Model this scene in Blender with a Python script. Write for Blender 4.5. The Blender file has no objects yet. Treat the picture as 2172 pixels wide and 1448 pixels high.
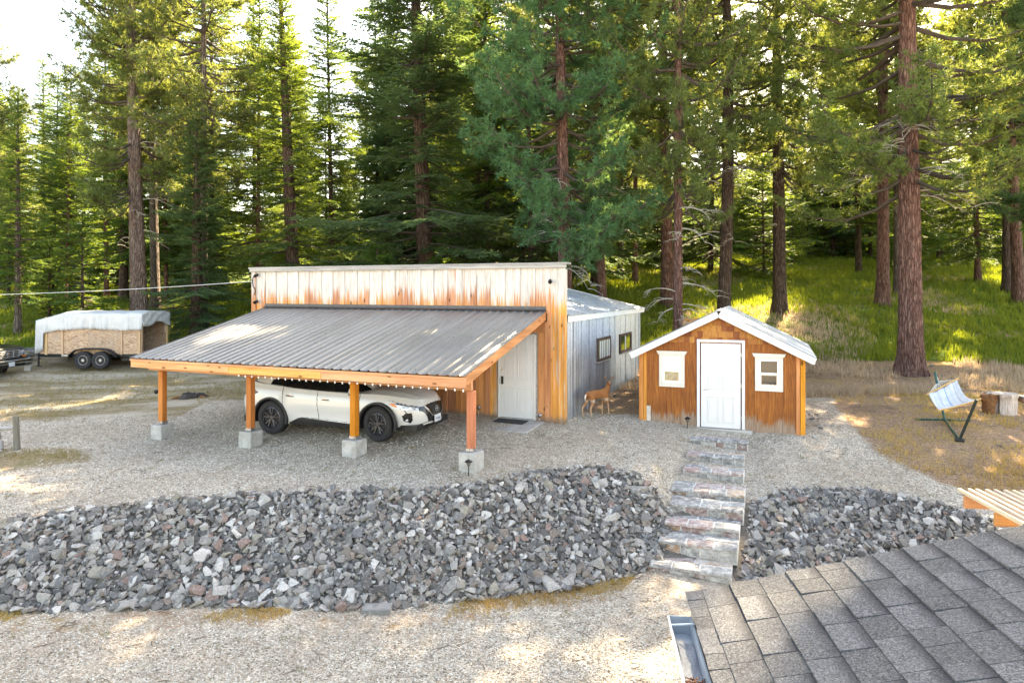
import bpy, bmesh, math, random
import numpy as np
from mathutils import Vector, Matrix

random.seed(7)
scene = bpy.context.scene
COL = scene.collection
PI = math.pi
R = math.radians

# ---------------------------------------------------------------- camera
HC = 3.2                       # camera height above the barn door sill
cam_d = bpy.data.cameras.new('camera')
cam = bpy.data.objects.new('camera', cam_d)
COL.objects.link(cam)
cam.location = (0, 0, HC)
cam.rotation_euler = (R(90), 0, 0)
cam_d.sensor_width = 36
cam_d.lens = 24
cam_d.shift_y = -109 / 2172
cam_d.clip_start = 0.05
cam_d.clip_end = 3000
scene.camera = cam

# ---------------------------------------------------------------- sky, sun, exposure
SUN_AZ = R(29)                 # to the right of the view direction (+Y)
SUN_EL = R(44)
world = bpy.data.worlds.new('World')
scene.world = world
world.use_nodes = True
wn = world.node_tree
bg = wn.nodes['Background']
sky = wn.nodes.new('ShaderNodeTexSky')
sky.sky_type = 'NISHITA'
sky.sun_disc = False
sky.sun_elevation = SUN_EL
sky.sun_rotation = SUN_AZ
sky.air_density = 1.0
sky.dust_density = 1.6
sky.ozone_density = 1.0
wn.links.new(sky.outputs[0], bg.inputs[0])
bg.inputs[1].default_value = 0.115
sun_d = bpy.data.lights.new('sun', 'SUN')
sun_d.energy = 5.0
sun_d.angle = R(0.55)
sun_d.color = (1.0, 0.93, 0.80)
sun = bpy.data.objects.new('sun', sun_d)
COL.objects.link(sun)
sdir = Vector((math.sin(SUN_AZ) * math.cos(SUN_EL), math.cos(SUN_AZ) * math.cos(SUN_EL), math.sin(SUN_EL)))
sun.rotation_euler = sdir.to_track_quat('Z', 'Y').to_euler()
sun.location = (20, 40, 40)

scene.render.engine = 'CYCLES'
scene.view_settings.view_transform = 'Standard'
scene.view_settings.look = 'None'
scene.view_settings.exposure = 3.18
scene.view_settings.use_white_balance = True
scene.view_settings.white_balance_temperature = 9000
scene.view_settings.white_balance_tint = 10
scene.view_settings.gamma = 1.0
scene.view_settings.use_curve_mapping = False
scene.cycles.max_bounces = 6
scene.cycles.diffuse_bounces = 4
scene.cycles.glossy_bounces = 3
scene.cycles.transmission_bounces = 4
scene.cycles.transparent_max_bounces = 8
scene.cycles.sample_clamp_indirect = 6

# ---------------------------------------------------------------- helpers
FPX = 1448.0
def at(u, v, Y):               # a pixel of the photograph at depth Y -> world point
    return Vector(((u - 1086) / FPX * Y, Y, HC - (v - 615) / FPX * Y))
def depth(v, z):               # depth at which image row v meets height z
    return (HC - z) * FPX / (v - 615)
def on(u, v, z):
    return at(u, v, depth(v, z))

def setp(o, label=None, cat=None, group=None, kind=None):
    if label: o['label'] = label
    if cat: o['category'] = cat
    if group: o['group'] = group
    if kind: o['kind'] = kind
    return o
def thing(name, label, cat, loc=(0, 0, 0), rz=0.0, group=None, rot=None):
    o = bpy.data.objects.new(name, None)
    COL.objects.link(o)
    o.empty_display_size = 0.2
    o.location = loc
    o.rotation_euler = rot if rot is not None else (0, 0, rz)
    return setp(o, label, cat, group)
def link(name, me, parent=None, loc=None, rot=None, scale=None):
    o = bpy.data.objects.new(name, me)
    COL.objects.link(o)
    if parent is not None: o.parent = parent
    if loc is not None: o.location = loc
    if rot is not None: o.rotation_euler = rot
    if scale is not None: o.scale = scale if hasattr(scale, '__len__') else (scale,) * 3
    return o
def dup(root, loc=None, rz=None, label=None, group=None):
    r = root.copy(); COL.objects.link(r)
    if loc is not None: r.location = loc
    if rz is not None: r.rotation_euler = (0, 0, rz)
    if label: r['label'] = label
    if group: r['group'] = group
    for ch in list(root.children):
        c = ch.copy(); COL.objects.link(c); c.parent = r
        for g in list(ch.children):
            d = g.copy(); COL.objects.link(d); d.parent = c
    return r

class MB:
    """collects shapes into one mesh"""
    def __init__(s):
        s.v = []; s.f = []; s.mi = []; s.cur = 0
    def add(s, vs, fs):
        b = len(s.v)
        s.v += [tuple(p) for p in vs]
        for f in fs:
            s.f.append(tuple(b + i for i in f)); s.mi.append(s.cur)
        return s
    def box(s, c, d, m=None, ch=0.0):
        hx, hy, hz = d[0] / 2, d[1] / 2, d[2] / 2
        if ch <= 0:
            vs = [Vector((sx * hx, sy * hy, sz * hz)) for sz in (-1, 1) for sy in (-1, 1) for sx in (-1, 1)]
            fs = [(0, 2, 3, 1), (4, 5, 7, 6), (0, 1, 5, 4), (2, 6, 7, 3), (0, 4, 6, 2), (1, 3, 7, 5)]
        else:
            c_ = min(ch, hx * .9, hy * .9, hz * .9)
            vs = []; idx = {}
            for sx in (-1, 1):
                for sy in (-1, 1):
                    for sz in (-1, 1):
                        for a in range(3):
                            p = [sx * (hx - c_), sy * (hy - c_), sz * (hz - c_)]
                            p[a] = (sx * hx, sy * hy, sz * hz)[a]
                            idx[(sx, sy, sz, a)] = len(vs); vs.append(Vector(p))
            fs = []
            def face(pts):
                n = (vs[pts[1]] - vs[pts[0]]).cross(vs[pts[2]] - vs[pts[0]])
                cc = sum((vs[i] for i in pts), Vector()) / len(pts)
                fs.append(tuple(pts) if n.dot(cc) > 0 else tuple(reversed(pts)))
            S = (-1, 1)
            for a in range(3):
                for sg in S:
                    o = []
                    for (p, q) in ((-1, -1), (1, -1), (1, 1), (-1, 1)):
                        k = [0, 0, 0]; k[a] = sg; k[(a + 1) % 3] = p; k[(a + 2) % 3] = q
                        o.append(idx[(k[0], k[1], k[2], a)])
                    face(o)
            for a in range(3):          # edges along axis a
                b1, b2 = (a + 1) % 3, (a + 2) % 3
                for p in S:
                    for q in S:
                        k0 = [0, 0, 0]; k0[a] = -1; k0[b1] = p; k0[b2] = q
                        k1 = list(k0); k1[a] = 1
                        face([idx[(*k0, b1)], idx[(*k1, b1)], idx[(*k1, b2)], idx[(*k0, b2)]])
            for sx in S:
                for sy in S:
                    for sz in S:
                        face([idx[(sx, sy, sz, 0)], idx[(sx, sy, sz, 1)], idx[(sx, sy, sz, 2)]])
        c = Vector(c)
        if m is None: vs = [p + c for p in vs]
        else: vs = [m @ p + c for p in vs]
        return s.add(vs, fs)
    def bar(s, a, b, w, h, ch=0.0, up=(0, 0, 1)):
        a = Vector(a); b = Vector(b); d = b - a
        x = d.normalized(); z = Vector(up); y = z.cross(x)
        if y.length < 1e-5: y = Vector((0, 1, 0)).cross(x)
        y.normalize(); z = x.cross(y)
        m = Matrix((x, y, z)).transposed()
        return s.box((a + b) / 2, (d.length, w, h), m, ch)
    def tube(s, pts, rad, n=8, cap=True):
        pts = [Vector(p) for p in pts]
        if not hasattr(rad, '__len__'): rad = [rad] * len(pts)
        rings = []
        prev = None
        for i, p in enumerate(pts):
            t = (pts[min(i + 1, len(pts) - 1)] - pts[max(i - 1, 0)]).normalized()
            if prev is None:
                a = Vector((0, 0, 1)) if abs(t.z) < .9 else Vector((1, 0, 0))
                u = t.cross(a).normalized()
            else:
                u = (prev - t * prev.dot(t)).normalized()
            prev = u
            w = t.cross(u)
            rings.append([p + (u * math.cos(2 * PI * k / n) + w * math.sin(2 * PI * k / n)) * rad[i] for k in range(n)])
        vs = [q for r_ in rings for q in r_]
        fs = []
        for i in range(len(pts) - 1):
            for k in range(n):
                fs.append((i * n + k, i * n + (k + 1) % n, (i + 1) * n + (k + 1) % n, (i + 1) * n + k))
        if cap:
            fs.append(tuple(range(n - 1, -1, -1)))
            fs.append(tuple((len(pts) - 1) * n + k for k in range(n)))
        return s.add(vs, fs)
    def lathe(s, prof, n=24, m=None, c=(0, 0, 0)):
        """prof: (r, z) list, around z"""
        vs = []
        for r_, z in prof:
            for k in range(n):
                vs.append(Vector((r_ * math.cos(2 * PI * k / n), r_ * math.sin(2 * PI * k / n), z)))
        fs = []
        for i in range(len(prof) - 1):
            for k in range(n):
                fs.append((i * n + k, i * n + (k + 1) % n, (i + 1) * n + (k + 1) % n, (i + 1) * n + k))
        if prof[0][0] > 1e-4: fs.append(tuple(range(n - 1, -1, -1)))
        if prof[-1][0] > 1e-4: fs.append(tuple((len(prof) - 1) * n + k for k in range(n)))
        c = Vector(c)
        vs = [(m @ p if m is not None else p) + c for p in vs]
        return s.add(vs, fs)
    def prism(s, poly, a, b, axis='y'):
        """poly in the plane across axis, from a to b"""
        def mk(p, t):
            return {'x': (t, p[0], p[1]), 'y': (p[0], t, p[1]), 'z': (p[0], p[1], t)}[axis]
        n = len(poly)
        vs = [mk(p, a) for p in poly] + [mk(p, b) for p in poly]
        fs = [tuple(range(n)), tuple(range(2 * n - 1, n - 1, -1))]
        for k in range(n):
            fs.append((k, n + k, n + (k + 1) % n, (k + 1) % n))
        return s.add(vs, fs)
    def mesh(s, name, mats, smooth=False, fix=True):
        me = bpy.data.meshes.new(name)
        me.from_pydata(s.v, [], s.f)
        if not isinstance(mats, (list, tuple)): mats = [mats]
        for m in mats: me.materials.append(m)
        if len(mats) > 1: me.polygons.foreach_set('material_index', s.mi)
        if fix:
            bm = bmesh.new(); bm.from_mesh(me)
            bmesh.ops.recalc_face_normals(bm, faces=bm.faces)
            bm.to_mesh(me); bm.free()
        if smooth is True:
            me.polygons.foreach_set('use_smooth', [True] * len(me.polygons))
        elif smooth:
            me.polygons.foreach_set('use_smooth', [True] * len(me.polygons))
            me.set_sharp_from_angle(angle=R(smooth))
        me.update()
        return me
    def build(s, name, mats, parent=None, loc=None, rot=None, smooth=False, fix=True):
        return link(name, s.mesh(name, mats, smooth, fix), parent, loc, rot)

def np_mesh(name, verts, faces, mat, smooth=False):
    """verts (n,3), faces (m,3|4) numpy"""
    me = bpy.data.meshes.new(name)
    verts = np.asarray(verts, dtype=np.float32); faces = np.asarray(faces, dtype=np.int32)
    k = faces.shape[1]
    me.vertices.add(len(verts)); me.vertices.foreach_set('co', verts.ravel())
    me.loops.add(faces.size); me.loops.foreach_set('vertex_index', faces.ravel())
    me.polygons.add(len(faces))
    me.polygons.foreach_set('loop_start', np.arange(0, faces.size, k, dtype=np.int32))
    me.polygons.foreach_set('loop_total', np.full(len(faces), k, dtype=np.int32))
    if smooth: me.polygons.foreach_set('use_smooth', np.ones(len(faces), dtype=bool))
    for m in (mat if isinstance(mat, (list, tuple)) else [mat]): me.materials.append(m)
    me.update(calc_edges=True)
    return me

# ---------------------------------------------------------------- material helpers
class NT:
    def __init__(s, name, rough=0.75, metal=0.0, spec=0.4):
        s.m = bpy.data.materials.new(name); s.m.use_nodes = True
        s.t = s.m.node_tree; s.b = s.t.nodes['Principled BSDF']
        s.b.inputs['Roughness'].default_value = rough
        s.b.inputs['Metallic'].default_value = metal
        s.b.inputs['Specular IOR Level'].default_value = spec
        s._tc = s._oi = s._geo = None
    def n(s, typ, **kw):
        nd = s.t.nodes.new('ShaderNode' + typ)
        for k, v in kw.items(): setattr(nd, k, v)
        return nd
    def l(s, a, b): s.t.links.new(a, b)
    def put(s, sock, val):
        if isinstance(val, bpy.types.NodeSocket): s.l(val, sock)
        elif isinstance(val, (tuple, list)) and len(val) == 3 and sock.type == 'RGBA': sock.default_value = (*val, 1)
        else: sock.default_value = val
    def obj(s):
        if s._tc is None: s._tc = s.n('TexCoord')
        return s._tc.outputs['Object']
    def pos(s):
        if s._geo is None: s._geo = s.n('NewGeometry')
        return s._geo.outputs['Position']
    def island(s):
        s.pos(); return s._geo.outputs['Random Per Island']
    def rnd(s):
        if s._oi is None: s._oi = s.n('ObjectInfo')
        return s._oi.outputs['Random']
    def map(s, vec, scale=(1, 1, 1), off=(0, 0, 0)):
        nd = s.n('Mapping'); s.l(vec, nd.inputs[0])
        s.put(nd.inputs['Scale'], scale); s.put(nd.inputs['Location'], off)
        return nd.outputs[0]
    def vadd(s, a, b):
        nd = s.n('VectorMath', operation='ADD'); s.put(nd.inputs[0], a); s.put(nd.inputs[1], b); return nd.outputs[0]
    def noise(s, vec, scale, detail=3, rough=.55, dist=0.0):
        nd = s.n('TexNoise'); s.l(vec, nd.inputs['Vector'])
        nd.inputs['Scale'].default_value = scale; nd.inputs['Detail'].default_value = detail
        nd.inputs['Roughness'].default_value = rough; nd.inputs['Distortion'].default_value = dist
        return nd.outputs['Fac']
    def voro(s, vec, scale, out='Distance', feature='F1', rnd=1.0):
        nd = s.n('TexVoronoi', feature=feature); s.l(vec, nd.inputs['Vector'])
        nd.inputs['Scale'].default_value = scale; nd.inputs['Randomness'].default_value = rnd
        return nd.outputs[out]
    def ramp(s, fac, stops, interp='LINEAR'):
        nd = s.n('ValToRGB'); s.l(fac, nd.inputs[0]); cr = nd.color_ramp; cr.interpolation = interp
        while len(cr.elements) > 1: cr.elements.remove(cr.elements[-1])
        for i, (p, c) in enumerate(stops):
            e = cr.elements[0] if i == 0 else cr.elements.new(p)
            e.position = p
            e.color = (*c, 1) if hasattr(c, '__len__') else (c, c, c, 1)
        return nd.outputs[0]
    def rng(s, v, a, b, c=0.0, d=1.0, smooth=False):
        nd = s.n('MapRange'); nd.interpolation_type = 'SMOOTHSTEP' if smooth else 'LINEAR'
        s.put(nd.inputs[0], v)
        for i, x in enumerate((a, b, c, d)): s.put(nd.inputs[i + 1], x)
        return nd.outputs[0]
    def mix(s, f, a, b, mode='MIX'):
        nd = s.n('Mix', data_type='RGBA', blend_type=mode); nd.clamp_factor = True
        s.put(nd.inputs[0], f); s.put(nd.inputs[6], a); s.put(nd.inputs[7], b); return nd.outputs[2]
    def math(s, op, a, b=0.0, clamp=False):
        nd = s.n('Math', operation=op); nd.use_clamp = clamp
        s.put(nd.inputs[0], a); s.put(nd.inputs[1], b); return nd.outputs[0]
    def sep(s, vec):
        nd = s.n('SeparateXYZ'); s.l(vec, nd.inputs[0]); return nd.outputs
    def hsv(s, col, h=.5, sat=1., val=1.):
        nd = s.n('HueSaturation'); s.put(nd.inputs['Hue'], h); s.put(nd.inputs['Saturation'], sat)
        s.put(nd.inputs['Value'], val); s.put(nd.inputs['Color'], col); return nd.outputs[0]
    def bump(s, h, strength=.4, dist=.01):
        nd = s.n('Bump'); nd.inputs['Strength'].default_value = strength; nd.inputs['Distance'].default_value = dist
        s.l(h, nd.inputs['Height']); s.l(nd.outputs[0], s.b.inputs['Normal']); return nd.outputs[0]
    def col(s, c): s.put(s.b.inputs['Base Color'], c); return s
    def rough(s, r_): s.put(s.b.inputs['Roughness'], r_); return s
    def rvec(s, base=None, k=37.0):
        """object coordinates shifted by the object's random number"""
        base = base or s.obj()
        sc = s.math('MULTIPLY', s.rnd(), k)
        nd = s.n('CombineXYZ'); s.l(sc, nd.inputs[0]); s.l(sc, nd.inputs[1]); s.l(sc, nd.inputs[2])
        return s.vadd(base, nd.outputs[0])

def plain(name, col, rough=.6, metal=0., spec=.4, var=.12, scale=6., bump=0.0, bscale=60.):
    n = NT(name, rough, metal, spec)
    v = n.rvec()
    f = n.noise(v, scale, 4)
    c = n.hsv(col, .5, 1., n.rng(f, .25, .75, 1 - var, 1 + var))
    n.col(c)
    n.rough(n.rng(n.noise(v, scale * 3, 3), .3, .7, max(rough - .1, .02), min(rough + .1, 1)))
    if bump: n.bump(n.noise(v, bscale, 3), bump, .004)
    return n.m

def wood(name, axis='z', base=(.42, .17, .045), dark=(.2, .06, .012), rough=.7, hue_var=.25, knots=True, weather=None):
    """planks with grain along one axis of the object"""
    n = NT(name, rough, 0, .25)
    o = n.rvec()
    ai = 'xyz'.index(axis)
    sc = [26, 26, 26]; sc[ai] = 1.3
    g = n.noise(n.map(o, sc), 1.0, 5, .6, 1.2)
    sc2 = [7, 7, 7]; sc2[ai] = .5
    g2 = n.noise(n.map(o, sc2), 1.0, 3, .5, .6)
    c = n.mix(n.rng(g, .3, .75), base, dark)
    c = n.mix(n.rng(g2, .4, .75, 0, .6), c, tuple(min(1, x * 1.5 + .03) for x in base))
    c = n.hsv(c, n.rng(n.rnd(), 0, 1, .49, .515), n.rng(n.rnd(), 0, 1, .85, 1.05), n.rng(n.rnd(), 0, 1, 1 - hue_var, 1 + hue_var))
    if knots:
        ks = [5, 5, 5]; ks[ai] = 2.2
        k = n.voro(n.map(o, ks), 1.0)
        c = n.mix(n.rng(k, .10, .17, .9, 0), c, tuple(x * .35 for x in dark))
    if weather: c = weather(n, c, o, g)
    n.col(c)
    n.bump(g, .35, .004)
    return n.m
# ---------------------------------------------------------------- terrain height
def W(u, v, z):
    p = on(u, v, z); return (p.x, p.y, z)
up_uvz = [(0, 1105, -.50), (300, 1068, -.45), (600, 1045, -.38), (900, 1040, -.33), (1000, 1030, -.30), (1130, 1000, -.27),
          (1250, 990, -.28), (1330, 1003, -.35), (1420, 1042, -.52), (1590, 1050, -.70), (1750, 1037, -.66), (1880, 1045, -.62),
          (2000, 1075, -.66), (2110, 1100, -.74), (2172, 1116, -.78)]
lo_uvz = [(0, 1297, -1.40), (300, 1285, -1.48), (560, 1283, -1.52), (790, 1292, -1.55), (1050, 1266, -1.58), (1200, 1250, -1.58),
          (1400, 1206, -1.48), (1470, 1230, -1.47), (1560, 1236, -1.47), (1750, 1250, -1.5)]
UP = np.array([W(*p) for p in up_uvz]); LO = np.array([W(*p) for p in lo_uvz])
UP = np.vstack([[(-30, 9.0, -.8), (-14, 10.2, -.6)], UP, [(14, 11.2, -.85), (30, 11, -1.0)]])
LO = np.vstack([[(-30, 7.8, -1.5), (-14, 8.9, -1.45)], LO, [(8, 10.3, -1.5), (14, 9.9, -1.55), (30, 9.5, -1.6)]])
UP = UP[np.argsort(UP[:, 0])]; LO = LO[np.argsort(LO[:, 0])]

CP = [(0.14, 17, 0), (-7.7, 20.4, 0), (1.2, 16.5, -.02), (3.2, 17.2, -.06), (5.0, 16.45, -.13), (6.8, 15.8, -.15), (4.4, 24, .25), (-4.5, 27.6, .3),
      (-.78, 13.1, -.19), (-3.3, 14.2, -.235), (-5.85, 15.3, -.31), (-8.4, 16.4, -.36), (-2.9, 15, -.145), (-5.5, 16, -.14),
      (5.1, 15.6, -.30), (5.0, 14.8, -.44), (4.9, 14.0, -.56), (4.3, 13.3, -.62),
      (8.0, 14.3, -.30), (9.8, 15.2, -.06), (11.8, 17.2, .1), (9.2, 19, .08), (8.5, 20.5, .05), (14, 24, .35), (10, 24, .25), (9, 13.3, -.5), (11, 13.0, -.5),
      (7, 20.5, .05), (6, 22, .2), (4, 30, 1.3), (10, 29, 1.35), (14.5, 30, 1.5), (20, 28, 1.3), (6, 36, 2.7), (16, 36, 2.75), (26, 36, 2.8),
      (12, 55, 5.0), (30, 55, 5.2), (0, 45, 3.6), (-1, 34, 1.7), (10, 90, 8.0), (50, 90, 8.5), (0, 140, 12), (80, 140, 13),
      (-16.6, 26.5, .08), (-20, 26, .02), (-12, 26, .1), (-12, 29.5, .45), (-9, 33, 1.5), (-18, 33, 1.75), (-26, 31, 1.1), (-18, 45, 2.7), (-30, 45, 2.6), (-8, 45, 3.3),
      (-25, 70, 3.6), (-60, 70, 3.5), (-40, 120, 6), (-90, 120, 6), (-13, 18.5, -.32), (-14, 14.8, -.45), (-10, 20.9, -.12), (-20, 20, -.3), (-30, 18, -.5),
      (-9.6, 13, -.42), (30, 18, .3), (30, 14, -.3), (40, 60, 5.5), (-9, 24, .0), (80, 30, 2), (-60, 25, 0), (90, 60, 6), (-90, 60, 3)]
for q in UP: CP.append(tuple(q))
CP = np.array(CP, dtype=float)
def _k(r2): return np.where(r2 > 1e-9, r2 * np.log(np.maximum(r2, 1e-9)) * .5, 0)
def _fit(P, lam):
    n = len(P)
    d2 = (P[:, None, 0] - P[None, :, 0]) ** 2 + (P[:, None, 1] - P[None, :, 1]) ** 2
    A = np.zeros((n + 3, n + 3)); A[:n, :n] = _k(d2) + lam * np.eye(n)
    A[:n, n] = 1; A[:n, n + 1:] = P[:, :2]; A[n:, :n] = A[:n, n:].T
    return np.linalg.solve(A, np.concatenate([P[:, 2], [0, 0, 0]]))
TPS = _fit(CP, 2.0)
def upper(x, y):
    x = np.asarray(x, float); y = np.asarray(y, float)
    z = np.full(x.shape, TPS[len(CP)]) + TPS[len(CP) + 1] * x + TPS[len(CP) + 2] * y
    for i in range(len(CP)):
        z = z + TPS[i] * _k((x - CP[i, 0]) ** 2 + (y - CP[i, 1]) ** 2)
    return z
def vnoise(x, y, s, seed=0):
    """cheap smooth noise in plan"""
    r = np.random.default_rng(seed); z = 0
    for k in range(6):
        a = r.uniform(0, 2 * PI); f = s * r.uniform(.6, 1.7); p = r.uniform(0, 6.28)
        z = z + np.sin((x * math.cos(a) + y * math.sin(a)) * f + p + 1.3 * np.sin((x * math.sin(a) - y * math.cos(a)) * f * .7 + p))
    return z / 6
def height(x, y):
    x = np.asarray(x, float); y = np.asarray(y, float)
    yu = np.interp(x, UP[:, 0], UP[:, 1]); zu = np.interp(x, UP[:, 0], UP[:, 2])
    yl = np.interp(x, LO[:, 0], LO[:, 1]); zl = np.interp(x, LO[:, 0], LO[:, 2])
    yy = np.clip(y, 5, 150); xx = np.clip(x, -95, 95)
    zU = upper(xx, np.maximum(yy, yu)) + np.maximum(y - 150, 0) * .09
    # keep the yard continuous with the bank crest
    w = np.clip((y - yu) / 1.0, 0, 1); zU = zu * (1 - w) + zU * w
    t = np.clip((y - yl) / (yu - yl), 0, 1)
    zb = zl + (zu - zl) * t
    zL = zl + np.clip(y - yl, -40, 0) * .012
    z = np.where(y >= yu, zU, np.where(y <= yl, zL, zb))
    far = np.clip((y - 27) / 6, 0, 1)
    # the ground follows the stone steps
    sy = np.array([9.0, 10.9, 11.0, 11.35, 11.75, 12.25, 12.75, 13.45, 14.3, 15.1, 15.9, 16.3]); sz = np.array([-1.47, -1.47, -1.45, -1.42, -1.22, -1.07, -.89, -.76, -.62, -.49, -.32, -.2])
    sx = np.interp(y, [11.05, 12.0, 13.1, 14.8, 15.6], [3.02, 3.45, 3.88, 4.50, 4.80])
    sw_ = 1 - sstep(.72, 1.25, np.abs(x - sx + .0)); sw_ = sw_ * sstep(10.3, 10.9, y) * (1 - sstep(15.9, 16.25, y))
    z = z * (1 - sw_) + np.interp(y, sy, sz) * sw_
    z = z + .015 * vnoise(x, y, 2.2, 3) * np.where(y >= yu, 1, .5) + far * (.10 * vnoise(x, y, .55, 5) + .05 * vnoise(x, y, 1.4, 6))
    return z
def H1(x, y): return float(height(np.array([x]), np.array([y]))[0])

def sstep(a, b, x):
    t = np.clip((x - a) / (b - a), 0, 1); return t * t * (3 - 2 * t)
def axis_pts(segs):
    out = [segs[0][0]]
    for a, b, st in segs:
        n = max(1, int(round((b - a) / st))); out += list(a + (b - a) * np.arange(1, n + 1) / n)
    return np.array(out)
gx = axis_pts([(-600, -100, 60), (-100, -35, 5), (-35, -14, .6), (-14, 14, .13), (14, 35, .5), (35, 100, 5), (100, 600, 60)])
gy = axis_pts([(-200, -10, 20), (-10, 6, 1.5), (6, 18, .12), (18, 40, .3), (40, 100, 1.5), (100, 160, 6), (160, 1000, 80)])
X, Y = np.meshgrid(gx, gy)
Z = height(X.ravel(), Y.ravel())
GV = np.stack([X.ravel(), Y.ravel(), Z], 1)
nx, ny = len(gx), len(gy)
ii = np.arange(nx * ny).reshape(ny, nx)
GF = np.stack([ii[:-1, :-1].ravel(), ii[:-1, 1:].ravel(), ii[1:, 1:].ravel(), ii[1:, :-1].ravel()], 1)

# what covers the ground: r green grass, g dry needles and grass, b thin worn turf, otherwise gravel
GEDGE = np.array([(-60, 27), (-30, 28), (-16, 28.6), (-9, 28.5), (-4, 28), (2, 25.5), (5, 24.0), (8, 24.6), (12, 25.3), (15, 25), (20, 22.5), (60, 20)])
DE = np.array([W(1755, 850, .05), W(1790, 905, -.1), W(1840, 960, -.25), W(1960, 1022, -.5), W(2040, 1052, -.62), (14, 11.6, 0)])   # right edge of gravel
def zones(x, y):
    wob = .45 * vnoise(x, y, 1.1, 11) + .25 * vnoise(x, y, 2.7, 12)
    ge = np.interp(x, GEDGE[:, 0], GEDGE[:, 1])
    g = sstep(-.7, 1.5, y - ge + 1.3 * wob)
    # gravel / dry boundary on the right: x as a function of y
    o = np.argsort(DE[:, 1]); dx = np.interp(y, DE[o, 1], DE[o, 0])
    d = sstep(-.35, .6, x - dx + .6 * wob) * (y > 9)
    yu = np.interp(x, UP[:, 0], UP[:, 1])
    d = d * (y > yu - .1)
    # needles between barn and shed and behind both
    lx = (x - 1.27) * .918 - (y - 16.5) * .3955
    ly = (x - 1.27) * .3955 + (y - 16.5) * .918
    alley = sstep(.9, 1.8, ly + .5 * wob - .25 * np.clip(lx, 0, 3)) * sstep(-.3, .2, lx)
    alley = alley * (1 - sstep(7.1, 7.6, x) * (y < 19.5) * .0)
    d = np.maximum(d, alley * (x < 7.2) + (x >= 7.2) * (y > 20) * 1.0)
    d = np.maximum(d, sstep(26, 28, y) * (x > -9))
    d = np.maximum(d, .42 * sstep(.7, .25, np.abs(y - np.interp(x, LO[:, 0], LO[:, 1]) + .33 + .35 * wob) ) * (x < 2.6))
    b = sstep(17.2, 19.5, y - .30 * (x + 8) * 0 + 1.2 * wob + np.where(x > -9, -2.2, 0)) * (x < .5) * (lx < 0)
    b = b * (1 - g)
    b = np.maximum(b, .9 * sstep(1.6, .4, np.hypot((x + 11.2) / 2.2, (y - 14.6))) )
    g = np.maximum(g, 0)
    return g, np.clip(d, 0, 1), np.clip(b, 0, 1)
zg, zd, zb_ = zones(GV[:, 0], GV[:, 1])

def ground_material():
    n = NT('ground_cover', .95, 0, .1)
    p = n.pos()
    at_ = n.n('Attribute'); at_.attribute_name = 'cover'
    r, g, b = n.sep(at_.outputs['Vector'])
    brk = n.noise(p, 2.3, 5, .65)
    brk2 = n.noise(p, 9, 4, .7)
    def edge(w, k=.55):
        a = n.math('ADD', w, n.math('MULTIPLY', n.math('SUBTRACT', brk, .5), k * 1.6))
        a = n.math('ADD', a, n.math('MULTIPLY', n.math('SUBTRACT', brk2, .5), k))
        return n.rng(a, .35, .65, 0, 1, True)
    # gravel
    cell = n.voro(p, 52, 'Color'); cv = n.sep(cell)[0]
    dist = n.voro(p, 52)
    cell2 = n.sep(n.voro(p, 25, 'Color'))[1]
    gcol = n.ramp(cv, [(0, (.17, .135, .10)), (.25, (.35, .295, .23)), (.6, (.48, .415, .335)), (.85, (.62, .56, .475)), (1, (.74, .69, .62))])
    gcol = n.mix(n.rng(cell2, .55, 1, 0, .45), gcol, (.36, .305, .245))
    big = n.noise(p, .55, 5, .6)
    gcol = n.mix(n.rng(big, .42, .68, 0, .6), gcol, (.34, .265, .20))
    fine = n.noise(p, 5.5, 5, .75)
    gcol = n.hsv(gcol, .5, 1, n.rng(fine, .3, .72, .70, 1.22))
    gcol = n.mix(n.rng(n.noise(p, 1.7, 4, .75), .60, .72, 0, .55), gcol, (.25, .17, .10))
    # dry needles
    nd = n.noise(n.map(p, (1, 1, 1)), 24, 5, .75, 1.0)
    dry = n.ramp(nd, [(.3, (.075, .045, .032)), (.45, (.21, .13, .085)), (.55, (.36, .24, .155)), (.75, (.54, .41, .27))])
    dpatch = n.noise(p, .9, 5, .65)
    dry = n.mix(n.rng(dpatch, .5, .7, 0, .75), dry, n.mix(n.rng(nd, .3, .7), (.24, .15, .04), (.46, .32, .10)))
    dry = n.mix(n.rng(n.noise(p, .7, 4, .6), .55, .7, 0, .6), dry, (.13, .08, .058))
    # worn turf
    tn = n.noise(p, 14, 6, .75)
    turf = n.ramp(tn, [(.3, (.13, .095, .055)), (.5, (.26, .20, .12)), (.65, (.35, .285, .19)), (.8, (.47, .40, .30))])
    turf = n.mix(n.rng(n.noise(n.map(p, (.35, 1.1, 1)), .8, 5, .65), .45, .62, 0, .85), turf, n.mix(n.rng(tn, .35, .7), (.42, .36, .285), (.54, .48, .40)))
    turf = n.mix(n.rng(n.noise(p, 1.1, 4, .7), .58, .70, 0, .5), turf, (.15, .15, .045))
    # green grass floor
    gn = n.noise(p, 9, 6, .75)
    grs = n.ramp(gn, [(.3, (.035, .06, .008)), (.5, (.07, .12, .014)), (.7, (.14, .21, .025))])
    grs = n.mix(n.rng(n.noise(p, .33, 5, .65), .52, .64, 0, .9), grs, n.mix(gn, (.22, .15, .09), (.36, .27, .18)))
    c = n.mix(edge(b), gcol, turf)
    c = n.mix(edge(g), c, dry)
    c = n.mix(edge(r), c, grs)
    n.col(c)
    h = n.math('ADD', n.math('MULTIPLY', dist, -1.0), n.math('MULTIPLY', fine, .8))
    n.bump(h, .9, .02)
    return n.m
M_GROUND = ground_material()
gme = np_mesh('ground', GV, GF, M_GROUND, True)
ca = gme.attributes.new('cover', 'FLOAT_VECTOR', 'POINT')
ca.data.foreach_set('vector', np.stack([zg, zd, zb_], 1).astype(np.float32).ravel())
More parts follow.
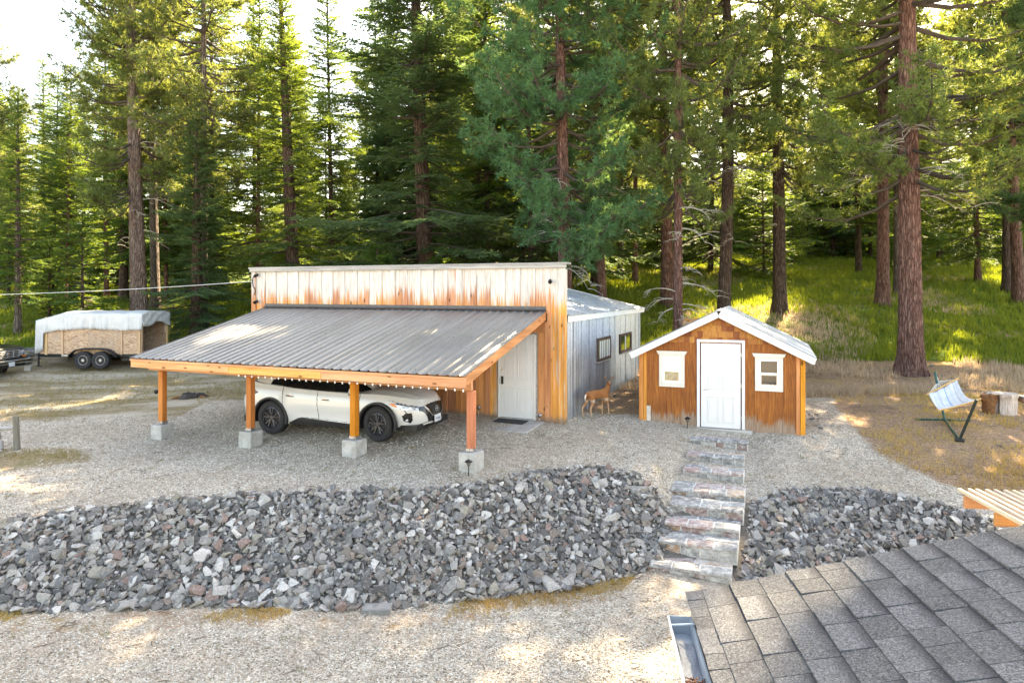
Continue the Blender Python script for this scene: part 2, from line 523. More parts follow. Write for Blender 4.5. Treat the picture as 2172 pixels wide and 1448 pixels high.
ground = link('ground', gme); setp(ground, kind='structure')
# ---------------------------------------------------------------- shared materials
def _weather(n, c, o, g):
    # boards bleached grey towards the exposed top, streaky
    z = n.sep(n.pos())[2]
    st = n.noise(n.map(o, (22, 22, .9)), 1.0, 4, .6)
    k = n.math('ADD', n.rng(z, 2.70, 3.35, -.1, 1.05), n.math('MULTIPLY', n.math('SUBTRACT', st, .5), 2.6))
    k = n.math('ADD', k, n.rng(n.rnd(), 0, 1, -.42, .45))
    grey = n.mix(n.rng(g, .3, .75), (.74, .71, .67), (.33, .31, .295))
    return n.mix(n.rng(k, .15, .8, 0, .95, True), c, grey)
def _weather_foot(n, c, o, g):
    c = _weather(n, c, o, g)
    z = n.sep(n.pos())[2]
    st = n.noise(n.map(o, (18, 18, 2)), 1.0, 4, .65)
    k = n.math('ADD', n.rng(z, .0, .28, 1., 0), n.math('MULTIPLY', n.math('SUBTRACT', st, .5), 1.2))
    return n.mix(n.rng(k, .45, .9, 0, .8), c, (.2, .16, .13))
M_BOARD = wood('front_boards', 'z', (.62, .25, .07), (.36, .11, .025), weather=_weather_foot)
M_BEAM = wood('carport_fascia_wood', 'x', (.70, .33, .11), (.52, .19, .05), hue_var=.12)
M_POST = wood('stained_post_wood', 'z', (.50, .150, .018), (.33, .082, .010), hue_var=.08, knots=False)
M_RAFT = wood('rafter_wood', 'y', (.55, .22, .06), (.36, .12, .03), hue_var=.1)
M_GREYWOOD = wood('weathered_grey_wood', 'x', (.36, .34, .32), (.18, .17, .165), hue_var=.12, knots=False)
M_GREYPOST = wood('weathered_grey_post', 'z', (.17, .15, .125), (.075, .066, .056), hue_var=.12, knots=False)
def _trim_paint():
    n = NT('white_trim_paint', .55, 0, .4); o = n.rvec()
    c = n.mix(n.rng(n.noise(o, 6, 5, .7), .5, .75, 0, .35), (.80, .80, .78), (.55, .54, .50))
    c = n.mix(n.rng(n.noise(o, 30, 4, .7), .66, .74, 0, .6), c, (.35, .31, .26))
    n.col(c); n.bump(n.noise(o, 40, 3), .1, .003); return n.m
M_TRIM = _trim_paint()
M_WHITE = plain('white_paint', (.66, .66, .66), .38, var=.03)
M_DOORW = plain('white_door_paint', (.66, .67, .69), .35, var=.03)
M_BLACK = plain('black_metal', (.012, .012, .014), .35, .3, var=.2)
M_BLACKP = plain('black_plastic', (.014, .014, .015), .5, var=.2)
M_STEEL = plain('steel', (.55, .55, .56), .3, 1.0, var=.08)
M_CONC = None
def _conc():
    n = NT('concrete', .9, 0, .2); o = n.rvec()
    a = n.noise(o, 5, 5, .65); b_ = n.noise(o, 60, 3, .6)
    c = n.ramp(a, [(.3, (.30, .285, .26)), (.55, (.42, .405, .38)), (.75, (.55, .535, .51))])
    c = n.hsv(c, .5, 1, n.rng(b_, .3, .7, .85, 1.12))
    c = n.mix(n.rng(n.sep(o)[2], -.2, .02, .0, 0), c, (.2, .17, .14))
    n.col(c); n.bump(b_, .3, .004); return n.m
M_CONC = _conc()
def _roofmetal():
    n = NT('grey_roof_metal', .36, .45, .5)
    p = n.rvec()
    a = n.noise(n.map(p, (1.2, .25, 1)), 1.6, 5, .6)
    b_ = n.noise(p, 14, 3, .6)
    c = n.ramp(a, [(.3, (.20, .197, .193)), (.7, (.285, .28, .273))])
    c = n.mix(n.rng(b_, .55, .8, 0, .3), c, (.17, .165, .16))
    n.col(c); n.rough(n.rng(a, .3, .7, .30, .44)); return n.m
M_ROOFM = _roofmetal()
def _galv(name, rust=.0, col=((.40, .43, .47), (.56, .60, .65))):
    n = NT(name, .42, .75, .5); p = n.pos()
    a = n.noise(n.map(p, (1.2, 1.2, .35)), 1.4, 5, .65)
    sp = n.voro(n.map(p, (1, 1, .6)), 26, 'Color')
    c = n.mix(n.rng(a, .3, .7), col[0], col[1])
    c = n.hsv(c, .5, 1, n.rng(n.sep(sp)[0], 0, 1, .9, 1.1))
    z = n.sep(p)[2]
    st = n.noise(n.map(p, (6, 6, .5)), 1, 4, .6)
    k = n.math('ADD', n.rng(z, .15, 1.5, .75, 0), n.math('MULTIPLY', n.math('SUBTRACT', st, .5), 1.1))
    c = n.mix(n.rng(k, .35, .8, 0, .45), c, (.20, .225, .26))
    if rust: c = n.mix(n.rng(n.noise(n.map(p, (2, 2, 2)), 1.2, 5, .7), .62, .72, 0, rust), c, (.23, .12, .06))
    n.col(c); n.rough(n.rng(a, .3, .7, .35, .55)); return n.m
M_GALV = _galv('galvanised_wall')
M_GALVR = _galv('galvanised_roof', .55, ((.50, .54, .60), (.68, .72, .78)))
def _glass():
    n = NT('window_glass', .06, 0, .6); n.col((.02, .024, .026))
    n.b.inputs['Coat Weight'].default_value = .4
    return n.m
M_GLASS = _glass()

# ---------------------------------------------------------------- barn with the false front
BA = R(-23.3)
BL = Vector((.139, 17.0, 0))
def bw(x, y, z=0):             # barn frame -> world
    return Vector((BL.x + x * math.cos(BA) - y * math.sin(BA), BL.y + x * math.sin(BA) + y * math.cos(BA), z))
BX0, BX1, BD = -8.55, 1.228, 8.0
barn = thing('barn', 'barn with tall weathered false front of vertical boards and corrugated metal side', 'barn', BL, BA)
TOPZ = 3.74
# false front: broad backing boards with narrower boards lapped over the joints
npair = 24
pitch = (BX1 - BX0) / npair
rb = random.Random(3)
DX0, DX1, DZ = -.50, .50, 2.10
def board(x0, x1, z0, z1, y, th, name):
    b_ = MB(); b_.box((0, 0, 0), (x1 - x0, th, z1 - z0), ch=.005)
    return b_.build(name, M_BOARD, barn, ((x0 + x1) / 2, y, (z0 + z1) / 2), (0, 0, rb.uniform(-.003, .003)))
for i in range(npair):
    x0 = BX0 + i * pitch
    wgap = pitch * rb.uniform(.34, .44)
    spans = [(x0 + .004, x0 + pitch - .004, -.012, .022, 'board')]
    cx = x0 + pitch + rb.uniform(-.01, .01)
    if i < npair - 1: spans.append((cx - wgap / 2, cx + wgap / 2, -.036, .024, 'lapped_board'))
    for (a, b_, y, th, nm) in spans:
        z0 = -.06 + rb.uniform(0, .03); z1 = TOPZ
        if b_ > DX0 - .04 and a < DX1 + .04:          # door opening
            if a < DX0 - .045: board(a, DX0 - .045, z0, DZ + .05, y, th, nm)
            if b_ > DX1 + .045: board(DX1 + .045, b_, z0, DZ + .05, y, th, nm)
            board(a, b_, DZ + .053, z1, y, th, nm)
        else:
            board(a, b_, z0, z1, y, th, nm)
for (xa, xb) in ((BX0 - .03, BX0 + .13), (BX1 - .13, BX1 + .03)):
    board(xa, xb, -.05, TOPZ, -.050 if xa < 0 else -.055, .026, 'corner_board')
b_ = MB(); b_.box((0, 0, 0), (.03, .16, TOPZ), ch=.004); b_.build('corner_board', M_BOARD, barn, (BX1 + .02, .04, TOPZ / 2 - .03))
b_ = MB(); b_.box((0, 0, 0), (.03, .16, TOPZ), ch=.004); b_.build('corner_board', M_BOARD, barn, (BX0 - .02, .04, TOPZ / 2 - .03))
b_ = MB(); b_.box((0, 0, 0), (BX1 - BX0, .10, TOPZ)); b_.build('sheathing', M_GREYWOOD, barn, ((BX0 + BX1) / 2, .055, TOPZ / 2))
# weathered cap moulding
b_ = MB(); b_.box((0, 0, 0), (BX1 - BX0 + .22, .30, .05), ch=.008); b_.build('cap_board', M_GREYWOOD, barn, ((BX0 + BX1) / 2 , .04, TOPZ + .105))
b_ = MB(); b_.box((0, 0, 0), (BX1 - BX0 + .14, .07, .085), ch=.008); b_.build('cap_moulding', M_GREYWOOD, barn, ((BX0 + BX1) / 2, -.072, TOPZ + .037))
# boards above the door
b_ = MB(); b_.box((0, 0, 0), (1.0, .03, .13), ch=.005); b_.build('door_header', M_BEAM, barn, (-.1, -.066, 2.185))
# entrance door
def panel_door(parent, w, h, th, mat, loc, hand=-1, name='door'):
    m = MB(); m.box((0, 0, 0), (w, th, h), ch=.003)
    d = m.build(name, mat, parent, loc)
    y = -th / 2
    cw = w * .27; gx = w * .19
    rows = [(h * .385, h * .115), (h * .115, h * .31), (-h * .285, h * .30)]     # z centre, height
    for (zc, hh) in rows:
        for sx in (-1, 1):
            p = MB()
            fr = .018
            for (cx, cz, ww, hz) in ((0, hh / 2, cw, fr), (0, -hh / 2, cw, fr), (-cw / 2, 0, fr, hh - fr), (cw / 2, 0, fr, hh - fr)):
                p.box((cx, 0, cz), (ww + (fr if hz == fr else 0), .020, hz), ch=.006)
            p.box((0, .0, 0), (cw - .07, .010, hh - .07), ch=.004)
            p.build('door_panel', mat, d, (sx * gx, y - .004, zc))
    return d
bd = panel_door(barn, .914, 2.032, .045, M_DOORW, (0, -.045, 1.05))
f = MB(); f.box((-.479, 0, 1.045), (.042, .11, 2.09), ch=.004); f.box((.479, 0, 1.045), (.042, .11, 2.09), ch=.004); f.box((0, 0, 2.088), (.916, .108, .040), ch=.004)
f.build('door_frame', M_WHITE, barn, (0, -.03, 0))
f = MB(); f.box((0, 0, 0), (.99, .13, .045), ch=.006); f.build('door_sill', M_CONC, barn, (0, -.065, .005))
k = MB(); k.box((0, -.004, 0), (.062, .018, .20), ch=.006); k.tube([(0, -.01, .035), (0, -.05, .035)], .014, 10)
k.tube([(0, -.05, .07), (.004, -.062, .03), (0, -.05, -.03), (0, -.012, -.06)], .011, 8)
k.build('smart_lock_handle', M_BLACKP, bd, (-.385, -.0275, -.10))
k = MB(); k.lathe([(.0, .026), (.022, .024), (.026, .0)], 16, Matrix.Rotation(R(90), 3, 'X')); k.build('deadbolt', M_STEEL, bd, (-.385, -.0225, .16))
# corrugated side wall in sheets
def corr(w, h, pitch_, amp, n, mat, name, flip=False):
    per = 8; cols = max(2, int(round(w / pitch_ * per)))
    xs = np.linspace(0, w, cols + 1); zz = np.linspace(0, h, n + 1)
    V = []; 
    for z in zz:
        for x in xs: V.append((x, amp * math.sin(2 * PI * x / pitch_), z))
    V = np.array(V); c1 = cols + 1
    I = np.arange((n + 1) * c1).reshape(n + 1, c1)
    F = np.stack([I[:-1, :-1].ravel(), I[:-1, 1:].ravel(), I[1:, 1:].ravel(), I[1:, :-1].ravel()], 1)
    return np_mesh(name, V, F, mat, True)
sheet = .68
EAVE = 2.52
me_c = corr(sheet + .03, EAVE + .06, .20, .020, 1, M_GALV, 'wall_sheet')
ns = int((BD - .16) / sheet) + 1
for i in range(ns):
    y0 = .13 + i * sheet
    o = link('wall_sheet', me_c, barn, (BX1 - .03 + (.004 if i % 2 else 0), y0, -.04), (0, 0, R(90)))
for i in range(14):
    o = link('wall_sheet', me_c, barn, (BX0 + .03 - (.004 if i % 2 else 0), .13 + i * sheet if i < ns else .13, -.04), (0, 0, R(90))) if i < ns else None
b_ = MB(); b_.box(((BX0 + BX1) / 2, BD / 2 + .1, EAVE / 2 - .02), (BX1 - BX0 - .16, BD - .1, EAVE - .02)); b_.build('wall_core', M_GREYWOOD, barn)
# back gable
b_ = MB(); zr = 3.72
b_.prism([(BX0 + .05, EAVE - .05), (BX1 - .05, EAVE - .05), ((BX0 + BX1) / 2, zr - .05)], BD + .05, BD + .09, 'y'); b_.build('back_gable', M_GALV, barn)
# roof sheets, both slopes
half = (BX1 - BX0) / 2 + .14
sl = math.atan2(zr - EAVE - .06, half); sll = half / math.cos(sl)
me_r = corr(.70, sll, .20, .016, 1, M_GALVR, 'roof_sheet')
for s_ in (1, -1):
    for i in range(12):
        y0 = .10 + i * .68
        xe = (BX0 + BX1) / 2 + s_ * half
        m = Matrix.Identity(4)
        # sheet: x along barn depth, z up the slope
        xa = Vector((0, 1, 0)); za = Vector((-s_ * math.cos(sl), 0, math.sin(sl))); ya = za.cross(xa)
        m = Matrix((xa, ya, za)).transposed()
        o = link('roof_sheet', me_r, barn, (xe, y0, EAVE + .06 + (.004 if i % 2 else 0)), m.to_euler())
fa = MB(); fa.box((0, 0, 0), (.035, BD + .32, .155), ch=.006)
fa.build('fascia_board', M_TRIM, barn, (BX1 + .075, BD / 2 + .26, EAVE - .025))
fa = MB(); fa.bar((BX1 + .11, BD + .41, EAVE - .01), ((BX0 + BX1) / 2, BD + .41, zr - .02), .03, .14); fa.build('rake_board', M_TRIM, barn)
sf = MB(); sf.box((0, 0, 0), (.10, BD + .2, .012)); sf.build('soffit', M_TRIM, barn, (BX1 + .02, BD / 2 + .25, EAVE - .04))
cc = MB(); cc.box((0, 0, 0), (.05, .05, EAVE + .02)); cc.build('corner_flashing', M_GALV, barn, (BX1 - .015, BD + .09, EAVE / 2 - .03))
M_OLDFRAME = wood('old_window_frame_wood', 'z', (.10, .055, .04), (.045, .025, .02), knots=False)
def side_window(y, z, w, h, curtain):
    f = MB()
    t = .075
    f.box((0, -w / 2 + t / 2, 0), (.05, t, h), ch=.005); f.box((0, w / 2 - t / 2, 0), (.05, t, h), ch=.005)
    f.box((0, 0, h / 2 - t / 2), (.048, w - 2 * t, t), ch=.005); f.box((.006, 0, -h / 2 + t / 2), (.06, w - 2 * t, t), ch=.005)
    wd = f.build('window', M_OLDFRAME, barn, (BX1 + .0, y, z))
    g = MB(); g.box((0, 0, 0), (.008, w - 2 * t, h - 2 * t)); g.build('pane', M_GLASS, wd, (-.008, 0, 0))
    m_ = MB()
    if curtain:
        for q in range(7):
            yy = -w / 2 + t + .03 + q * (w - 2 * t - .06) / 6
            m_.box((.002, yy, -.005), (.010, .085 if q != 4 else .05, h - 2 * t - .02))
        m_.build('blind_slat', M_TRIM, wd)
    else:
        m_.box((.004, -.02, 0), (.012, .06, h - 2 * t)); m_.build('sash_bar', M_TRIM, wd)
    s_ = MB(); s_.box((0, 0, 0), (.09, w + .04, .03), ch=.004); s_.build('sill', M_GREYWOOD, wd, (.012, 0, -h / 2 - .016))
side_window(3.54, 1.51, 1.36, .66, True)
side_window(6.10, 1.51, 1.55, .60, False)
# small dark lamps and brackets on the false front
def wall_lamp(x, z):
    m = MB(); m.box((0, .0, 0), (.06, .03, .09), ch=.006); m.tube([(0, -.01, .0), (.02, -.08, -.01)], .018, 8)
    m.tube([(.0, -.07, .0), (.05, -.14, -.03)], [.03, .05], 10)
    m.build('wall_lamp', M_BLACK, barn, (x, -.075, z))
wall_lamp(BX0 + .22, 3.64); wall_lamp(BX0 + .20, 2.86); wall_lamp(BX1 - .34, 3.42)
m = MB(); m.tube([(.0, -.08, 3.62), (-.05, -.09, 3.5), (-.02, -.09, 3.32), (.06, -.085, 3.2), (.03, -.085, 3.05)], .012, 6); m.build('service_cable', M_BLACKP, barn, (BX0 + .08, 0, 0))
# slab and mat in front of the door
slab = MB(); slab.box((0, 0, 0), (2.35, 1.18, .12), ch=.012)
o = slab.build('concrete_slab', M_CONC, None, bw(-.42, -.71, -.075), (R(1.6), 0, BA)); setp(o, 'pale concrete slab on the ground before the barn door', 'slab')
M_MAT = plain('rubber_mat', (.035, .034, .035), .9, var=.3, scale=30, bump=.5)
mt = MB(); mt.box((0, 0, 0), (.80, .42, .018), ch=.006)
for q in range(9): mt.box((-.36 + q * .09, 0, .010), (.02, .37, .008))
o = mt.build('door_mat', M_MAT, None, bw(-.02, -.40, .0035), (R(1.6), 0, BA)); setp(o, 'dark rubber door mat on the slab at the barn door', 'door mat')

# ---------------------------------------------------------------- carport
CX0, CX1, CY, CZ0, CZ1 = -8.06, .778, -4.43, 2.70, 1.60     # roof surface at wall and at eave
carport = thing('carport', 'lean-to carport with ribbed grey metal roof on four orange wood posts', 'carport', BL, BA)
slope = math.atan2(CZ0 - CZ1, -CY); CL = math.hypot(CZ0 - CZ1, CY)
def ribbed(w, L, nrib, mat, name):
    prof = []
    sp = w / nrib
    for i in range(nrib):
        c = sp * (i + .5)
        if i == 0: prof.append((0, 0))
        prof += [(c - .034, 0), (c - .016, .021), (c + .016, .021), (c + .034, 0)]
        # two low pencil ribs in the flat
        e = sp * (i + 1)
        prof += [(e - .03, 0), (e - .02, .0035), (e, .0035 if False else 0)] if i < nrib - 1 else []
    prof.append((w + .002, 0))
    V = []; ny_ = 6
    for j in range(ny_ + 1):
        for (x, z) in prof: V.append((x, -L * j / ny_, z))
    V = np.array(V); k = len(prof)
    I = np.arange((ny_ + 1) * k).reshape(ny_ + 1, k)
    F = np.stack([I[:-1, :-1].ravel(), I[1:, :-1].ravel(), I[1:, 1:].ravel(), I[:-1, 1:].ravel()], 1)
    return np_mesh(name, V, F, mat, False)
NP = 10; pw = (CX1 - CX0) / NP
me_p = ribbed(pw, CL, 4, M_ROOFM, 'roof_panel')
for i in range(NP):
    o = link('roof_panel', me_p, carport, (CX0 + i * pw, 0, CZ0 + (.002 if i % 2 else 0)), (slope, 0, 0))
def rz_at(y): return CZ0 + (CZ1 - CZ0) * (y / CY)
scr = MB()
for j in range(7):
    yy = -.25 - j * .66
    for i in range(NP * 4):
        for dx in (.055, -.055):
            x = CX0 + pw / 4 * (i + .5) + dx
            if (i + j) % 2 == 0: scr.box((x, yy, rz_at(yy) + .006), (.011, .011, .008))
setp(scr.build('roof_screws', M_BLACKP, carport), kind='stuff')
m = MB(); m.box((0, 0, 0), (CX1 - CX0, .012, .09)); m.box((0, -.05, -.04), (CX1 - CX0, .11, .008), Matrix.Rotation(slope, 3, 'X')); m.build('wall_flashing', plain('dark_flashing', (.09, .09, .095), .5, .5), carport, ((CX0 + CX1) / 2, -.058, CZ0 + .055))
# end flashing
for x in (CX0 - .004, CX1 + .006):
    m = MB(); m.bar((x, -.02, rz_at(-.02) + .004), (x, CY, CZ1 + .004), .03, .012); m.build('rake_flashing', M_ROOFM, carport)
# fascia in four lengths, thin sub-fascia strip above
xs = [CX0 - .02, CX0 + 3.05, CX0 + 5.55, CX1 + .03]
for a, b in zip(xs[:-1], xs[1:]):
    m = MB(); m.box((0, 0, 0), (b - a - .006, .04, .19), ch=.005); m.build('fascia_board', M_BEAM, carport, ((a + b) / 2, CY + .045, CZ1 - .125))
m = MB(); m.box((0, 0, 0), (CX1 - CX0 + .05, .022, .045), ch=.004); m.build('drip_strip', M_BEAM, carport, ((CX0 + CX1) / 2, CY + .012, CZ1 - .045))
# end rafters (rake boards), inner rafters, purlins and header
for x in (CX0 + .0, CX1 - .0):
    m = MB(); m.bar((x, -.03, rz_at(-.03) - .11), (x, CY + .07, rz_at(CY + .07) - .11), .04, .19, .005); m.build('rake_board', M_RAFT, carport)
for i in range(1, 12):
    x = CX0 + (CX1 - CX0) * i / 12
    m = MB(); m.bar((x, -.03, rz_at(-.03) - .16), (x, CY + .08, rz_at(CY + .08) - .16), .04, .14); m.build('rafter', M_RAFT, carport)
for j in range(6):
    yy = -.3 - j * .75
    m = MB(); m.box((0, 0, 0), (CX1 - CX0 - .1, .09, .035)); m.build('purlin', M_BEAM, carport, ((CX0 + CX1) / 2, yy, rz_at(yy) - .055), (slope, 0, 0))
PY = -3.95
m = MB(); m.box((0, 0, 0), (CX1 - CX0 - .12, .09, .20), ch=.005); m.build('header_beam', M_BEAM, carport, ((CX0 + CX1) / 2, PY, rz_at(PY) - .345))
m = MB(); m.box((0, 0, 0), (CX1 - CX0 - .1, .04, .19), ch=.005); m.build('ledger', M_BEAM, carport, ((CX0 + CX1) / 2, -.075, CZ0 - .20))
m = MB(); m.box((0, 0, 0), (.05, .07, .20), ch=.004); m.box((0, -.05, -.08), (.06, .10, .03)); m.build('rafter_hanger', M_BLACK, carport, (CX1 + .0, -.09, CZ0 - .17))
PX = [-7.57, -4.82, -2.01, .70]
for i, x in enumerate(PX):
    g = H1(*bw(x, PY)[:2])
    zt = rz_at(PY) - .447
    bz = g + .33
    m = MB(); m.box((0, 0, 0), (.14, .14, zt - bz - .02), ch=.008)
    post = m.build('post', M_POST, carport, (x, PY, (zt + bz + .02) / 2))
    s_ = MB(); s_.box((0, 0, 0), (.16, .16, .06), ch=.004); s_.build('post_bracket', M_STEEL, post, (0, 0, -(zt - bz - .02) / 2 + .02))
    b_ = MB(); b_.box((0, 0, 0), (.37, .37, .46), ch=.015); b_.build('concrete_footing', M_CONC, carport, (x, PY, bz - .23), (R(rb.uniform(-1.5, 1.5)), 0, R(rb.uniform(-4, 4))))
# clamp light on the first post
m = MB(); m.tube([(-.07, 0, .9), (-.13, -.02, .92)], .018, 8); m.tube([(-.10, 0, .91), (-.19, -.04, .88)], [.03, .055], 12)
m.build('clamp_lamp', M_BLACK, carport, (PX[0], PY, -.13))
# string of small bulbs under the fascia
sl_ = thing('string_lights', 'string of small white bulbs hanging along the carport fascia', 'string lights', BL, BA)
xa, xb_ = -4.75, CX1 - .04
nb = 31; zc = CZ1 - .245
w = MB(); pts = []
for i in range(nb * 2 - 1):
    t = i / (nb * 2 - 2); pts.append((xa + (xb_ - xa) * t, CY + .07, zc + .012 - (.010 if i % 2 else 0)))
w.tube(pts, .005, 5); w.build('cable', M_BLACKP, sl_)
M_BULB = plain('frosted_bulb', (.86, .85, .80), .25, var=.02)
bm_ = MB(); bm_.lathe([(.0, -.056), (.011, -.052), (.016, -.041), (.014, -.03), (.010, -.018), (.010, .0)], 10); me_b = bm_.mesh('bulb', M_BULB, True)
for i in range(nb):
    link('bulb', me_b, sl_, (xa + (xb_ - xa) * i / (nb - 1), CY + .07, zc + .008 + rb.uniform(-.008, .004)), (R(rb.uniform(-8, 8)), R(rb.uniform(-8, 8)), 0))
# ---------------------------------------------------------------- shed
SA = R(-21.0)
SLO = Vector((5.03, 16.5, 0))
def sw(x, y, z=0):
    return Vector((SLO.x + x * math.cos(SA) - y * math.sin(SA), SLO.y + x * math.sin(SA) + y * math.cos(SA), z))
shed = thing('shed', 'small gabled shed with worn orange plywood front and white door', 'shed', SLO, SA)
SX0, SX1, SD = -1.93, 1.87, 3.75
RZ, EZ = 2.70, 1.64; EX = 2.12; RX = -.02          # ridge height, eave height, eave half width, ridge x
def roof_z(x): return RZ - (RZ - EZ) * abs(x - RX) / EX
def _ply():
    n = NT('stained_plywood', .62, 0, .3); o = n.rvec()
    g = n.noise(n.map(o, (13, 13, .9)), 1.0, 6, .7, 2.2)
    c = n.ramp(g, [(.26, (.085, .024, .008)), (.42, (.23, .066, .014)), (.58, (.35, .115, .022)), (.75, (.46, .18, .042))])
    c = n.mix(n.rng(n.noise(o, 1.6, 4, .6), .52, .7, 0, .55), c, (.17, .05, .012))
    # bare wood where the stain has weathered off near the ground
    z = n.sep(n.pos())[2]
    st = n.noise(n.map(o, (26, 26, 2.2)), 1.0, 5, .7)
    big = n.noise(n.map(o, (1.4, 1.4, .5)), 1.0, 3, .6)
    k = n.math('ADD', n.rng(z, -.15, .52, 1.0, -.15), n.math('MULTIPLY', n.math('SUBTRACT', st, .5), 1.3))
    k = n.math('ADD', k, n.math('MULTIPLY', n.math('SUBTRACT', big, .5), 1.3))
    bare = n.mix(n.rng(g, .3, .7), (.40, .31, .24), (.20, .12, .075))
    c = n.mix(n.rng(k, .45, .72, 0, .95), c, bare)
    rub = n.noise(n.map(o, (6, 6, .7)), 1.0, 5, .7)
    c = n.mix(n.rng(rub, .66, .76, 0, .6), c, (.48, .33, .20))
    n.col(c); n.bump(g, .4, .005); return n.m
M_PLY = _ply()
M_CBOARD = wood('shed_corner_board', 'z', (.60, .22, .045), (.42, .125, .025), hue_var=.14)
def _cedar():
    n = NT('cedar_shingle', .7, 0, .25); o = n.rvec()
    g = n.noise(n.map(o, (40, 40, 3)), 1, 4, .6, .6)
    c = n.mix(n.rng(g, .3, .7), (.42, .135, .030), (.24, .066, .015))
    c = n.hsv(c, n.rng(n.rnd(), 0, 1, .49, .52), .95, n.rng(n.rnd(), 0, 1, .62, 1.45))
    n.col(c); n.bump(g, .4, .004); return n.m
M_CEDAR = _cedar()
base = -.22
# wall core
c = MB()
c.prism([(SX0, base), (SX1, base), (SX1, roof_z(SX1) - .06), (RX, RZ - .06), (SX0, roof_z(SX0) - .06)], .03, SD, 'y')
c.build('wall', M_PLY, shed)
# plywood siding in sheets, grooved
GZ = 1.935
def sheet_(x0, x1, z0):
    """sheet topped by the slope or the shingle line"""
    xs = sorted(set([x0, x1]))
    pts = [(x0, z0), (x1, z0)]
    top = []
    n_ = 12
    for i in range(n_ + 1):
        x = x1 + (x0 - x1) * i / n_
        top.append((x, min(GZ, roof_z(x) - .10)))
    m = MB(); cx = (x0 + x1) / 2
    m.prism([(p[0] - cx, p[1]) for p in pts + top], -.002, .014, 'y')
    m.build('siding_sheet', M_PLY, shed, (cx, 0, 0))
DW = .555
for a, b in ((SX0 + .03, -1.28), (-1.275, -DW - .003), (DW + .003, 1.24), (1.245, SX1 - .03)):
    sheet_(a, b, -.14 if b < 0 else -.19)
m = MB(); m.prism([(-DW, GZ), (DW, GZ), (DW, 1.94), (-DW, 1.94)], -.002, .012, 'y'); 
for x in (-1.62, -1.10, -.93, -.72, .78, 1.42, 1.56):
    m = MB(); m.box((0, 0, 0), (.022, .010, 1.62), ch=.003); m.build('batten', M_PLY, shed, (x, -.006, .66))
# corner boards
for x, w in ((SX0 + .035, .085), (SX0 + .125, .075), (SX1 - .035, .085), (SX1 - .13, .08)):
    z1 = roof_z(x) - .10
    m = MB(); m.box((0, 0, 0), (w, .026, z1 + .17), ch=.004); m.build('corner_board', M_CBOARD, shed, (x, -.018, (z1 - .17) / 2))
m = MB(); m.box((0, 0, 0), (.026, .085, 1.78), ch=.004); m.build('corner_board', M_CBOARD, shed, (SX1 + .012, .02, .72))
m = MB(); m.box((0, 0, 0), (.026, .085, 1.78), ch=.004); m.build('corner_board', M_CBOARD, shed, (SX0 - .012, .02, .72))
m = MB(); m.box((0, 0, 0), (.10, .02, .52), ch=.004); m.build('bleached_patch_board', plain('bleached_wood', (.55, .50, .44), .8, var=.25, scale=14), shed, (SX0 + .215, -.016, .05))
# gable shingles
rs = random.Random(5)
row = 0; z = 1.915
while z < RZ - .13:
    hgt = .142
    xl = RX - EX * (RZ - .14 - z) / (RZ - EZ); xr = RX + EX * (RZ - .14 - z) / (RZ - EZ)
    xl = max(xl, SX0 + .03); xr = min(xr, SX1 - .03)
    x = xl - rs.uniform(0, .08)
    while x < xr:
        w = rs.choice((.09, .12, .15, .17, .2))
        a, b = max(x, xl), min(x + w - .004, xr)
        if b - a > .025:
            # top cut to the rake
            zt = z + hgt + .05
            def lim(xx): return min(zt, roof_z(xx) - .115)
            za, zb = lim(a), lim(b)
            if min(za, zb) > z + .012:
                m = MB(); cx = (a + b) / 2; dz = rs.uniform(-.006, .006)
                yb = -.030; yt = -.010
                v = [(a - cx, yb, z + dz), (b - cx, yb, z + dz), (b - cx, yt, zb), (a - cx, yt, za), (a - cx, .0, z + dz), (b - cx, .0, z + dz), (b - cx, .0, zb), (a - cx, .0, za)]
                m.add(v, [(0, 1, 2, 3), (4, 7, 6, 5), (0, 4, 5, 1), (1, 5, 6, 2), (2, 6, 7, 3), (3, 7, 4, 0)])
                m.build('shingle', M_CEDAR, shed, (cx, -.002, 0))
        x += w
    z += hgt; row += 1
# door
sd = panel_door(shed, .915, 2.03, .045, M_WHITE, (.015, -.022, .895))
f = MB(); f.box((-.505, 0, .905), (.07, .06, 2.07), ch=.004); f.box((.535, 0, .905), (.07, .06, 2.07), ch=.004); f.box((.015, 0, 1.97), (1.11, .06, .065), ch=.004)
f.build('door_frame', M_WHITE, shed, (0, -.03, 0))
k = MB(); k.lathe([(.0, .02), (.026, .018), (.03, .0)], 16, Matrix.Rotation(R(90), 3, 'X')); k.tube([(0, -.02, 0), (0, -.05, 0), (.03, -.056, 0), (.10, -.052, 0)], .009, 8)
k.build('lever_handle', M_STEEL, sd, (-.385, -.024, -.10))
for zz in (.75, 0.02, -.75):
    k = MB(); k.tube([(0, 0, -.05), (0, 0, .05)], .009, 8); k.build('hinge', M_STEEL, sd, (.468, -.024, zz))
m = MB(); m.box((0, 0, 0), (1.32, .13, .10), ch=.010); m.build('door_sill', M_GREYWOOD, shed, (.08, -.07, -.185))
